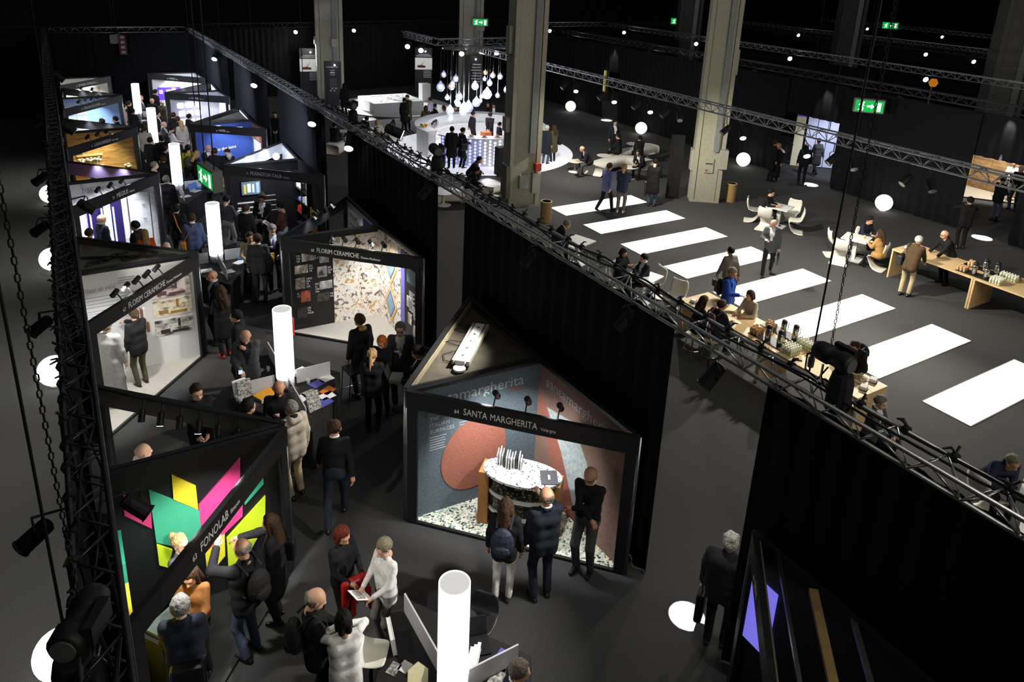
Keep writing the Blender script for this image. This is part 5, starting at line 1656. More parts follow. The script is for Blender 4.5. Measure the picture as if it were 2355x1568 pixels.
for k in range(19):
    a = D(208 + 4.05 * k)
    for j in range(8):
        z = 0.12 + 0.145 * j + (0.07 if k % 2 else 0)
        if z > 1.15:
            continue
        p = BC + Vector((3.01 * math.cos(a), 3.01 * math.sin(a), z))
        if proto is None:
            R = Vector((math.cos(a), math.sin(a), 0)).to_track_quat('Z', 'Y').to_matrix()
            proto = MB().lathe([(0.05, -0.02), (0.05, 0.012), (0.035, 0.02), (0, 0.021)], (0, 0, 0), 10)
            me_b = proto.mesh('bottle_end', (0, 0, 0), True)
            me_w = me_b.copy()
            me_b.materials.append(M_bb)
            me_w.materials.append(M_bw)
        o = bpy.data.objects.new('bottle_end', me_b if k < 9 else me_w)
        C.objects.link(o)
        o.parent = bar
        o.location = p - BC
        o.rotation_euler = (0, PI / 2, a)
arc(2.96, 2.98, 0.06, 1.0, D(-70), D(-30), 8).build('side_panel', MATS['bar_front'], bar)
for k, a in enumerate((150, 141, 136, 131)):
    p = BC + 2.25 * Vector((math.cos(D(a)), math.sin(D(a)), 0))
    flask(p.x, p.y, 0.865, 'steel vacuum flask on the inner bar shelf, %s from the left' % ORD[k])
ba = BC + 2.25 * Vector((math.cos(D(165)), math.sin(D(165)), 0))
bk = thing('bread_basket', 'basket of pastries on the inner left bar shelf', 'basket', (ba.x, ba.y, 0.865))
MB().lathe([(0.16, 0), (0.22, 0.14), (0.2, 0.14), (0.0, 0.03)], (ba.x, ba.y, 0.865), 12).build('basket', mat('wicker', '#a87a4c', 0.8, noise=0.2), bk)
mb = MB()
for k in range(7):
    mb.ball((ba.x + 0.1 * math.cos(k), ba.y + 0.1 * math.sin(k), 0.865 + 0.12), (0.07, 0.05, 0.05), 6, 4)
mb.build('pastries', mat('pastry', '#c98f52', 0.7, noise=0.2), bk)
fb = BC + 2.75 * Vector((math.cos(D(172)), math.sin(D(172)), 0))
mb = MB()
for k in range(9):
    mb.ball((fb.x + 0.12 * math.cos(k * 2.1), fb.y + 0.14 * math.sin(k * 1.3), 1.29 + 0.03 * (k % 2)), 0.06, 6, 5)
tag(mb.build('fruit_heap', mat('fruit_yellow', '#d8a83a', 0.5, noise=0.2)), 'heap of yellow fruit on the left end of the bar top', 'fruit', kind='stuff')
for k in range(10):
    a = D(108 - 6.2 * k)
    p = BC + 2.3 * Vector((math.cos(a), math.sin(a), 0))
    t = thing('coffee_cup', 'white cup in the row on the back bar shelf, %s from the left' % ORD[k], 'cup', (p.x, p.y, 0.865), 'cups on the back bar shelf')
    MB().lathe([(0.03, 0), (0.05, 0.07), (0.045, 0.07), (0, 0.01)], (p.x, p.y, 0.865), 8).build('cup_body', M_white, t)
for k in range(3):
    a = D(232 + 12 * k)
    p = BC + 2.7 * Vector((math.cos(a), math.sin(a), 0))
    t = thing('plate_of_food', 'plate of food on the glowing bar front top, %s from the left' % ORD[k], 'plate', (p.x, p.y, 1.25))
    MB().lathe([(0.1, 0), (0.16, 0.03), (0.0, 0.02)], (p.x, p.y, 1.25), 12).build('plate', M_white, t)
    MB().ball((p.x, p.y, 1.30), (0.09, 0.09, 0.05), 8, 5).build('food', MATS['pastry'], t)
cr = thing('crate_stack', 'orange crates stacked behind the glowing bar front', 'crate', (16.2, 28.4, 0.03))
for k in range(4):
    MB().box((16.2, 28.4, 0.18 + 0.27 * k), (0.4, 0.3, 0.24)).build('crate', mat('crate_orange', '#d8712c', 0.6, noise=0.08), cr)
tag(MB().box((14.25, 28.1, 0.5), (0.35, 0.3, 0.4)).build('cardboard_box', M_cup), 'brown box in the opening at the left of the bar', 'box')

# glass pendants over the bar
M_pg = mat('pendant_glass', '#dfe6ff', 0.08, noise=0.01, alpha=0.28)
M_pb = mat('pendant_bulb', '#ffffff', 0.3, emit=4, ecol='#e6eaff', noise=0.01)
M_pa = mat('pendant_amber', '#e0a040', 0.3, emit=3, ecol='#e0a850', noise=0.01)
PEND = [(14.62, 3.55, .13), (14.62, 2.95, .2), (15.2, 2.62, .16), (15.38, 2.26, .1), (15.0, 1.9, .2), (16.5, 3.34, .1), (16.41, 2.9, .18), (16.76, 2.6, .23), (16.2, 2.25, .2), (15.83, 1.75, .2),
        (14.9, 3.2, .12), (15.05, 3.0, .16), (15.35, 3.31, .14), (15.15, 2.3, .14), (14.95, 2.47, .12), (15.0, 1.55, .14), (15.5, 2.05, .22), (16.1, 1.93, .24), (16.6, 3.6, .1), (16.9, 3.1, .14), (16.7, 2.21, .1), (16.35, 2.55, .1), (17.2, 3.4, .13), (17.62, 3.32, .14), (17.66, 2.8, .16), (17.6, 2.42, .12)]
RANK = [sorted(p[1] for p in PEND).index(q[1]) for q in PEND]
for k, cx in enumerate((15.15, 16.55, 17.6)):
    cn = thing('pendant_canopy', '%s round ceiling canopy carrying the glass pendants' % ('left', 'middle', 'right')[k], 'canopy', (cx, 29.6, 4.66))
    MB().lathe([(0.0, 4.66), (0.55, 4.66), (0.55, 4.72), (0.0, 4.72)], (cx, 29.6, 0), 24).build('disc', M_alu, cn)
    MB().tube([(cx, 29.6, 4.7), (cx, 29.9, 4.84)], 0.02, 6).build('stem', M_alu, cn)
for k, (x, z, r) in enumerate(PEND):
    y = 29.55 + 0.4 * math.sin(k * 2.3)
    t = thing('glass_pendant', 'glass pendant lamp over the bar, %s in height from the lowest' % ORD[RANK[k]], 'lamp', (x, y, z), 'glass pendants over the bar')
    MB().lathe([(0.0, -r), (r * .6, -r * .8), (r, -r * .1), (r * .8, r * .6), (r * .35, r * 1.1), (r * .15, r * 1.5)], (x, y, z), 12).build('glass_shade', M_pg, t, smooth=True)
    MB().ball((x, y, z + 0.1 * r), r * .55, 8, 6).build('bulb', M_pa if k in (11, 18, 22) else M_pb, t, smooth=True)
    MB().tube([(x, y, z + r * 1.4), (x, y, 4.67)], 0.008, 4).build('cord', M_steel, t)
d = bpy.data.lights.new('pendant_glow', 'POINT')
for px, py, pz, pw in ((15.2, 29.5, 2.4, 110), (16.8, 29.5, 2.6, 110)):
    d = bpy.data.lights.new('pendant_glow', 'POINT')
    d.energy = pw
    d.color = (0.9, 0.92, 1.0)
    d.shadow_soft_size = 0.5
    o = bpy.data.objects.new('pendant_glow', d)
    o.location = (px, py, pz)
    C.objects.link(o)
spot((16.5, 29.8, 4.5), (16.2, 27.5, 0), 700, 110, 0.8, (0.95, 0.96, 1.0))
spot((12.6, 45.0, 3.6), (16.5, 40.6, 0.3), 3600, 60, 0.8, (0.95, 0.97, 1.0))
spot((16.4, 45.6, 3.6), (16.8, 40.4, 0.3), 3600, 60, 0.8, (0.95, 0.97, 1.0))
MB_sp = MB().box((15.2, 25.4, 0.6), (0.35, 0.35, 1.2))
tag(MB_sp.build('loudspeaker', M_blackm), 'black loudspeaker box standing left of the nearest column', 'speaker')

# ------------------------------------------------------------------ map platform, posters
tag(MB().lathe([(3.3, 0.001), (3.3, 0.04), (0, 0.041)], (16.9, 40.6, 0), 64).build('map_platform', M_white), 'round white platform under the map box', 'platform')
mp = thing('map_box', 'low white box with a map drawn on its slanted top', 'display', (16.4, 40.0, 0.04))
MB().box((16.4, 40.0, 0.32), (3.0, 2.6, 0.56)).build('box_body', M_white, mp)
mb = MB()
random.seed(21)
for k in range(46):
    x, y = 15.1 + 2.6 * random.random(), 38.9 + 2.2 * random.random()
    a = random.random() * 3
    mb.box((x, y, 0.604), (0.2 + 0.35 * random.random(), 0.035, 0.006), rz=a)
mb.build('map_lines', M_textd, mp)
mb = MB()
mb.prism([(15.0, 41.1), (15.9, 41.0), (16.3, 40.7), (15.4, 40.8)], 0.6, 0.606)
mb.build('map_area', mat('map_olive', '#77705a', 0.7, noise=0.05), mp)
pe = thing('pedestal', 'tall white pedestal box right of the map', 'pedestal', (19.2, 41.4, 0))
MB().box((19.2, 41.4, 0.58), (0.55, 0.55, 1.08)).build('column_box', M_white, pe)
MB().box((19.2, 41.4, 0.03), (0.58, 0.58, 0.06)).build('plinth', M_box, pe)


def totem(label, x, y, rz, w, h, kind):
    t = thing('poster_totem', label, 'poster', (x, y, 0))
    R = Matrix.Rotation(rz, 3, 'Z')
    o = Vector((x, y, 0))
    MB().box(o + Vector((0, 0, h / 2)), (w, 0.12, h), rz=rz).build('panel', mat('totem_grey', '#37363c', 0.6, noise=0.05), t)
    W = Wall(tuple((o + R @ Vector((-w / 2, -0.06, 0)))[:2]), tuple((o + R @ Vector((w / 2, -0.06, 0)))[:2]), tuple((o + R @ Vector((0, -3, 0)))[:2]))
    mb = MB()
    if kind == 0:
        W.rect(mb, 0.0, h * .52, w, h * .78, 0.002, 0.01)
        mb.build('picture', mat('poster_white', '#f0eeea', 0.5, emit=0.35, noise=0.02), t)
        mb = MB()
        W.poly(mb, [(0.15 * w, .56 * h), (.6 * w, .56 * h), (.62 * w, .6 * h), (.4 * w, .62 * h), (.62 * w, .74 * h), (.35 * w, .62 * h), (.12 * w, .61 * h)], 0.013, 0.004)
        mb.build('red_shape', mat('poster_rust', '#8a4a40', 0.6, noise=0.1), t)
        mb = MB()
        W.rect(mb, .08 * w, h * .81, .95 * w, h * .83, 0.002, 0.006)
        W.rect(mb, .2 * w, h * .845, .85 * w, h * .86, 0.002, 0.006)
        for k in range(5):
            W.rect(mb, .5 * w, h * (.48 - .035 * k), .95 * w, h * (.495 - .035 * k), 0.002, 0.006)
        mb.build('lettering', M_text, t)
    elif kind == 1:
        W.text(mb, 'THANKS TO', 0.12, 0.1 * w, h * .86, 0.004)
        for z, hh in ((.8, .012), (.74, .03), (.7, .012)):
            W.rect(mb, .34 * w, h * z, .62 * w, h * (z + hh), 0.002, 0.006)
        for k in range(4):
            W.disc(mb, (.36 + .1 * k) * w, h * (.36 + .05 * (k % 2)), .05 * w, .05 * w, 0.002, 0.006, 10)
            W.rect(mb, (.355 + .1 * k) * w, h * (.42 + .05 * (k % 2)), (.365 + .1 * k) * w, h * .62, 0.002, 0.006)
        mb.build('lettering', M_text, t)
    else:
        for k in range(7):
            W.rect(mb, (.45 - .04 * (k % 3)) * w, h * (.8 - .06 * k), .95 * w, h * (.825 - .06 * k), 0.002, 0.006)
        mb.build('lettering', M_text, t)
    b = MB().ball(o + R @ Vector((0.1, -0.3, h * .93)), 0.05, 8, 6)
    b.build('clip_lamp', M_lens, t)


totem('poster totem with rust coloured shape left of the far column', 13.3, 45.3, -0.25, 1.1, 2.9, 0)
totem('poster totem with pendant drawing before the far grey column', 13.55, 41.6, -0.25, 0.95, 2.6, 1)
totem('poster totem with rust coloured shape right of the map', 20.5, 44.4, -0.35, 1.1, 2.9, 0)
totem('dark text totem before the pale far column', 21.9, 40.2, -0.4, 1.0, 2.9, 2)

# dark half wall with small lamp beside column two
tag(MB().box((19.75, 20.0, 1.25), (0.5, 0.08, 2.5), rz=-0.65).build('dark_panel', M_blackm), 'narrow black standing panel left of the beige grey column', 'panel')

# ------------------------------------------------------------------ meeting desks in the booth aisle with tube lamps
M_cloth = mat('black_cloth', '#141416', 0.8, noise=0.2, nscale=30, bump=0.3)
M_frost = mat('frosted_panel', '#c9c9cc', 0.5, noise=0.03, alpha=0.92)


def desk(cx, cy, label, tlabel):
    hx, hy = 1.02, 1.6
    t = thing('meeting_desk', label, 'desk', (cx, cy, 0), 'diamond shaped desks with black cloth')
    cor = [(cx - hx, cy), (cx, cy - hy), (cx + hx, cy), (cx, cy + hy)]
    MB().prism(cor, 0.755, 0.78).build('desk_top', M_blackm, t)
    N = 72
    vs, fs = [], []
    for z, amp in ((0.775, 0.0), (0.55, 0.02), (0.02, 0.045)):
        for k in range(N):
            f = k / N * 4
            i, u = int(f) % 4, f - int(f)
            a, b = Vector(cor[i]), Vector(cor[(i + 1) % 4])
            p = a.lerp(b, u)
            out = (p - Vector((cx, cy))).normalized()
            w = 1 + amp * math.sin(k * 2.1) / 1.0
            vs.append((cx + (p.x - cx) * w + out.x * 0.005, cy + (p.y - cy) * w + out.y * 0.005, z))
    for j in range(2):
        for k in range(N):
            a, b = j * N + k, j * N + (k + 1) % N
            fs.append((a, b, b + N, a + N))
    MB().add(vs, fs).build('cloth_skirt', M_cloth, t, smooth=True)
    for dx, dy in ((1, 0), (-1, 0), (0, 1), (0, -1)):
        L = hx if dx else hy
        a, b = Vector((cx + dx * 0.2, cy + dy * 0.2, 0.92)), Vector((cx + dx * L * 0.82, cy + dy * L * 0.8, 0.92))
        MB().bar(a, b, 0.02, 0.28).build('divider', M_frost, t)
    l = thing('tube_lamp', tlabel, 'lamp', (cx, cy, 0.78), 'tall tube lamps on the desks')
    MB().lathe([(0.155, 0.785), (0.155, 1.0)], (cx, cy, 0), 28).build('lower_sleeve', mat('sleeve_white', '#dddddf', 0.6, noise=0.02), l, smooth=True)
    MB().lathe([(0.166, 0.98), (0.166, 2.345), (0.160, 2.35), (0.156, 2.345), (0.156, 2.30)], (cx, cy, 0), 32).build('diffuser_tube', M_tube, l, smooth=False)
    MB().lathe([(0.156, 2.335), (0.0, 2.337)], (cx, cy, 0), 28).build('end_cap', mat('tube_cap', '#3c3c3c', 0.7, emit=0.72, ecol='#f2f0ec', noise=0.02), l)
    return t


DK = [(2.86, 5.36), (2.95, 12.32), (2.97, 18.9), (3.02, 25.6), (3.06, 31.9), (3.1, 38.0)]
for k, (x, y) in enumerate(DK):
    desk(x, y, 'diamond desk under black cloth, %s from the front of the aisle' % ORD[k], 'tall white glowing tube lamp, %s from the front of the aisle' % ORD[k])


def sheet(x, y, z, w, h, rz, m, label, cat='paper', name='paper_sheet', t=0.004):
    return tag(MB().box((x, y, z + t / 2), (w, h, t), rz=rz).build(name, m), label, cat)


def book(x, y, z, w, h, rz, t, m, label, cat='book', name='catalogue', tilt=None):
    b = thing(name, label, cat, (x, y, z))
    R = Matrix.Rotation(rz, 3, 'Z')
    if tilt:
        R = R @ Matrix.Rotation(tilt, 3, 'X')
        o = Vector((x, y, z + abs(math.sin(tilt)) * h / 2 + 0.01))
    else:
        o = Vector((x, y, z + t / 2))
    MB().box(o, (w, h, t * 0.7), M=R).build('pages', M_paper, b)
    MB().box(o + R @ Vector((0, 0, t * 0.42)), (w + 0.008, h + 0.008, t * 0.16), M=R).build('front_cover', m, b)
    MB().box(o + R @ Vector((0, 0, -t * 0.42)), (w + 0.008, h + 0.008, t * 0.16), M=R).build('back_cover', m, b)
    return b


M_orange = mat('orange_cover', '#e07a28', 0.6, noise=0.05)
M_orangey = mat('amber_cover', '#e8a028', 0.6, noise=0.05)
M_teal = mat('teal_cover', '#3fae7c', 0.6, noise=0.05)
M_violet = mat('violet_cover', '#5550a8', 0.6, noise=0.05)
M_blue = mat('blue_cover', '#3f6aa8', 0.6, noise=0.05)
M_gprint = ramp_mat('grey_print', [(0.35, '#4a4846'), (0.5, '#8d8a86'), (0.65, '#c9c7c2')], 30, rough=0.7)
zt = 0.782
# second desk (with the orange folders)
x, y = DK[1]
book(x - 0.42, y - 0.22, zt, 0.34, 0.26, 0.35, 0.03, M_teal, 'teal folder at the bottom of the orange pile on the second desk')
book(x - 0.42, y - 0.2, zt + 0.035, 0.34, 0.26, 0.4, 0.03, M_orangey, 'amber folder on top of the pile on the second desk')
book(x - 0.74, y - 0.03, zt, 0.24, 0.32, 0.2, 0.035, M_gprint, 'grey patterned catalogue standing at the left end of the second desk', tilt=1.35)
book(x - 0.80, y + 0.06, zt, 0.24, 0.3, 0.2, 0.03, M_white, 'white catalogue leaning behind the grey patterned one', tilt=1.35)
book(x + 0.22, y - 0.98, zt, 0.24, 0.32, 0.35, 0.035, M_gprint, 'grey patterned catalogue standing at the front corner of the second desk', tilt=1.3)
for k, (dx, dy, m, lab) in enumerate(((0.72, -0.1, M_paper, 'white pages of the open brochure below the divider'), (0.52, -0.2, M_violet, 'violet brochure beside the white pages on the second desk'), (0.62, -0.52, M_orange, 'orange topped brochure on the right edge of the second desk'), (0.55, -0.68, M_paper, 'white brochure between the orange and violet ones'), (0.45, -0.86, M_violet, 'violet brochure at the front right edge of the second desk'), (0.12, -0.55, M_paper, 'white papers beside the photo frame on the second desk'), (0.3, -0.45, M_gprint, 'printed sheet with drawing on the second desk'), (-0.1, -0.8, M_paper, 'white paper at the front edge of the second desk'), (-0.35, 0.75, M_gprint, 'sheets at the far left edge of the second desk'), (0.15, 0.85, M_blue, 'blue brochure at the far side of the second desk'), (0.35, 0.3, M_paper, 'white box file behind the divider on the second desk'))):
    sheet(x + dx, y + dy, zt, 0.26, 0.2, 0.25 + 0.15 * (k % 3), m, lab, t=0.012 if k in (2, 3, 4, 9) else 0.06 if k == 10 else 0.004)
tf = thing('photo_frame', 'dark standing frame with small screen on the second desk', 'frame', (x + 0.02, y - 0.5, zt))
MB().box((x + 0.02, y - 0.5, zt + 0.13), (0.03, 0.22, 0.26), rz=0.35).build('frame', mat('brown_frame', '#4a3630', 0.5, noise=0.1), tf)
MB().box((x + 0.0, y - 0.505, zt + 0.13), (0.012, 0.16, 0.2), rz=0.35).build('picture', M_paper, tf)
for k, (dx, dy, lab) in enumerate(((-0.88, -0.1, 'left of the grey catalogue'), (-0.84, -0.17, 'in front of the grey catalogue'), (0.38, -0.12, 'below the right divider'), (-0.16, 0.65, 'at the far left of the tube'))):
    t = thing('drinking_glass', 'small clear glass on the second desk %s' % lab, 'glass', (x + dx, y + dy, zt))
    MB().lathe([(0.028, 0), (0.034, 0.1), (0.031, 0.1), (0.026, 0.008), (0, 0.008)], (x + dx, y + dy, zt), 12).build('tumbler', M_glass, t, smooth=True)
tag(MB().box((x - 0.6, y - 0.32, zt + 0.006), (0.3, 0.2, 0.01), rz=0.3).build('tablet', mat('tablet_dark', '#3a3a3c', 0.3, noise=0.05)), 'dark tablet with a white pen on the second desk', 'tablet')
# first desk (bottom of the view)
x, y = DK[0]
for k, (dx, dy, w, h, rz, m, lab) in enumerate(((-0.52, 0.05, 0.3, 0.22, -0.45, M_paper, 'white clipboard sheet on the left of the first desk'), (-0.6, -0.3, 0.32, 0.22, -0.1, M_paper, 'white sheet with black clip at the lower left of the first desk'), (-0.42, 0.62, 0.16, 0.12, 0.6, M_gprint, 'printed card beside the small boards on the first desk'), (-0.3, 0.58, 0.14, 0.12, 0.5, M_paper, 'white leaflet beside the small boards on the first desk'), (0.55, -0.12, 0.3, 0.26, 0.5, M_gprint, 'open catalogue with brown photo on the first desk'), (0.7, 0.1, 0.26, 0.2, 0.5, M_violet, 'violet printed catalogue on the first desk'), (0.35, -0.4, 0.22, 0.3, 0.5, mat('grey_cover', '#b9b9b4', 0.6, noise=0.03), 'pale grey catalogue near the tube foot'), (-0.25, -0.45, 0.3, 0.34, -0.3, mat('char_cover', '#3c3c3e', 0.6, noise=0.1), 'charcoal catalogue left of the tube on the first desk'))):
    sheet(x + dx, y + dy, zt, w, h, rz, m, lab, t=0.004 if k < 4 else 0.02)
M_gold = mat('gold_board', '#b9b088', 0.5, noise=0.05)
hx = thing('sample_plate', 'hexagonal olive grey sample plate leaning on the divider of the first desk', 'sample', (x - 0.27, y + 0.3, zt))
HR = Matrix.Rotation(0.3, 3, 'Z') @ Matrix.Rotation(0.9, 3, 'X')
MB().lathe([(0, -0.006), (0.15, -0.006), (0.15, 0.006), (0, 0.006)], (x - 0.27, y + 0.3, zt + 0.12), 6, M=HR).build('plate', M_gold, hx)
MB().lathe([(0, -0.012), (0.13, -0.012), (0.13, -0.007), (0, -0.007)], (x - 0.27, y + 0.3, zt + 0.12), 6, M=HR).build('backing', M_white, hx)
book(x - 0.32, y + 0.92, zt, 0.32, 0.24, 1.35, 0.05, M_white, 'thick white sample board standing on the first desk', tilt=1.45)
cp = thing('paper_cup', 'paper coffee cup with white lid beside the first tube lamp', 'cup', (x - 0.22, y + 0.02, zt))
MB().lathe([(0.03, 0), (0.042, 0.11)], (x - 0.22, y + 0.02, zt), 12).build('cup_body', M_cup, cp)
MB().lathe([(0.045, 0.105), (0.045, 0.12), (0.035, 0.13), (0.0, 0.13)], (x - 0.22, y + 0.02, zt), 12).build('lid', M_white, cp)
lp = thing('laptop', 'open black laptop right of the first tube lamp', 'laptop', (x + 0.5, y + 0.5, zt))
MB().box((x + 0.5, y + 0.42, zt + 0.01), (0.36, 0.26, 0.018), rz=-0.3).build('keyboard', mat('laptop_black', '#1c1c1e', 0.35, noise=0.1), lp)
MB().box((x + 0.56, y + 0.6, zt + 0.11), (0.36, 0.02, 0.22), M=Matrix.Rotation(-0.3, 3, 'Z') @ Matrix.Rotation(-0.35, 3, 'X')).build('screen', MATS['laptop_black'], lp)
for k in range(3):
    book(x + 0.32 + 0.06 * k, y + 0.2 + 0.02 * k, zt, 0.03, 0.3, -0.7, 0.16 - 0.02 * k, M_white, 'white file standing behind the divider of the first desk, %s from the tube' % ORD[k])
gl = thing('drinking_glass', 'clear glass on the right corner of the first desk', 'glass', (x + 0.86, y + 0.1, zt))
MB().lathe([(0.03, 0), (0.036, 0.11), (0.033, 0.11), (0.028, 0.008), (0, 0.008)], (x + 0.86, y + 0.1, zt), 12).build('tumbler', M_glass, gl, smooth=True)
# third to sixth desks: screens and papers
for k, (x, y) in enumerate(DK[2:]):
    for q, (dx, dy, m) in enumerate(((-0.35, -0.5, M_paper), (0.1, -0.8, M_paper), (0.5, -0.3, M_paper), (-0.55, 0.1, M_paper), (0.62, -0.05, M_blue), (-0.1, 0.9, M_gprint))):
        sheet(x + dx, y + dy, zt, 0.3, 0.22, 0.3 * q, m, '%s loose sheet from the left on the %s desk' % (ORD[q], ORD[k + 2]), t=0.006 if q != 4 else 0.04)
    mo = thing('monitor', 'black monitor on the %s desk' % ORD[k + 2], 'monitor', (x + 0.35, y - 0.1, zt))
    MB().box((x + 0.35, y + 0.12, zt + 0.22), (0.42, 0.03, 0.28), rz=0.4).build('display', M_black, mo)
    MB().box((x + 0.36, y + 0.14, zt + 0.05), (0.06, 0.04, 0.1), rz=0.4).build('stand', M_black, mo)
    MB().box((x + 0.36, y + 0.14, zt + 0.005), (0.2, 0.14, 0.01), rz=0.4).build('foot', M_black, mo)
x, y = DK[3]
lq = thing('laptop', 'laptop with blue screen before the seated woman on the fourth desk', 'laptop', (x + 0.5, y - 0.2, zt))
MB().box((x + 0.5, y - 0.25, zt + 0.01), (0.34, 0.24, 0.018), rz=0.6).build('keyboard', M_box, lq)
MB().box((x + 0.43, y - 0.13, zt + 0.12), (0.34, 0.015, 0.22), M=Matrix.Rotation(0.6, 3, 'Z') @ Matrix.Rotation(-0.25, 3, 'X')).build('screen', mat('laptop_blue', '#4a6aa8', 0.4, emit=0.3, noise=0.05), lq)


# ------------------------------------------------------------------ stools and chairs at the desks
def bar_stool(x, y, rz, label, m, high=0.78):
    t = thing('bar_stool', label, 'stool', (0, 0, 0))
    vs, fs = [], []
    pr = [(0.2, 0.0, .17), (0.12, -0.015, .2), (0, -0.02, .205), (-0.13, 0.0, .2), (-0.19, 0.07, .195), (-0.215, 0.19, .18), (-0.225, 0.27, .13)]
    cols = (-1, -.6, 0, .6, 1)
    for yy, zz, w in pr:
        for c in cols:
            vs.append((c * w, yy + (0.03 * c * c if zz > .05 else 0), high + zz + 0.03 * c * c))
    for i in range(len(pr) - 1):
        for j in range(4):
            a = i * 5 + j
            fs.append((a, a + 1, a + 6, a + 5))
    o = MB().add(vs, fs).build('seat_shell', m, t, smooth=True)
    md = o.modifiers.new('thickness', 'SOLIDIFY')
    md.thickness = 0.03
    md2 = o.modifiers.new('round', 'SUBSURF')
    md2.levels = md2.render_levels = 2
    MB().tube([(0, 0, 0.02), (0, 0, high - 0.03)], 0.025, 8).build('column', M_chrome, t)
    MB().lathe([(0.21, 0), (0.21, 0.01), (0.05, 0.03), (0.0, 0.03)], (0, 0, 0), 24).build('foot_disc', mat('stool_foot', '#5a5a56', 0.35, 0.7, noise=0.1), t)
    MB().tube([(0, 0.02, 0.3), (-0.12, 0.2, 0.27), (0.12, 0.2, 0.27), (0, 0.02, 0.3)], 0.011, 6).build('foot_rest', M_chrome, t)
    return place(t, (x, y, 0), rz)


bar_stool(2.28, 6.28, yaw(125), 'white shell bar stool left of the first desk', M_plastic)
bar_stool(3.62, 6.1, yaw(230), 'black shell stool right of the first tube lamp', mat('seat_black', '#1b1b1d', 0.45, noise=0.1), 0.72)


def desk_chair(x, y, rz, label):
    t = thing('stacking_chair', label, 'chair', (0, 0, 0), 'black stacking chairs')
    MB().box((0, 0, 0.76), (0.4, 0.38, 0.03)).build('seat', MATS['seat_black'], t)
    MB().box((0, -0.2, 1.05), (0.4, 0.025, 0.22), M=Matrix.Rotation(0.15, 3, 'X')).build('backrest', MATS['seat_black'], t)
    for sx in (-1, 1):
        MB().tube([(sx * .18, -0.24, 0), (sx * .18, -0.19, 0.75), (sx * .18, -0.23, 1.15)], 0.012, 6).build('leg', M_chrome, t)
        MB().tube([(sx * .18, 0.22, 0), (sx * .18, 0.17, 0.75)], 0.012, 6).build('leg', M_chrome, t)
        MB().tube([(sx * .18, -0.22, 0.28), (sx * .18, 0.2, 0.28)], 0.01, 6).build('stretcher', M_chrome, t)
    return place(t, (x, y, 0), rz)


dch = desk_chair(4.28, 12.35, yaw(265), 'high black chair with chrome legs at the right tip of the second desk')
dup(dch, (3.95, 25.2, 0), yaw(280), 'high black chair of the woman with the laptop at the fourth desk')
dup(dch, (3.95, 19.0, 0), yaw(270), 'high black chair at the right tip of the third desk')

fe = thing('fire_extinguisher', 'red fire extinguisher at the left post of the marble pattern booth', 'extinguisher', (3.88, 15.55, 0))
MB().lathe([(0.08, 0), (0.085, 0.03), (0.085, 0.42), (0.05, 0.5), (0.025, 0.53)], (3.9, 15.55, 0.03), 14).build('cylinder', M_red, fe, smooth=True)
MB().box((3.9, 15.55, 0.6), (0.05, 0.12, 0.06)).build('valve', M_black, fe)
MB().tube([(3.9, 15.5, 0.58), (3.98, 15.42, 0.5), (3.98, 15.45, 0.25)], 0.012, 6).build('hose', M_black, fe)
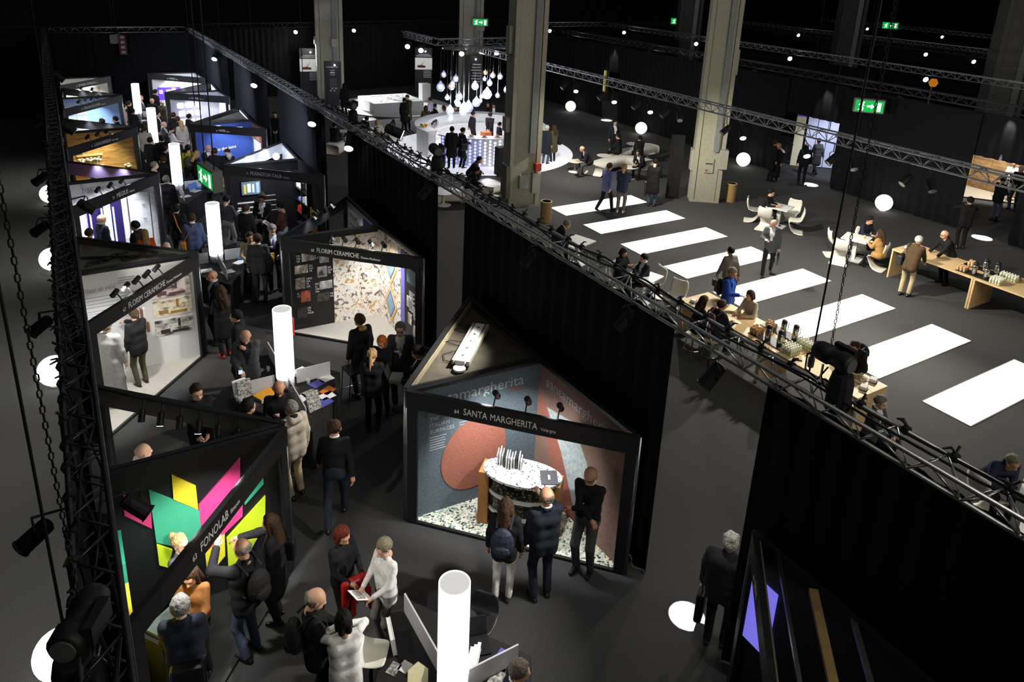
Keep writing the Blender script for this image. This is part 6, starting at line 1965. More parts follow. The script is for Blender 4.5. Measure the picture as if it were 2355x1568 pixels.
# ------------------------------------------------------------------ people
def surfnet(prims, res, k=0.035, pad=0.05):
    """smooth union of round cones (a, b, ra, rb[, op]) -> vertices, quads (numpy surface nets)"""
    A = np.array([p[0] for p in prims], float)
    B = np.array([p[1] for p in prims], float)
    ra = np.array([p[2] for p in prims])
    rb = np.array([p[3] for p in prims])
    lo = (np.minimum(A, B) - np.maximum(ra, rb)[:, None]).min(0) - pad
    hi = (np.maximum(A, B) + np.maximum(ra, rb)[:, None]).max(0) + pad
    n = np.ceil((hi - lo) / res).astype(int) + 1
    F = np.full(n, 1.0)
    ax = [lo[i] + res * np.arange(n[i]) for i in range(3)]
    mg = k + 2.2 * res
    for p, a, b, r0, r1 in zip(prims, A, B, ra, rb):
        R = max(r0, r1) + mg
        i0 = np.maximum(np.floor((np.minimum(a, b) - R - lo) / res).astype(int), 0)
        i1 = np.minimum(np.ceil((np.maximum(a, b) + R - lo) / res).astype(int) + 1, n)
        X = ax[0][i0[0]:i1[0], None, None]
        Y = ax[1][None, i0[1]:i1[1], None]
        Z = ax[2][None, None, i0[2]:i1[2]]
        ba = b - a
        ll = max(ba @ ba, 1e-9)
        t = np.clip(((X - a[0]) * ba[0] + (Y - a[1]) * ba[1] + (Z - a[2]) * ba[2]) / ll, 0, 1)
        d = np.sqrt((X - a[0] - t * ba[0]) ** 2 + (Y - a[1] - t * ba[1]) ** 2 + (Z - a[2] - t * ba[2]) ** 2) - (r0 + (r1 - r0) * t)
        sl = F[i0[0]:i1[0], i0[1]:i1[1], i0[2]:i1[2]]
        if len(p) > 4 and p[4] == 'cut':
            kk = 0.012
            h = np.clip(0.5 - 0.5 * (sl + d) / kk, 0, 1)
            sl[...] = sl * (1 - h) - d * h + kk * h * (1 - h)
        else:
            h = np.clip(0.5 + 0.5 * (sl - d) / k, 0, 1)
            sl[...] = sl * (1 - h) + d * h - k * h * (1 - h)
    F[[0, -1]] = F[:, [0, -1]] = F[:, :, [0, -1]] = 1.0
    ins = F < 0
    c = [n[0] - 1, n[1] - 1, n[2] - 1]
    cnt = np.zeros(c, int)
    for i in (0, 1):
        for j in (0, 1):
            for q in (0, 1):
                cnt += ins[i:i + c[0], j:j + c[1], q:q + c[2]]
    act = (cnt > 0) & (cnt < 8)
    idx = np.full(c, -1)
    ijk = np.argwhere(act)
    idx[act] = np.arange(len(ijk))
    acc = np.zeros((len(ijk), 3))
    num = np.zeros(len(ijk))
    for axis in range(3):
        u, v = [q for q in range(3) if q != axis]
        for du in (0, 1):
            for dv in (0, 1):
                o0 = np.zeros(3, int)
                o0[u], o0[v] = du, dv
                o1 = o0.copy()
                o1[axis] = 1
                p0 = ijk + o0
                p1 = ijk + o1
                f0 = F[p0[:, 0], p0[:, 1], p0[:, 2]]
                f1 = F[p1[:, 0], p1[:, 1], p1[:, 2]]
                m = (f0 < 0) != (f1 < 0)
                t = np.where(m, f0 / np.where(m, f0 - f1, 1), 0)
                pos = p0 + (p1 - p0) * t[:, None]
                acc += np.where(m[:, None], pos, 0)
                num += m
    V = lo + res * acc / np.maximum(num, 1)[:, None]
    quads = []
    for axis in range(3):
        u, v = (axis + 1) % 3, (axis + 2) % 3
        s0 = [slice(None)] * 3
        s1 = [slice(None)] * 3
        s0[axis], s1[axis] = slice(0, -1), slice(1, None)
        a0, a1 = ins[tuple(s0)], ins[tuple(s1)]
        e = np.argwhere(a0 != a1)
        if not len(e):
            continue
        fl = a0[e[:, 0], e[:, 1], e[:, 2]]
        cs = []
        for du, dv in ((-1, -1), (0, -1), (0, 0), (-1, 0)):
            q = e.copy()
            q[:, u] += du
            q[:, v] += dv
            cs.append(idx[q[:, 0], q[:, 1], q[:, 2]])
        Q = np.stack(cs, 1)
        Q[~fl] = Q[~fl][:, ::-1]
        quads.append(Q)
    return V, np.concatenate(quads)


def npmesh(name, V, Q, smooth=True):
    me = bpy.data.meshes.new(name)
    me.vertices.add(len(V))
    me.vertices.foreach_set('co', np.asarray(V, np.float32).ravel())
    me.loops.add(Q.size)
    me.loops.foreach_set('vertex_index', Q.ravel().astype(np.int32))
    me.polygons.add(len(Q))
    me.polygons.foreach_set('loop_start', (np.arange(len(Q)) * Q.shape[1]).astype(np.int32))
    if smooth:
        me.polygons.foreach_set('use_smooth', np.ones(len(Q), bool))
    me.update(calc_edges=True)
    me.validate()
    return me


# --- head template (origin at the base of the skull centre, facing +y)
def head_prims():
    return [((0, -0.012, 0.035), (0, -0.005, 0.045), .088, .088), ((-.012, -.04, .03), (.012, -.04, .03), .075, .075),
            ((0, 0.035, -0.02), (0, 0.03, 0.03), .062, .066), ((-.022, .035, -.055), (.022, .035, -.055), .046, .046), ((0, .055, -.085), (0, .05, -.08), .030, .03),
            ((0, .094, .01), (0, .116, -.026), .012, .016), ((-.012, .1, -.03), (.012, .1, -.03), .012, .012),
            ((-.03, .078, .03), (.03, .078, .03), .020, .020), ((-.018, .088, -.066), (.018, .088, -.066), .014, .014),
            ((-.086, -.012, .012), (-.088, -.016, -.022), .016, .011), ((.086, -.012, .012), (.088, -.016, -.022), .016, .011),
            ((-.034, .112, .008), (-.03, .112, .008), .02, .02, 'cut'), ((.03, .112, .008), (.034, .112, .008), .02, .02, 'cut'),
            ((0, -.012, -.05), (0, -.02, -.15), .052, .056)]


HEADS = {}


def head_mesh(res):
    if res not in HEADS:
        HEADS[res] = surfnet(head_prims(), res, 0.02, 0.03)
    return HEADS[res]


def hair_prims(style):
    cap = [((0, -.02, .05), (0, -.02, .055), .098, .098), ((-.012, -.05, .03), (.012, -.05, .03), .085, .085), ((0, .03, .098), (0, 0.0, .105), .05, .055)]
    cut = [((-.04, .125, .0), (.04, .125, .0), .075, .075, 'cut'), ((0, .12, -.08), (0, .1, -.12), .09, .09, 'cut')]
    if style == 'crop':
        return [((0, -.02, .046), (0, -.02, .05), .093, .093), ((-.01, -.046, .03), (.01, -.046, .03), .081, .081)] + cut
    if style in ('short', 'cap'):
        return cap + [((-.075, -.02, .03), (-.076, -.02, .0), .024, .018), ((.075, -.02, .03), (.076, -.02, .0), .024, .018)] + cut
    if style == 'fluffy':
        return cap + [((.05 * math.cos(a), -.02 + .05 * math.sin(a), .1), (.06 * math.cos(a), -.02 + .06 * math.sin(a), .11), .045, .045) for a in (0.5, 2, 3.5, 5)] + [((0, -.1, .02), (0, -.09, -.03), .05, .04)] + cut
    if style == 'ring':
        return [((-.078, -.03, .03), (-.07, -.05, -.01), .03, .024), ((.078, -.03, .03), (.07, -.05, -.01), .03, .024), ((-.05, -.095, .03), (.05, -.095, .03), .032, .032), ((-.04, -.095, -.015), (.04, -.095, -.015), .026, .026)]
    if style == 'curlys':
        P = [((.075 * math.cos(a), -.02 + .075 * math.sin(a), .06 + .05 * math.sin(3 * a)), (.08 * math.cos(a), -.02 + .08 * math.sin(a), .06 + .05 * math.sin(3 * a)), .05, .05) for a in (0, .8, 1.6, 2.4, 3.2, 4, 4.8, 5.6)]
        return cap + P + cut
    if style == 'bob':
        return cap + [((-.075, .0, .03), (-.08, .0, -.07), .034, .03), ((.075, .0, .03), (.08, .0, -.07), .034, .03), ((-.04, -.08, .0), (-.045, -.08, -.08), .05, .042), ((.04, -.08, .0), (.045, -.08, -.08), .05, .042)] + cut
    if style == 'long':
        return cap + [((-.078, .0, .03), (-.085, .01, -.2), .032, .03), ((.078, .0, .03), (.085, .01, -.2), .032, .03), ((-.04, -.08, .0), (-.06, -.1, -.28), .05, .045), ((.04, -.08, .0), (.06, -.1, -.28), .05, .045), ((0, -.09, -.02), (0, -.12, -.3), .05, .04)] + cut
    if style == 'curly':
        P = []
        for q in range(14):
            a = q * 1.7
            z = -.02 - .024 * q
            P.append(((.075 * math.cos(a), -.06 + .05 * math.sin(a), z), (.08 * math.cos(a), -.07 + .05 * math.sin(a), z - .02), .055, .05))
        return cap + P + [((-.08, .0, .04), (-.1, .0, -.2), .035, .05), ((.08, .0, .04), (.1, .0, -.2), .035, .05), ((0, -.1, 0), (0, -.13, -.34), .07, .06)] + cut
    if style in ('bun', 'bunl'):
        z = .1 if style == 'bun' else -.01
        return hair_prims('crop')[:-2] + [((0, -.125, z), (0, -.13, z), .045, .045)] + cut
    if style == 'pony':
        return hair_prims('crop')[:-2] + [((0, -.125, .04), (0, -.15, -.05), .03, .032), ((0, -.15, -.05), (0, -.14, -.27), .032, .014)] + cut
    return cap + cut


HAIRS = {}


def hair_mesh(style, res):
    key = (style, res)
    if key not in HAIRS:
        pr = hair_prims(style)
        k = 0
        while k < 46 and style not in ('ring', 'cap'):
            z = 1 - 1.25 * (k + .5) / 46
            r, a = math.sqrt(max(0, 1 - z * z)), k * 2.39996
            q = (.088 * r * math.cos(a), -.024 + .094 * r * math.sin(a), .045 + .092 * z)
            if not (q[1] > .045 and q[2] < .075):
                pr.insert(0, (q, (q[0] * 1.02, q[1] - .012, q[2] - .014), .019 + .005 * math.sin(k * 5.1), .014))
            k += 1
        V, Q = surfnet(pr, res, 0.011, 0.03)
        HAIRS[key] = npmesh('hair', V, Q)
        HAIRS[key].materials.append(M_textd)
    return HAIRS[key]


def hand_mb(grip):
    """right-hand template: wrist at the origin, fingers towards +x, palm down (-z), thumb on +y side"""
    mb = MB()
    mb.tube([(-.02, 0, 0), (.01, 0, 0), (.05, 0, 0.002), (.085, 0, 0)], [.024, .028, .036, .03], 8)
    for (y, L, dy) in ((.028, .074, .08), (.009, .084, .02), (-.011, .078, -.03), (-.029, .06, -.1)):
        b = (.08, y, 0)
        c = grip
        p1 = (b[0] + L * .42 * math.cos(c * .5), y + dy * L * .3, -L * .42 * math.sin(c * .5))
        p2 = (p1[0] + L * .34 * math.cos(c * 1.3), y + dy * L * .5, p1[2] - L * .34 * math.sin(c * 1.3))
        p3 = (p2[0] + L * .26 * math.cos(c * 2.0), y + dy * L * .6, p2[2] - L * .26 * math.sin(c * 2.0))
        mb.tube([b, p1, p2, p3], [.0105, .0098, .009, .0065], 5)
    mb.tube([(.015, .022, -.004), (.045, .05, -.012), (.07, .058 - .02 * grip, -.02 - .01 * grip), (.09, .055 - .03 * grip, -.026)], [.014, .0125, .0105, .007], 5)
    return mb


HANDS = [hand_mb(0.5), hand_mb(1.0)]


def ik(a, b, l1, l2, hint):
    a, b, hint = Vector(a), Vector(b), Vector(hint)
    d = b - a
    L = min(d.length, (l1 + l2) * 0.995)
    if d.length > L:
        b = a + d.normalized() * L
        d = b - a
    x = (l1 * l1 - l2 * l2 + L * L) / (2 * L)
    h = math.sqrt(max(l1 * l1 - x * x, 0))
    u = d / L
    n = hint - u * hint.dot(u)
    n = n.normalized() if n.length > 1e-4 else Vector((0, -1, 0))
    return a + u * x + n * h, b


# pose: lean (deg), head pitch (deg down), head yaw (deg right), hands L/R targets (None hangs), feet, elbow hints
DOWNL, DOWNR = (-.27, .05, .80), (.27, .05, .80)
POSES = {
    'stand': dict(L=DOWNL, R=DOWNR), 'hands': dict(L=(-.12, .27, 1.02), R=(.12, .27, 1.02), pitch=10), 'talk': dict(L=DOWNL, R=(.16, .32, 1.12)),
    'hold': dict(L=(-.10, .30, 1.06), R=(.12, .30, 1.08), pitch=22), 'phone': dict(L=DOWNL, R=(.10, .30, 1.17), pitch=26), 'phoneface': dict(L=(.03, .19, 1.40), R=(.12, .30, 1.05), pitch=38, lean=8),
    'cross': dict(L=(.15, .22, 1.17), R=(-.14, .24, 1.12), pitch=14, eh=((-1, .1, -.6), (1, .1, -.6))), 'point': dict(L=DOWNL, R=(.06, .56, 1.30), pitch=8), 'face': dict(L=(-.08, .17, 1.42), R=(.08, .17, 1.42), pitch=14, eh=((-1, .3, -.5), (1, .3, -.5))),
    'reachup': dict(L=(-.08, .36, 1.55), R=DOWNR, pitch=18), 'walk': dict(L=(-.27, .22, .86), R=(.27, -.14, .86), fl=(-.09, -.34, .10), fr=(.09, .26, .0), lean=4), 'clasp': dict(L=(-.04, .2, .86), R=(.05, .21, .85), pitch=8),
    'behind': dict(L=(-.05, -.2, .95), R=(.05, -.2, .93), eh=((-1, -.4, 0), (1, -.4, 0))), 'phonewalk': dict(L=DOWNL, R=(.14, .30, 1.2), pitch=22, fl=(-.1, -.25, .06), fr=(.1, .2, 0)),
    'sit': dict(sit=1, L=(-.12, .36, .62), R=(.12, .38, .62), lean=4, pitch=8), 'sittable': dict(sit=1, L=(-.14, .42, .80), R=(.12, .44, .80), lean=12, pitch=12), 'sitlean': dict(sit=1, L=(-.06, .48, .62), R=(.08, .5, .64), lean=34, pitch=6),
    'hold2sit': dict(sit=1, L=(-.1, .34, .9), R=(.1, .34, .92), lean=4, pitch=24), 'leanstand': dict(L=(-.2, .5, .95), R=(.2, .5, .95), lean=24, pitch=6), 'leanhead': dict(L=(-.12, .46, .92), R=(.1, .40, 1.22), lean=32, pitch=10, eh=((-.6, .4, -1), (.6, .4, -1))),
}
BODY = {}


def skeleton(pose, seat):
    p = POSES[pose]
    sit = p.get('sit')
    pz = seat + .09 if sit else .93
    pel = Vector((0, 0, pz))
    Rl = Matrix.Rotation(-math.radians(p.get('lean', 0)), 3, 'X')

    def T(x, y, z):            # torso coordinates (upright standing, z from 0.93) -> posed
        return pel + Rl @ Vector((x, y, z - .93))
    J = dict(T=T, Rl=Rl, pel=pel, sit=sit)
    dz = pz - .93
    for sgn, s in ((-1, 'L'), (1, 'R')):
        sh = T(sgn * .175, -.005, 1.435)
        tg = Vector(p[s])
        if sit:
            tg = tg + Vector((0, 0, max(0, seat - .47)))
        elif tg.z < 0.83 + 1e-6 and p.get('lean', 0) < 20:
            tg = tg + (T(0, 0, 1.435) - Vector((0, 0, 1.435)))
        hint = p.get('eh', ((-.5, -.6, -.5), (.5, -.6, -.5)))[0 if s == 'L' else 1]
        el, wr = ik(sh, tg, .285, .255, hint)
        J['sh' + s], J['el' + s], J['wr' + s] = sh, el, wr
        hp = pel + Vector((sgn * .09, 0, -.01))
        if sit:
            low = seat < .58
            an = Vector((sgn * .13, .46 if low else .34, .09 if low else seat - .34))
        else:
            f = p.get('f' + s.lower(), (sgn * .10, .02 if sgn > 0 else -.02, 0))
            an = Vector((f[0], f[1], f[2] + .09))
        kn, an = ik(hp, an, .43, .425, (sgn * .15, 1, .1 if not sit else .6))
        J['hp' + s], J['kn' + s], J['an' + s] = hp, kn, an
        J['heel' + s] = (not sit) and p.get('f' + s.lower(), (0, 0, 0))[2] > 0.03
    hb = T(0, .01, 1.47)
    pitch = math.radians(p.get('pitch', 4) + p.get('lean', 0) * .35)
    J['headR'] = Matrix.Rotation(-pitch, 3, 'X')
    J['head'] = hb + Matrix.Rotation(-math.radians(p.get('lean', 0)), 3, 'X') @ Vector((0, 0.015, .145))
    J['top'] = J['head'] + J['headR'] @ Vector((0, -.01, .135))
    return J


def torso_prims(T, g, hip=True):
    P = [(T(-.095, .0, 1.31), T(.095, .0, 1.31), .112 + g, .112 + g), (T(-.15, -.008, 1.42), T(.15, -.008, 1.42), .058 + g, .058 + g), (T(0, -.01, 1.44), T(0, -.01, 1.47), .07 + g, .055 + g),
         (T(-.075, .0, 1.10), T(.075, .0, 1.10), .108 + g, .108 + g), (T(-.085, .005, 1.25), T(-.07, .005, 1.02), .105 + g, .105 + g), (T(.085, .005, 1.25), T(.07, .005, 1.02), .105 + g, .105 + g)]
    if hip:
        P.append((T(-.075, -.008, .95), T(.075, -.008, .95), .115 + g, .115 + g))
    return P


def body_parts(pose, seat, res, hres, top):
    """cached meshes of one pose: body (skin), top garment, trousers, shoes"""
    key = (pose, round(seat, 2), res, top)
    if key in BODY:
        return BODY[key]
    J = skeleton(pose, seat)
    T = J['T']
    bk = (pose, round(seat, 2), res, 'body')
    if bk not in BODY:
        pr = torso_prims(T, -.025)
        pr += [(T(0, -.012, 1.44), J['head'] + J['headR'] @ Vector((0, -.015, -.06)), .05, .052)]
        for s in 'LR':
            pr += [(J['sh' + s], J['el' + s], .042, .036), (J['el' + s], J['wr' + s], .036, .026), (J['hp' + s], J['kn' + s], .07, .05), (J['kn' + s], J['an' + s], .048, .034)]
        V, Q = surfnet(pr, max(res * 1.25, .022), .03)
        hv, hq = head_mesh(hres)
        HR = np.array(J['headR'])
        Vh = hv @ HR.T + np.array(J['head'])
        vs = [V, Vh]
        fs = [list(map(tuple, Q)), [tuple(q + len(V)) for q in hq]]
        mi = [0] * len(Q)
        # lips and eyes by position on the head template
        ce = hv[hq].mean(1)
        for c in ce:
            eye = abs(abs(c[0]) - .032) < .014 and abs(c[2] - .008) < .0085 and c[1] > .05
            lip = abs(c[0]) < .022 and abs(c[2] + .062) < .007 and c[1] > .07
            mi.append(1 if eye else 2 if lip else 0)
        off = len(V) + len(Vh)
        P = POSES[pose]
        for s in 'LR':
            h = HANDS[1 if pose in ('hold', 'phone', 'phoneface', 'hold2sit', 'cross', 'clasp', 'behind') else 0]
            x = (J['wr' + s] - J['el' + s]).normalized()
            up = Vector((0, 0, 1)) if abs(x.z) < .8 else Vector((1 if s == 'R' else -1, 0, 0))
            y = up.cross(x).normalized()
            z = x.cross(y)
            if s == 'L':
                y_, m = -1, 1
            else:
                y_, m = 1, 1
            M = np.array([list(x), list(y), list(z)]).T
            hv_ = np.array(h.v) * np.array([1, y_, 1])
            Vx = hv_ @ M.T + np.array(J['wr' + s])
            vs.append(Vx)
            fs.append([tuple((i + off for i in (f if y_ > 0 else f[::-1]))) for f in h.f])
            mi += [0] * len(h.f)
            off += len(Vx)
        me = bpy.data.meshes.new('body')
        me.from_pydata(np.concatenate(vs).tolist(), [], [f for q in fs for f in q])
        me.polygons.foreach_set('material_index', mi)
        me.polygons.foreach_set('use_smooth', [True] * len(mi))
        for m in (M_white, M_black, M_red):
            me.materials.append(m)
        me.update()
        # trousers
        pr = [(T(-.06, -.008, .99), T(.06, -.008, .99), .112, .112), (J['pel'] + Vector((-.07, -.01, 0)), J['pel'] + Vector((.07, -.01, 0)), .118, .118)]
        for s in 'LR':
            pr += [(J['hp' + s], J['kn' + s], .092, .066), (J['kn' + s], J['an' + s] + Vector((0, 0, .0)), .064, .056)]
        V, Q = surfnet(pr, res, .03)
        tr = npmesh('trousers', V, Q)
        tr.materials.append(M_black)
        sh = {}
        for s in 'LR':
            an = J['an' + s]
            f = Vector((.12 if s == 'R' else -.12, 1, -0.55 if J['heel' + s] else 0)).normalized()
            b = Vector((an.x, an.y, max(an.z - .09, 0) + .035))
            pr = [(b - f * .055, b + f * .02, .036, .036), (b + f * .02, b + f * .15, .038, .03), (an - f * .015, b - f * .01, .042, .038)]
            V, Q = surfnet(pr, .016 if res < .024 else .022, .02)
            if not J['heel' + s] and b.z < .05:
                V[:, 2] = np.maximum(V[:, 2], 0.002)
            sh[s] = npmesh('shoe', V, Q)
            sh[s].materials.append(M_black)
        BODY[bk] = (me, tr, sh)
    g = {'sweater': .0, 'shirt': -.002, 'jacket': .014, 'suit': .010, 'coat': .016, 'coatl': .016, 'puffer': .034, 'hoodie': .02, 'vest': .008}[top]
    pr = torso_prims(T, g)
    sl = g * .8
    arms = [] if top == 'vest' else ['L', 'R']
    for s in arms:
        w = J['wr' + s].lerp(J['el' + s], .06)
        pr += [(J['sh' + s], J['el' + s], .056 + sl, .047 + sl), (J['el' + s], w, .047 + sl, .037 + sl)]
        if top == 'puffer':
            for f in (.15, .45, .75):
                q = J['sh' + s].lerp(J['el' + s], f)
                pr.append((q, q, .1, .1))
    if top in ('jacket', 'suit', 'hoodie', 'puffer', 'vest', 'shirt') and not J['sit']:
        pr += [(T(-.07, -.005, .93), T(-.075, -.005, .84), .108 + g, .112 + g), (T(.07, -.005, .93), T(.075, -.005, .84), .108 + g, .112 + g)]
    if top in ('coat', 'coatl', 'vest') and not J['sit']:
        zl = .30 if top == 'coatl' else .58
        for x in (-.08, 0, .08):
            pr.append((T(x, -.005, .95), Vector((x * 1.25, -.01, zl)), .11 + g, .12 + g))
    if J['sit']:
        for s in 'LR':
            pr.append((J['hp' + s], J['hp' + s].lerp(J['kn' + s], .35), .105 + g, .1 + g))
    if top == 'puffer':
        for z in (1.0, 1.12, 1.24, 1.36):
            for x in (-.1, 0, .1):
                pr.append((T(x, -.03, z), T(x, -.03, z), .165 - .02 * abs(x) * 10, .165))
    if top == 'hoodie':
        pr += [(T(-.06, -.1, 1.47), T(.06, -.1, 1.47), .055, .055), (T(-.07, .0, 1.49), T(-.05, -.07, 1.49), .04, .05), (T(.07, .0, 1.49), T(.05, -.07, 1.49), .04, .05)]
    if top in ('suit', 'jacket', 'coat', 'coatl'):
        pr += [(T(-.055, .02, 1.475), T(-.03, -.06, 1.50), .022, .026), (T(.055, .02, 1.475), T(.03, -.06, 1.50), .022, .026), (T(-.03, -.06, 1.50), T(.03, -.06, 1.50), .026, .026)]
    V, Q = surfnet(pr, res, .03 if top != 'puffer' else .018)
    me = npmesh(top, V, Q)
    me.materials.append(M_black)
    me.materials.append(M_white)
    if top == 'suit' or (top == 'coat'):
        Ri = np.array(J['Rl'].transposed())
        c = (V[Q].mean(1) - np.array(J['pel'])) @ Ri.T + np.array([0, 0, .93])
        m = (c[:, 1] > .03) & (c[:, 2] > 1.1) & (c[:, 2] < 1.5) & (np.abs(c[:, 0]) < .012 + .075 * np.clip((c[:, 2] - 1.1) / .35, 0, 1))
        me.polygons.foreach_set('material_index', m.astype(np.int32))
        me.update()
    extra = None
    if top == 'vest':
        pr = []
        for s in 'LR':
            pr += [(J['sh' + s], J['el' + s], .055, .05), (J['el' + s], J['wr' + s].lerp(J['el' + s], .05), .05, .038)]
        V, Q = surfnet(pr, res, .02)
        extra = npmesh('sleeves', V, Q)
        extra.materials.append(M_white)
    BODY[key] = (BODY[bk], me, J, extra)
    return BODY[key]


COLS = dict(black='#1a1a1c', blacks='#202024', navydark='#20242f', navy='#2b3048', blue='#465270', bluelit='#6872a4', royal='#2046a0', greyd='#4a4b4d', greyk='#383638', grey='#8c8a84', greyw='#6f675f', greydark='#4d4a50', lightgrey='#8c8b88', white='#e8e6e2',  # lilac tint of the first blue jacket is bright light put into the colour
            brown='#8a5a30', brownd='#4a3a28', camel='#a8824e', beige='#b5a482', beigegrey='#b3aa9a', greend='#4a4632', yellow='#b8a028', orange='#d8572c', maroon='#4a2a26', pinkgrey='#b49a98', lilac='#b9b4cc', jeans='#465064', jeansd='#2a2f3a', jeansl='#8fa0b4', bare='#2a2426', khaki='#8a7656', violet='#5a58a8')
HAIRC = dict(black='#15120f', brown='#3a281a', blond='#a8875a', grey='#74706b', greybrown='#5e5248', red='#5e2817', orange='#b0642a', ash='#7d7460', white='#b5b1a8', none='#3a281a', khaki='#8a7656')
SKIN = ['#c79678', '#d3a487', '#bd8a6b', '#d9ae92']


def cmat(kind, c):
    h = COLS.get(c) or HAIRC[c]
    if kind == 'hair':
        return mat('hair_' + c, HAIRC[c], 0.7, noise=0.45, nscale=55, bump=0.6, spec=0.2)
    return mat('fabric_' + c, h, 0.85, noise=0.14, nscale=22, bump=0.12, spec=0.2)


SKM = [mat('skin_%d' % i, c, 0.55, noise=0.05, nscale=30) for i, c in enumerate(SKIN)]
M_lip = mat('lips', '#a05a50', 0.5, noise=0.05)
M_eye = mat('eye_dark', '#2a211c', 0.3, noise=0.05)


def slot(o, i, m):
    o.material_slots[i].link = 'OBJECT'
    o.material_slots[i].material = m


def person(row):
    spec, label = row.split('|')
    t = spec.split()
    x, y, H, yw = map(float, t[:4])
    pose, hs, hc, top, tc, lc, ex = t[4:11]
    dist = math.sqrt(x * x + y * y + 49)
    res = .018 if dist < 13.5 else .024 if dist < 20 else .034
    hres = .0085 if dist < 13.5 else .011 if dist < 20 else .016
    sit = POSES[pose].get('sit')
    fem = label.split()[0] in ('woman', 'Woman') or 'woman' in label.split(' ')[:4]
    seat = .47
    J = skeleton(pose, seat)
    if sit:
        s = 0.97
        seat = round((H / s - J['top'].z + .47) * 25) / 25
        seat = max(.42, seat)
    (bm, trm, shm), tm, J, extra = body_parts(pose, seat, res, hres, top)
    s = H / J['top'].z
    a = math.radians(yw)
    fx, fy = math.sin(a), math.cos(a)
    hx, hy = J['top'].x * s, J['top'].y * s
    px, py = x - (hx * fy + hy * fx), y - (-hx * fx + hy * fy)
    root = thing('person', label, 'person', (px, py, 0), None)
    root.rotation_euler = (0, 0, -a)
    ws = s * (0.93 if fem else 1.0)
    root.scale = (ws, ws, s)

    def part(name, me, *ms):
        o = bpy.data.objects.new(name, me)
        C.objects.link(o)
        o.parent = root
        for i, m in enumerate(ms):
            slot(o, i, m)
        return o
    sk = SKM[int(abs(x * 37 + y * 11)) % 4]
    part('body', bm, sk, M_eye, M_lip)
    nm = {'coatl': 'long_coat', 'vest': 'sleeveless_coat', 'puffer': 'padded_jacket', 'suit': 'suit_jacket'}.get(top, top)
    inner = cmat('f', 'white' if top == 'suit' else 'blacks')
    if label.startswith('man in navy cardigan'):
        inner = cmat('f', 'violet')
    if label.startswith('smiling bald'):
        inner = cmat('f', 'black')
    part(nm, tm, cmat('f', tc), inner)
    if extra:
        part('sleeves', extra, cmat('f', 'white'))
    part('leggings' if lc == 'bare' else 'trousers', trm, cmat('f', lc))
    shoe = mat('shoe_red', '#a8281e', 0.4, noise=0.1) if 'red shoes' in label else cmat('f', 'white') if 'white trainers' in label else mat('shoe_brown', '#4a3a2c', 0.5, noise=0.15) if 'white jeans' in label else mat('shoe_black', '#141414', 0.35, noise=0.1)
    part('shoe', shm['L'], shoe)
    part('shoe', shm['R'], shoe)
    hp, hr = J['head'], J['headR']
    if hs != 'bald':
        o = part('hair' if hs != 'cap' else 'flat_cap', hair_mesh(hs, .012 if dist < 20 else .017), cmat('hair', hc))
        o.location = hp
        o.rotation_euler = hr.to_euler()
    if sit and seat > .58:
        st = thing('high_stool', 'dark high stool under the ' + label, 'stool', (px, py, 0))
        z = seat * s - .06
        MB().lathe([(.0, z - .03), (.17, z - .03), (.18, z), (0, z + .005)], (px, py, 0), 14).build('seat', M_wood, st)
        for q in range(4):
            c, e = math.cos(q * PI / 2 + .8), math.sin(q * PI / 2 + .8)
            MB().tube([(px + .22 * c, py + .22 * e, 0), (px + .12 * c, py + .12 * e, z - .02)], .012, 6).build('leg', M_steel, st)
        MB().tube([(px + .19 * math.cos(q * PI / 6), py + .19 * math.sin(q * PI / 6), .25) for q in range(13)], .01, 5).build('foot_ring', M_steel, st)
    S = Matrix.Diagonal((ws, ws, s))
    Rz = Matrix.Rotation(-a, 3, 'Z')

    def W(p):
        return Vector((px, py, 0)) + Rz @ (S @ Vector(p))

    def sub(name, mb, m):
        me = mb.mesh(name, (0, 0, 0), True)
        me.materials.append(m)
        o = bpy.data.objects.new(name, me)
        C.objects.link(o)
        o.parent = root
        return o
    T = J['T']
    short = label
    if 'glasses' in label or pose == 'cross':
        mb = MB()
        for sx in (-1, 1):
            c = hp + hr @ Vector((sx * .033, .105, .008))
            ring = [c + hr @ Vector((.024 * math.cos(q * PI / 5), 0, .018 * math.sin(q * PI / 5))) for q in range(11)]
            mb.tube(ring, .0035, 4, cap=False)
            mb.tube([hp + hr @ Vector((sx * .056, .103, .01)), hp + hr @ Vector((sx * .087, .0, .012))], .003, 4)
        mb.tube([hp + hr @ Vector((-.01, .107, .01)), hp + hr @ Vector((.01, .107, .01))], .003, 4)
        sub('glasses', mb, M_black)
    if ex in ('badge', 'badgelow', 'tie') or 'badge' in label:
        z = 1.22 if ex != 'badgelow' else .88
        mb = MB().box(T(.06, .14 if ex != 'badgelow' else .15, z), (.09, .008, .06))
        sub('badge', mb, mat('badge_pink', '#d8a0a0', 0.6, noise=0.03) if 'white badge' not in label else M_paper)
    if ex == 'tie':
        mb = MB().bar(T(0, .128, 1.42), T(0, .142, 1.1), .045, .012)
        sub('tie', mb, cmat('f', 'violet'))
        tag(MB().box(W(T(.1, .25, .98)), (.2, .05, .26), rz=-a + .3).build('yellow_folder', mat('folder_yellow', '#e0b820', 0.6, noise=0.05)), 'yellow folder held by the grey haired man with violet tie', 'folder')
    if top in ('sweater',) and ('white collar' in label or pose == 'cross') or top == 'suit' and dist < 22 and 'smiling' not in label:
        mb = MB()
        pts = [T(.062 * math.cos(q * PI / 6), -.012 + .064 * math.sin(q * PI / 6), 1.515 - .012 * math.sin(q * PI / 6)) for q in range(13)]
        mb.tube(pts, .014, 5, cap=False)
        sub('collar', mb, cmat('f', 'white'))
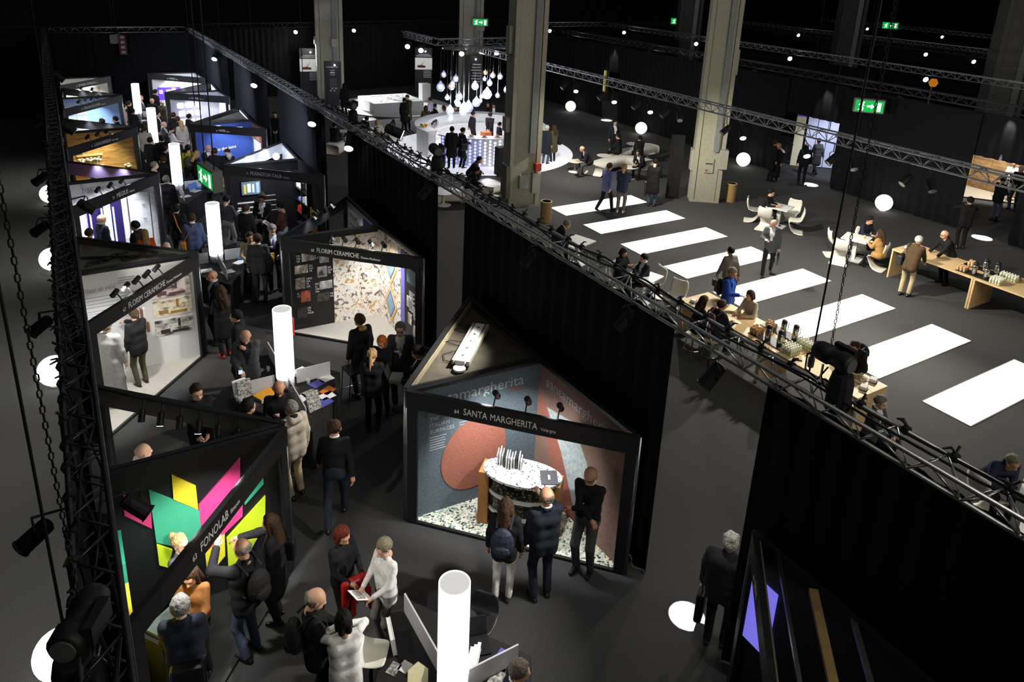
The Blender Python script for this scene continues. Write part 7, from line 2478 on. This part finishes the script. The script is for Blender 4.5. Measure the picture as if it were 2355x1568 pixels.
    if ex == 'yellowhood':
        mb = MB().ball(T(0, -.085, 1.5), (.085, .06, .05), 10, 7)
        sub('hood_lining', mb, mat('hood_yellow', '#b88a28', 0.8, noise=0.1))
    if label.startswith('grey haired man in beige hooded'):
        sub('hood_lining', MB().ball(T(0, -.06, 1.52), (.075, .06, .035), 10, 7), cmat('f', 'black'))
    who = label
    if len(who.split()) > 11:
        who = ' '.join(who.split()[:11])

    def held(name, cat, lab, builders):
        tt = thing(name, lab, cat, builders[0][2])
        for n2, mb, c, m in builders:
            mb.build(n2, m, tt)
    rz = -a
    wr = J['wrR']
    if 'phone' in pose or ex == 'phone':
        c = W(wr + Vector((0, .09, .02)))
        held('mobile_phone', 'phone', 'mobile phone of the ' + who, [('case', MB().box(c, (.075, .15, .01), rz=rz), c, M_black), ('display', MB().box(c + Vector((0, 0, .007)), (.068, .14, .003), rz=rz), c, mat('phone_glow', '#b8c8ff', 0.3, emit=0.9, noise=0.02))])
    if ex in ('paper', 'leaflet'):
        c = W((J['wrL'] + J['wrR']) / 2 + Vector((0, .11, .03)))
        held('leaflet', 'paper', 'paper held by the ' + who, [('page', MB().box(c, (.2, .28, .004), M=Rz @ Matrix.Rotation(.6, 3, 'X')), c, M_paper), ('print', MB().box(c + Rz @ (Matrix.Rotation(.6, 3, 'X') @ Vector((0, .03, .004))), (.15, .13, .002), M=Rz @ Matrix.Rotation(.6, 3, 'X')), c, M_gprint)])
    if ex == 'laptop':
        c = W((J['wrL'] + J['wrR']) / 2 + Vector((0, .12, .0)))
        held('sample_case', 'case', 'open grey case held by the dark haired man in navy suit', [('tray', MB().box(c, (.3, .22, .06), rz=rz), c, M_box), ('lid', MB().box(c + Rz @ Vector((0, .16, .1)), (.3, .02, .24), M=Rz @ Matrix.Rotation(-.3, 3, 'X')), c, M_black)])
    if ex in ('backpack', 'nbackpack', 'gbackpack', 'mbackpack'):
        m = {'backpack': M_blackm, 'nbackpack': mat('bag_navy', '#20263a', 0.6, noise=0.15), 'gbackpack': mat('bag_green', '#2f352c', 0.7, noise=0.15), 'mbackpack': mat('bag_maroon', '#4a2024', 0.6, noise=0.2)}[ex]
        c = W(T(0, -.22, 1.2))
        k = 'backpack worn by the ' + who
        RL = Rz @ J['Rl']
        bmb = MB().ball(c, (.16, .1, .23), 12, 8, M=RL)
        pk = MB().ball(c + RL @ Vector((0, -.07, -.07)), (.12, .06, .1), 10, 6, M=RL)
        st = MB()
        for sx in (-1, 1):
            st.tube([W(T(sx * .1, -.17, 1.40)), W(T(sx * .115, -.02, 1.52)), W(T(sx * .12, .12, 1.40)), W(T(sx * .15, .1, 1.2)), W(T(sx * .14, -.14, 1.08))], .016, 5)
        held('backpack', 'bag', k, [('pack_body', bmb, c, m), ('front_pocket', pk, c, m), ('straps', st, c, m)])
    if ex in ('bag', 'bagr', 'bagl', 'shoulderbag', 'handbag', 'waistbag', 'briefcase', 'tote', 'suitcase', 'orangebag', 'shortbag') or pose == 'phonewalk':
        side = -1 if ex in ('bagl', 'waistbag', 'tote', 'briefcase', 'orangebag', 'suitcase', 'shortbag', 'handbag') else 1
        m = mat('bag_leather_tan', '#a8682a', 0.5, noise=0.1) if ex == 'orangebag' else mat('bag_leather', '#17171a', 0.4, noise=0.15)
        wl = J['wrL'] if side < 0 else J['wrR']
        if ex in ('shoulderbag', 'bag', 'bagr', 'bagl', 'orangebag', 'waistbag'):
            dz = {'waistbag': .86, 'orangebag': .9}.get(ex, 1.0)
            loc = T(side * .25, -.05, dz) if ex != 'waistbag' else T(.02, -.2, .9)
            c = W(loc)
            sz = (.14, .32, .3) if ex != 'waistbag' else (.34, .14, .3)
            strap = MB().tube([W(loc + Vector((0, -.1, .13))), W(T(-side * .02 if ex == 'orangebag' else side * .15, -.09, 1.47)), W(T(side * .14, .08, 1.45)), W(loc + Vector((0, .1, .13)))], .012, 5)
            if ex == 'waistbag':
                strap = MB().tube([W(T(-.2, -.05, .98)), W(T(0, -.16, 1.0)), W(T(.2, -.05, .98))], .016, 5)
            k = 'bag'
        else:
            loc = wl + Vector((0, .02, -.30 if ex != 'tote' else -.38))
            if ex == 'suitcase':
                loc = Vector((-.34, -.05, .36))
            c = W(loc)
            sz = {'briefcase': (.07, .42, .3), 'tote': (.1, .34, .44), 'suitcase': (.2, .38, .56), 'shortbag': (.08, .3, .5), 'handbag': (.08, .26, .2)}.get(ex, (.08, .4, .32))
            strap = MB().tube([c + Vector((0, 0, sz[2] / 2)) + Rz @ Vector((0, -.08, 0)), W(wl + Vector((0, -.02, -.06))) if ex != 'suitcase' else c + Vector((0, 0, .5)), c + Vector((0, 0, sz[2] / 2)) + Rz @ Vector((0, .08, 0))], .01, 5)
        mb = MB().box(c, sz, rz=rz)
        kind = {'briefcase': 'briefcase', 'tote': 'tote_bag', 'suitcase': 'suitcase', 'shoulderbag': 'shoulder_bag'}.get(ex, 'handbag')
        o = thing(kind, '%s carried by the %s' % (kind.replace('_', ' '), who), 'bag', c)
        b = mb.build('bag_body', m, o)
        bv = b.modifiers.new('round', 'BEVEL')
        bv.width = .03
        bv.segments = 2
        strap.build('strap', m, o)
        if ex == 'shoulderbag':
            st = MB()
            for q in range(6):
                for r_ in range(3):
                    st.ball(c + Rz @ Vector((.072, -.12 + .12 * r_, -.1 + .04 * q)), .012, 5, 4)
            st.build('studs', M_steel, o)
        if ex == 'briefcase':
            MB().box(c + Rz @ Vector((.037, .02, .03)), (.004, .12, .05), rz=rz).build('label_patch', M_paper, o)
    if ex == 'strap':
        sub('shoulder_strap', MB().tube([T(-.13, .12, 1.1), T(-.1, .06, 1.5), T(-.06, -.08, 1.5), T(.02, -.15, 1.2), T(.1, -.15, .98)], .02, 5), mat('strap_orange', '#c4712c', 0.6, noise=0.05))
    if ex == 'redcoat':
        c = W(T(.05, .3, 1.0))
        rm = mat('shiny_red', '#a82418', 0.25, noise=0.35, nscale=14, bump=0.8)
        o = thing('red_jacket', 'shiny red quilted jacket held by the red haired woman', 'jacket', c)
        mb = MB()
        V, Q = surfnet([(c + Vector((-.1, 0, .07)), c + Vector((.12, .02, .05)), .05, .06)] + [(c + Vector((-.12 + .05 * q, .02 * (q % 2), .05)), c + Vector((-.16 + .075 * q, .05 * ((q * 2) % 3 - 1), -.22 - .12 * (q % 3))), .052, .028) for q in range(6)], .016, .012)
        mb.v, mb.f, mb.m = V.tolist(), list(map(tuple, Q)), [0] * len(Q)
        mb.build('bundle', rm, o, smooth=True)
        MB().tube([c + Vector((.1, 0, 0)), c + Vector((.2, .05, -.2)), c + Vector((.2, .06, -.33))], [.05, .045, .04], 8).build('sleeve', rm, o, smooth=True)
    return root


PEOPLE = '''
0.46 7.12 1.78 12 hands short grey jacket navydark black waistbag|man in dark navy jacket with grey cropped hair, back turned, bag at his waist
0.61 7.62 1.62 210 hold long brown sweater brown black -|woman in a brown sweater with long dark hair facing the booth front
0.61 8.25 1.62 134 talk bun blond sweater greydark black -|woman with blond bun behind the fascia of the coloured panel booth
1.19 7.69 1.76 329 reachup ring grey jacket black jeans backpack|balding man in black jacket and jeans with backpack before the lime panel
1.62 8.02 1.68 301 point long brown coat black black shoulderbag|dark haired woman in black coat pointing at the coloured panels
2.37 7.36 1.66 158 hold bob red sweater black black redcoat|red haired woman in black holding a shiny red jacket
2.68 6.94 1.67 256 hold short ash shirt white grey leaflet|woman with short ash hair in a white shirt reading a leaflet
1.79 6.51 1.76 100 hold ring grey jacket black black backpack|balding grey man in black jacket looking down beside the bar stool
1.95 6.21 1.66 7 face bob black vest white greyd -|woman in grey sleeveless coat over white sleeves seen from behind
3.46 4.94 1.36 110 sit short greybrown suit navydark black -|grey haired man whose head shows at the bottom edge by the desk
4.41 6.86 1.67 41 stand curly brown jacket black white nbackpack|woman with long curly brown hair and white jeans carrying a navy backpack
4.90 6.66 1.8 16 point ring greybrown suit navydark navydark -|balding man in dark navy suit seen from behind pointing at the counter
5.65 6.69 1.8 240 cross bald none sweater black greyd badge|bald man with crossed arms in black sweater inside the terrazzo booth
2.93 9.42 1.8 25 walk crop brown sweater black jeansd whitecollar|man in black sweater and white collar walking away across the aisle
2.51 10.27 1.76 344 stand short grey hoodie beigegrey beige -|grey haired man in beige hooded fleece and beige trousers
2.47 10.80 1.8 193 hold bald none suit blacks black badge|smiling bald man with glasses and pink badge behind the orange folders
1.95 10.61 1.76 70 stand short black jacket black black -|man with black hair and glasses turning towards the bald man
1.32 11.33 1.8 172 clasp short brown sweater black black badgelow|young man in black sweater standing behind the row of track spots
0.42 10.22 1.72 72 stand bald none shirt white black -|bald man in white shirt below the track spot booth
2.38 12.76 1.78 191 phoneface bald none coat greyd navydark phone|bald man in dark grey overcoat looking down at a phone
4.46 12.54 1.8 345 stand short brown jacket black jeansd yellowhood|man in black parka with yellow hood lining
4.58 11.73 1.66 226 hold bob orange sweater black black -|woman with orange bobbed hair in black facing the ponytail woman
4.29 11.39 1.68 33 hold pony blond jacket black black -|woman with blond ponytail in quilted black jacket seen from behind
5.01 11.82 1.82 208 stand short grey suit greyd black badge|tall grey haired man with glasses in grey jacket and white badge
4.95 10.98 1.76 304 hold short black suit navydark navydark laptop|dark haired man in navy suit holding an open grey case
2.39 16.00 1.76 264 stand bald none suit navy navydark paper|balding man in navy cardigan and violet shirt beside the booth post
2.41 15.38 1.66 339 hold curly brown coat black black -|woman with long brown curls in black and red shoes
2.44 13.87 1.74 300 stand short black jacket black black -|dark haired man in black turned towards the white tile booth
0.25 14.38 1.8 31 stand short greybrown coatl lightgrey navydark briefcase|man in a light grey coat with a black briefcase inside the white tile booth
0.74 14.91 1.68 333 point bunl brown jacket black greend -|woman in black jacket touching the tile samples on the white wall
3.75 17.69 1.82 17 stand short brown suit greyd greyd bag|man in dark grey suit seen from behind at the second desk
3.66 18.12 1.72 181 talk short brown sweater beige black -|brown haired man half hidden behind the dark grey suit
4.22 18.12 1.82 188 hold short grey suit blacks black tie|grey haired man with violet tie and yellow folder
4.34 17.52 1.74 264 stand short black coat black black -|dark figure at the left edge of the marble booth
4.61 20.88 1.8 207 hold curlys brown suit blacks black paper|curly haired man in black suit and white shirt with pink badge
4.06 20.27 1.76 51 stand short brown suit black black -|brown haired man in dark suit facing the curly haired man
4.89 20.07 1.76 304 hold short black sweater maroon jeansl paper|bearded man in maroon sweater handing over papers
3.79 21.35 1.74 50 phone short black sweater greyd grey -|man in dark grey sweater and grey trousers reading a phone
2.62 20.00 1.78 12 stand short brown suit blue blue orangebag|man in blue suit seen from behind near the second tube lamp
2.38 21.03 1.74 16 stand short black jacket black black strap|man in black with an orange shoulder strap seen from behind
2.51 23.84 1.8 26 stand short grey suit navydark navydark -|man in dark navy suit leaning on the third desk
3.73 25.55 1.3 273 sittable long blond jacket black black -|long haired woman in black seated with a laptop at the third desk
1.27 20.00 1.76 304 stand short black coat black black -|bearded man in black coat inside the marble shower booth
1.44 19.62 1.64 354 stand long blond jacket orange black -|woman with straight blond hair in an orange jacket
1.78 18.33 1.7 16 stand bald none jacket black black -|bald head showing above the cable strewn booth roof
0.59 20.84 1.78 62 stand bald none suit navydark navydark -|bald man in navy suit beside the violet tubes
0.27 20.17 1.66 41 stand short brown jacket black black -|short haired visitor at the left end of the marble shower booth
3.70 27.58 1.8 16 stand short black sweater yellow black gbackpack|person in yellow sweater with a dark green backpack
3.96 27.14 1.66 78 phone long blond jacket black black phone|blond woman in black looking at a phone beside the yellow sweater
4.34 27.36 1.78 159 hold bald none suit navydark navydark -|bald man in navy suit in front of the blue wall
4.48 27.00 1.74 29 stand short brown jacket black black -|short haired man with back turned in front of the blue wall
4.83 26.75 1.72 210 hold short brown jacket black black -|brown haired man beside the white haired visitor
4.85 26.46 1.66 15 stand short white jacket black black -|white haired visitor near the blue wall booth
2.77 26.57 1.74 11 stand short brown jacket black jeansd -|man in black leather jacket seen from behind by the third tube lamp
2.74 31.57 1.72 25 stand curlys brown coat beigegrey black -|brown haired person in beige coat among the far crowd
2.70 29.45 1.74 35 stand short black jacket black black -|dark haired person in black left of the fourth desk
3.10 29.50 1.76 16 stand short black coat black black -|dark overcoated visitor among the far crowd
3.01 28.00 1.72 66 stand short black jacket black black -|dark haired man in profile below the fourth tube lamp
3.52 31.95 1.76 116 hold ring grey suit greyd black -|grey haired man in grey suit by the far desk
3.71 31.31 1.7 77 hold short black shirt white black backpack|person in white hooded top with a dark backpack
4.13 33.02 1.72 27 stand short brown jacket black black -|brown haired person in black near the lit tile booth
4.18 32.48 1.66 357 stand long blond coat beigegrey black -|long haired woman in beige near the lit tile booth
4.65 33.42 1.72 68 stand short black jacket black black -|dark haired man in front of the lit square tiles
4.09 33.79 1.74 37 stand short brown jacket black black -|dark jacketed man beside the far aisle post
3.53 34.28 1.74 106 stand short black suit blacks black -|dark suited man right of the fifth tube lamp
3.34 38.25 1.76 105 hold bald none suit greyd black paper|bald man in suit reading papers by the farthest tube lamp
3.68 37.44 1.74 11 stand bald none jacket black black -|bald man in black seen from behind at the farthest desk
4.07 39.41 1.8 66 stand short black suit blacks black -|dark suited man in front of the violet screen
4.07 37.09 1.68 16 stand short white coat greend black -|white haired person in olive coat at the far end
2.71 37.18 1.72 64 stand short brown jacket black black -|brown haired person left of the farthest tube lamp
2.47 36.72 1.66 94 stand short brown shirt pinkgrey black -|person in pale top left of the farthest tube lamp
2.69 35.38 1.7 44 stand short black jacket black black -|dark figure at the far left post
1.39 33.52 1.72 302 stand short brown jacket black black -|head and shoulders of visitor before the blue wall booth on the left
1.89 33.70 1.74 293 stand short black jacket black black -|dark haired visitor at the post of the blue left booth
0.82 27.17 1.4 192 sit short black suit navydark black -|suited person seated by the orange chair behind the slanted fascia
2.43 25.95 1.72 95 stand short grey jacket pinkgrey black -|grey haired man at the aisle post of the wood booth
7.96 32.46 1.78 204 clasp short brown sweater black black -|man in black standing in the dark curtain gap
13.29 38.94 1.76 349 stand long black coat black black -|long haired person in black beside the map platform
14.84 34.39 1.68 43 stand short black coat black bare -|woman in black coat and boots facing the yellow top
15.04 34.52 1.78 224 hold short brown coat greend black bag|man in olive coat and yellow top by the map platform
16.08 34.02 1.7 325 stand short brown shirt lilac black -|person in lilac shirt by the white pedestal
15.82 33.98 1.3 5 sit long brown coat greend black -|seated person in olive left of the bar
16.40 34.06 1.34 86 sit short black jacket black black -|dark haired person seated left of the bar
16.68 33.70 1.3 306 sit long brown sweater white black -|person in white sweater seated left of the bar
17.23 33.41 1.32 207 sit short black jacket black black -|dark figure seated behind the bar rim
18.25 34.21 1.32 228 sit short black suit navydark black -|person in navy leaning over the back of the bar
19.26 33.63 1.32 220 sit long brown jacket black black -|dark haired woman seated behind the bar
19.37 33.22 1.34 210 sit short black suit blacks black -|bearded man in dark suit seated behind the bar
16.51 30.19 1.68 89 behind short black sweater blacks black -|bar attendant with dark hair looking right
17.12 29.66 1.7 50 behind short black sweater blacks black -|bar attendant with back turned and hands behind
16.90 28.38 1.5 91 stand short black sweater black black -|bar attendant half hidden by the concrete column
13.82 27.08 1.8 32 stand short black coat black black suitcase|customer in long dark coat at the glowing bar front
14.29 26.93 1.74 88 hold short black coat black black bag|customer in black leaning on the glowing bar front
17.96 26.14 1.74 64 stand short white coat navydark jeans -|white haired man in navy coat by the pale floor disc
18.47 26.35 1.66 5 face long brown coat greend black bagr|woman in olive coat with black bag facing the white haired man
18.21 23.92 1.3 287 sitlean bald none suit blacks greyd -|balding seated man in black suit leaning to a round table
21.55 25.93 1.76 190 stand short black suit navydark black -|dark figure standing behind the white bench
21.12 25.13 1.32 325 sit short black jacket black black -|dark figure seated on the far lobe of the bench
21.84 24.49 1.32 22 sit short black jacket black black -|person with a bright screen seated at the back of the bench
20.15 22.62 1.26 247 sitlean short brown suit blacks black -|man in black bent forward on the front of the bench
16.37 19.78 1.8 80 walk short brown suit lilacblue black -|man in bright blue jacket on the first light panel
16.79 19.48 1.8 51 hold short blond suit navy greyw -|fair haired man in navy jacket and white trainers on the first light panel
18.38 19.62 1.8 53 phone short black coat black jeans shortbag|man in long black coat and jeans by the first light panel
13.40 23.86 1.32 129 sitlean short black jacket black black -|upper of two dark seated people left of the near column
12.59 22.57 1.34 109 sitlean short black jacket black black -|lower of two dark seated people left of the near column
12.13 32.40 1.3 61 sitlean short black jacket black black -|dark hooded person seated on the far left bench
12.28 31.62 1.26 351 sitlean long blond coat beigegrey black -|fair person in beige seated on the far left bench
10.33 31.62 1.3 48 sit short black jacket black black -|dark seated figure seen through the first curtain gap
25.49 20.15 1.78 112 stand short brown coat black black -|man in black coat facing a long haired woman
25.55 19.99 1.66 252 stand long blond coatl black black -|woman with long fair hair and long black dress by the curtain
26.28 19.18 1.8 44 stand bald none suit blacks black -|man in dark suit standing at the bright doorway
28.18 20.01 1.66 25 walk short brown coat greyd bare -|woman in dark coat walking through the bright doorway
39.26 38.48 1.74 196 point bald none shirt white black -|man in white shirt seen through the gap beside the second column
38.45 37.17 1.74 246 stand short black jacket black black -|dark haired person in the gap beside the second column
20.74 16.20 1.3 162 sittable short black sweater black black -|man in black with glasses seated at the far white table
17.00 13.06 1.74 232 phonewalk ring brown suit greyd black briefcase|balding man in grey suit walking with a black case
21.28 12.80 1.3 189 sittable short black sweater navydark black -|dark haired man seated at the nearer white table
20.52 11.99 1.28 5 sittable curly brown coat camel black -|curly haired woman in camel coat seated at the nearer white table
19.85 10.43 1.7 77 leanstand short white jacket brownd beige bagl|white haired man in brown jacket and beige trousers at the wooden table
21.14 10.46 1.66 299 leanstand bald none jacket black black -|man with glasses in black leaning on the far wooden table
24.98 11.80 1.78 45 face short black jacket black black -|man in black standing beside the light disc at the right
32.52 14.06 1.66 257 hold bun brown shirt white jeans -|woman in white shirt inside the parquet booth
31.40 13.28 1.76 267 hold short white jacket black jeans -|white haired man in sunglasses in the parquet booth
29.26 12.83 1.7 106 hold short black jacket blacks jeans -|dark haired person at the parquet booth with back turned
14.38 12.24 1.66 10 walk short black coat greyw black handbag|slim woman in grey patterned coat striding over a light panel
13.13 10.97 1.76 160 phone cap khaki jacket royal black backpack|man in royal blue jacket and tan cap with a phone
12.94 10.31 1.5 276 sittable bob brown sweater beigegrey black -|woman in pale grey sweater seated at the near wooden table
11.78 10.52 1.52 108 sittable long brown sweater black black -|long haired woman in black seated at the near wooden table
11.95 10.17 1.54 90 sittable short brown jacket navydark black mbackpack|man with a maroon backpack seated at the near wooden table
12.94 7.60 1.52 260 leanhead short brown jacket black black backpack|man with backpack resting his head on his hand at the wooden table
11.58 6.11 1.52 172 sit short grey suit greyd black -|grey haired man with white collar behind the truss
12.32 4.23 1.26 211 sitlean short ash jacket navy black -|person in navy jacket bent over papers at the right edge
12.32 16.56 1.28 117 sitlean short grey suit blacks black -|elderly man in black seated by the first waste bin
12.38 14.03 1.28 171 hold2sit bob brown jacket black black paper|seated woman reading a white sheet below the third light panel
12.57 13.51 1.3 283 sit short black suit navydark black badge|seated man in navy with pink badge facing the reading woman
6.51 4.89 1.74 58 stand fluffy white puffer greyk black tote|white haired person in dark padded jacket with a black tote bag
'''
for _row in PEOPLE.strip().split('\n'):
    person(_row)


# graphics and lettering belong to the wall or fascia that carries them
_KEEP = ('side_wall', 'rear_wall', 'platform', 'platform_edge', 'fascia', 'side_panel', 'post', 'top_rail', 'rail_edge', 'ceiling_panel', 'fascia_back', 'light_track', 'roof_rail')


def _mean(o):
    a = np.empty(len(o.data.vertices) * 3, np.float32)
    o.data.vertices.foreach_get('co', a)
    return a.reshape(-1, 3)


for _b in [o for o in C.objects if o.name.split('.')[0] == 'exhibition_booth']:
    _k = {c.name.split('.')[0]: c for c in _b.children}
    for c in list(_b.children):
        n = c.name.split('.')[0]
        if n in ('booth_number', 'fascia_name', 'fascia_town') and 'fascia' in _k:
            c.parent = _k['fascia']
        elif n not in _KEEP and c.type == 'MESH':
            m = _mean(c).mean(0)
            best = None
            for w in ('side_wall', 'rear_wall'):
                V = _mean(_k[w])
                d = np.linalg.svd(V[:, :2] - V[:, :2].mean(0))[2][1]
                q = abs((m[:2] - V[:, :2].mean(0)) @ d)
                if best is None or q < best[0]:
                    best = (q, w)
            if best[0] < 0.2:
                c.parent = _k[best[1]]
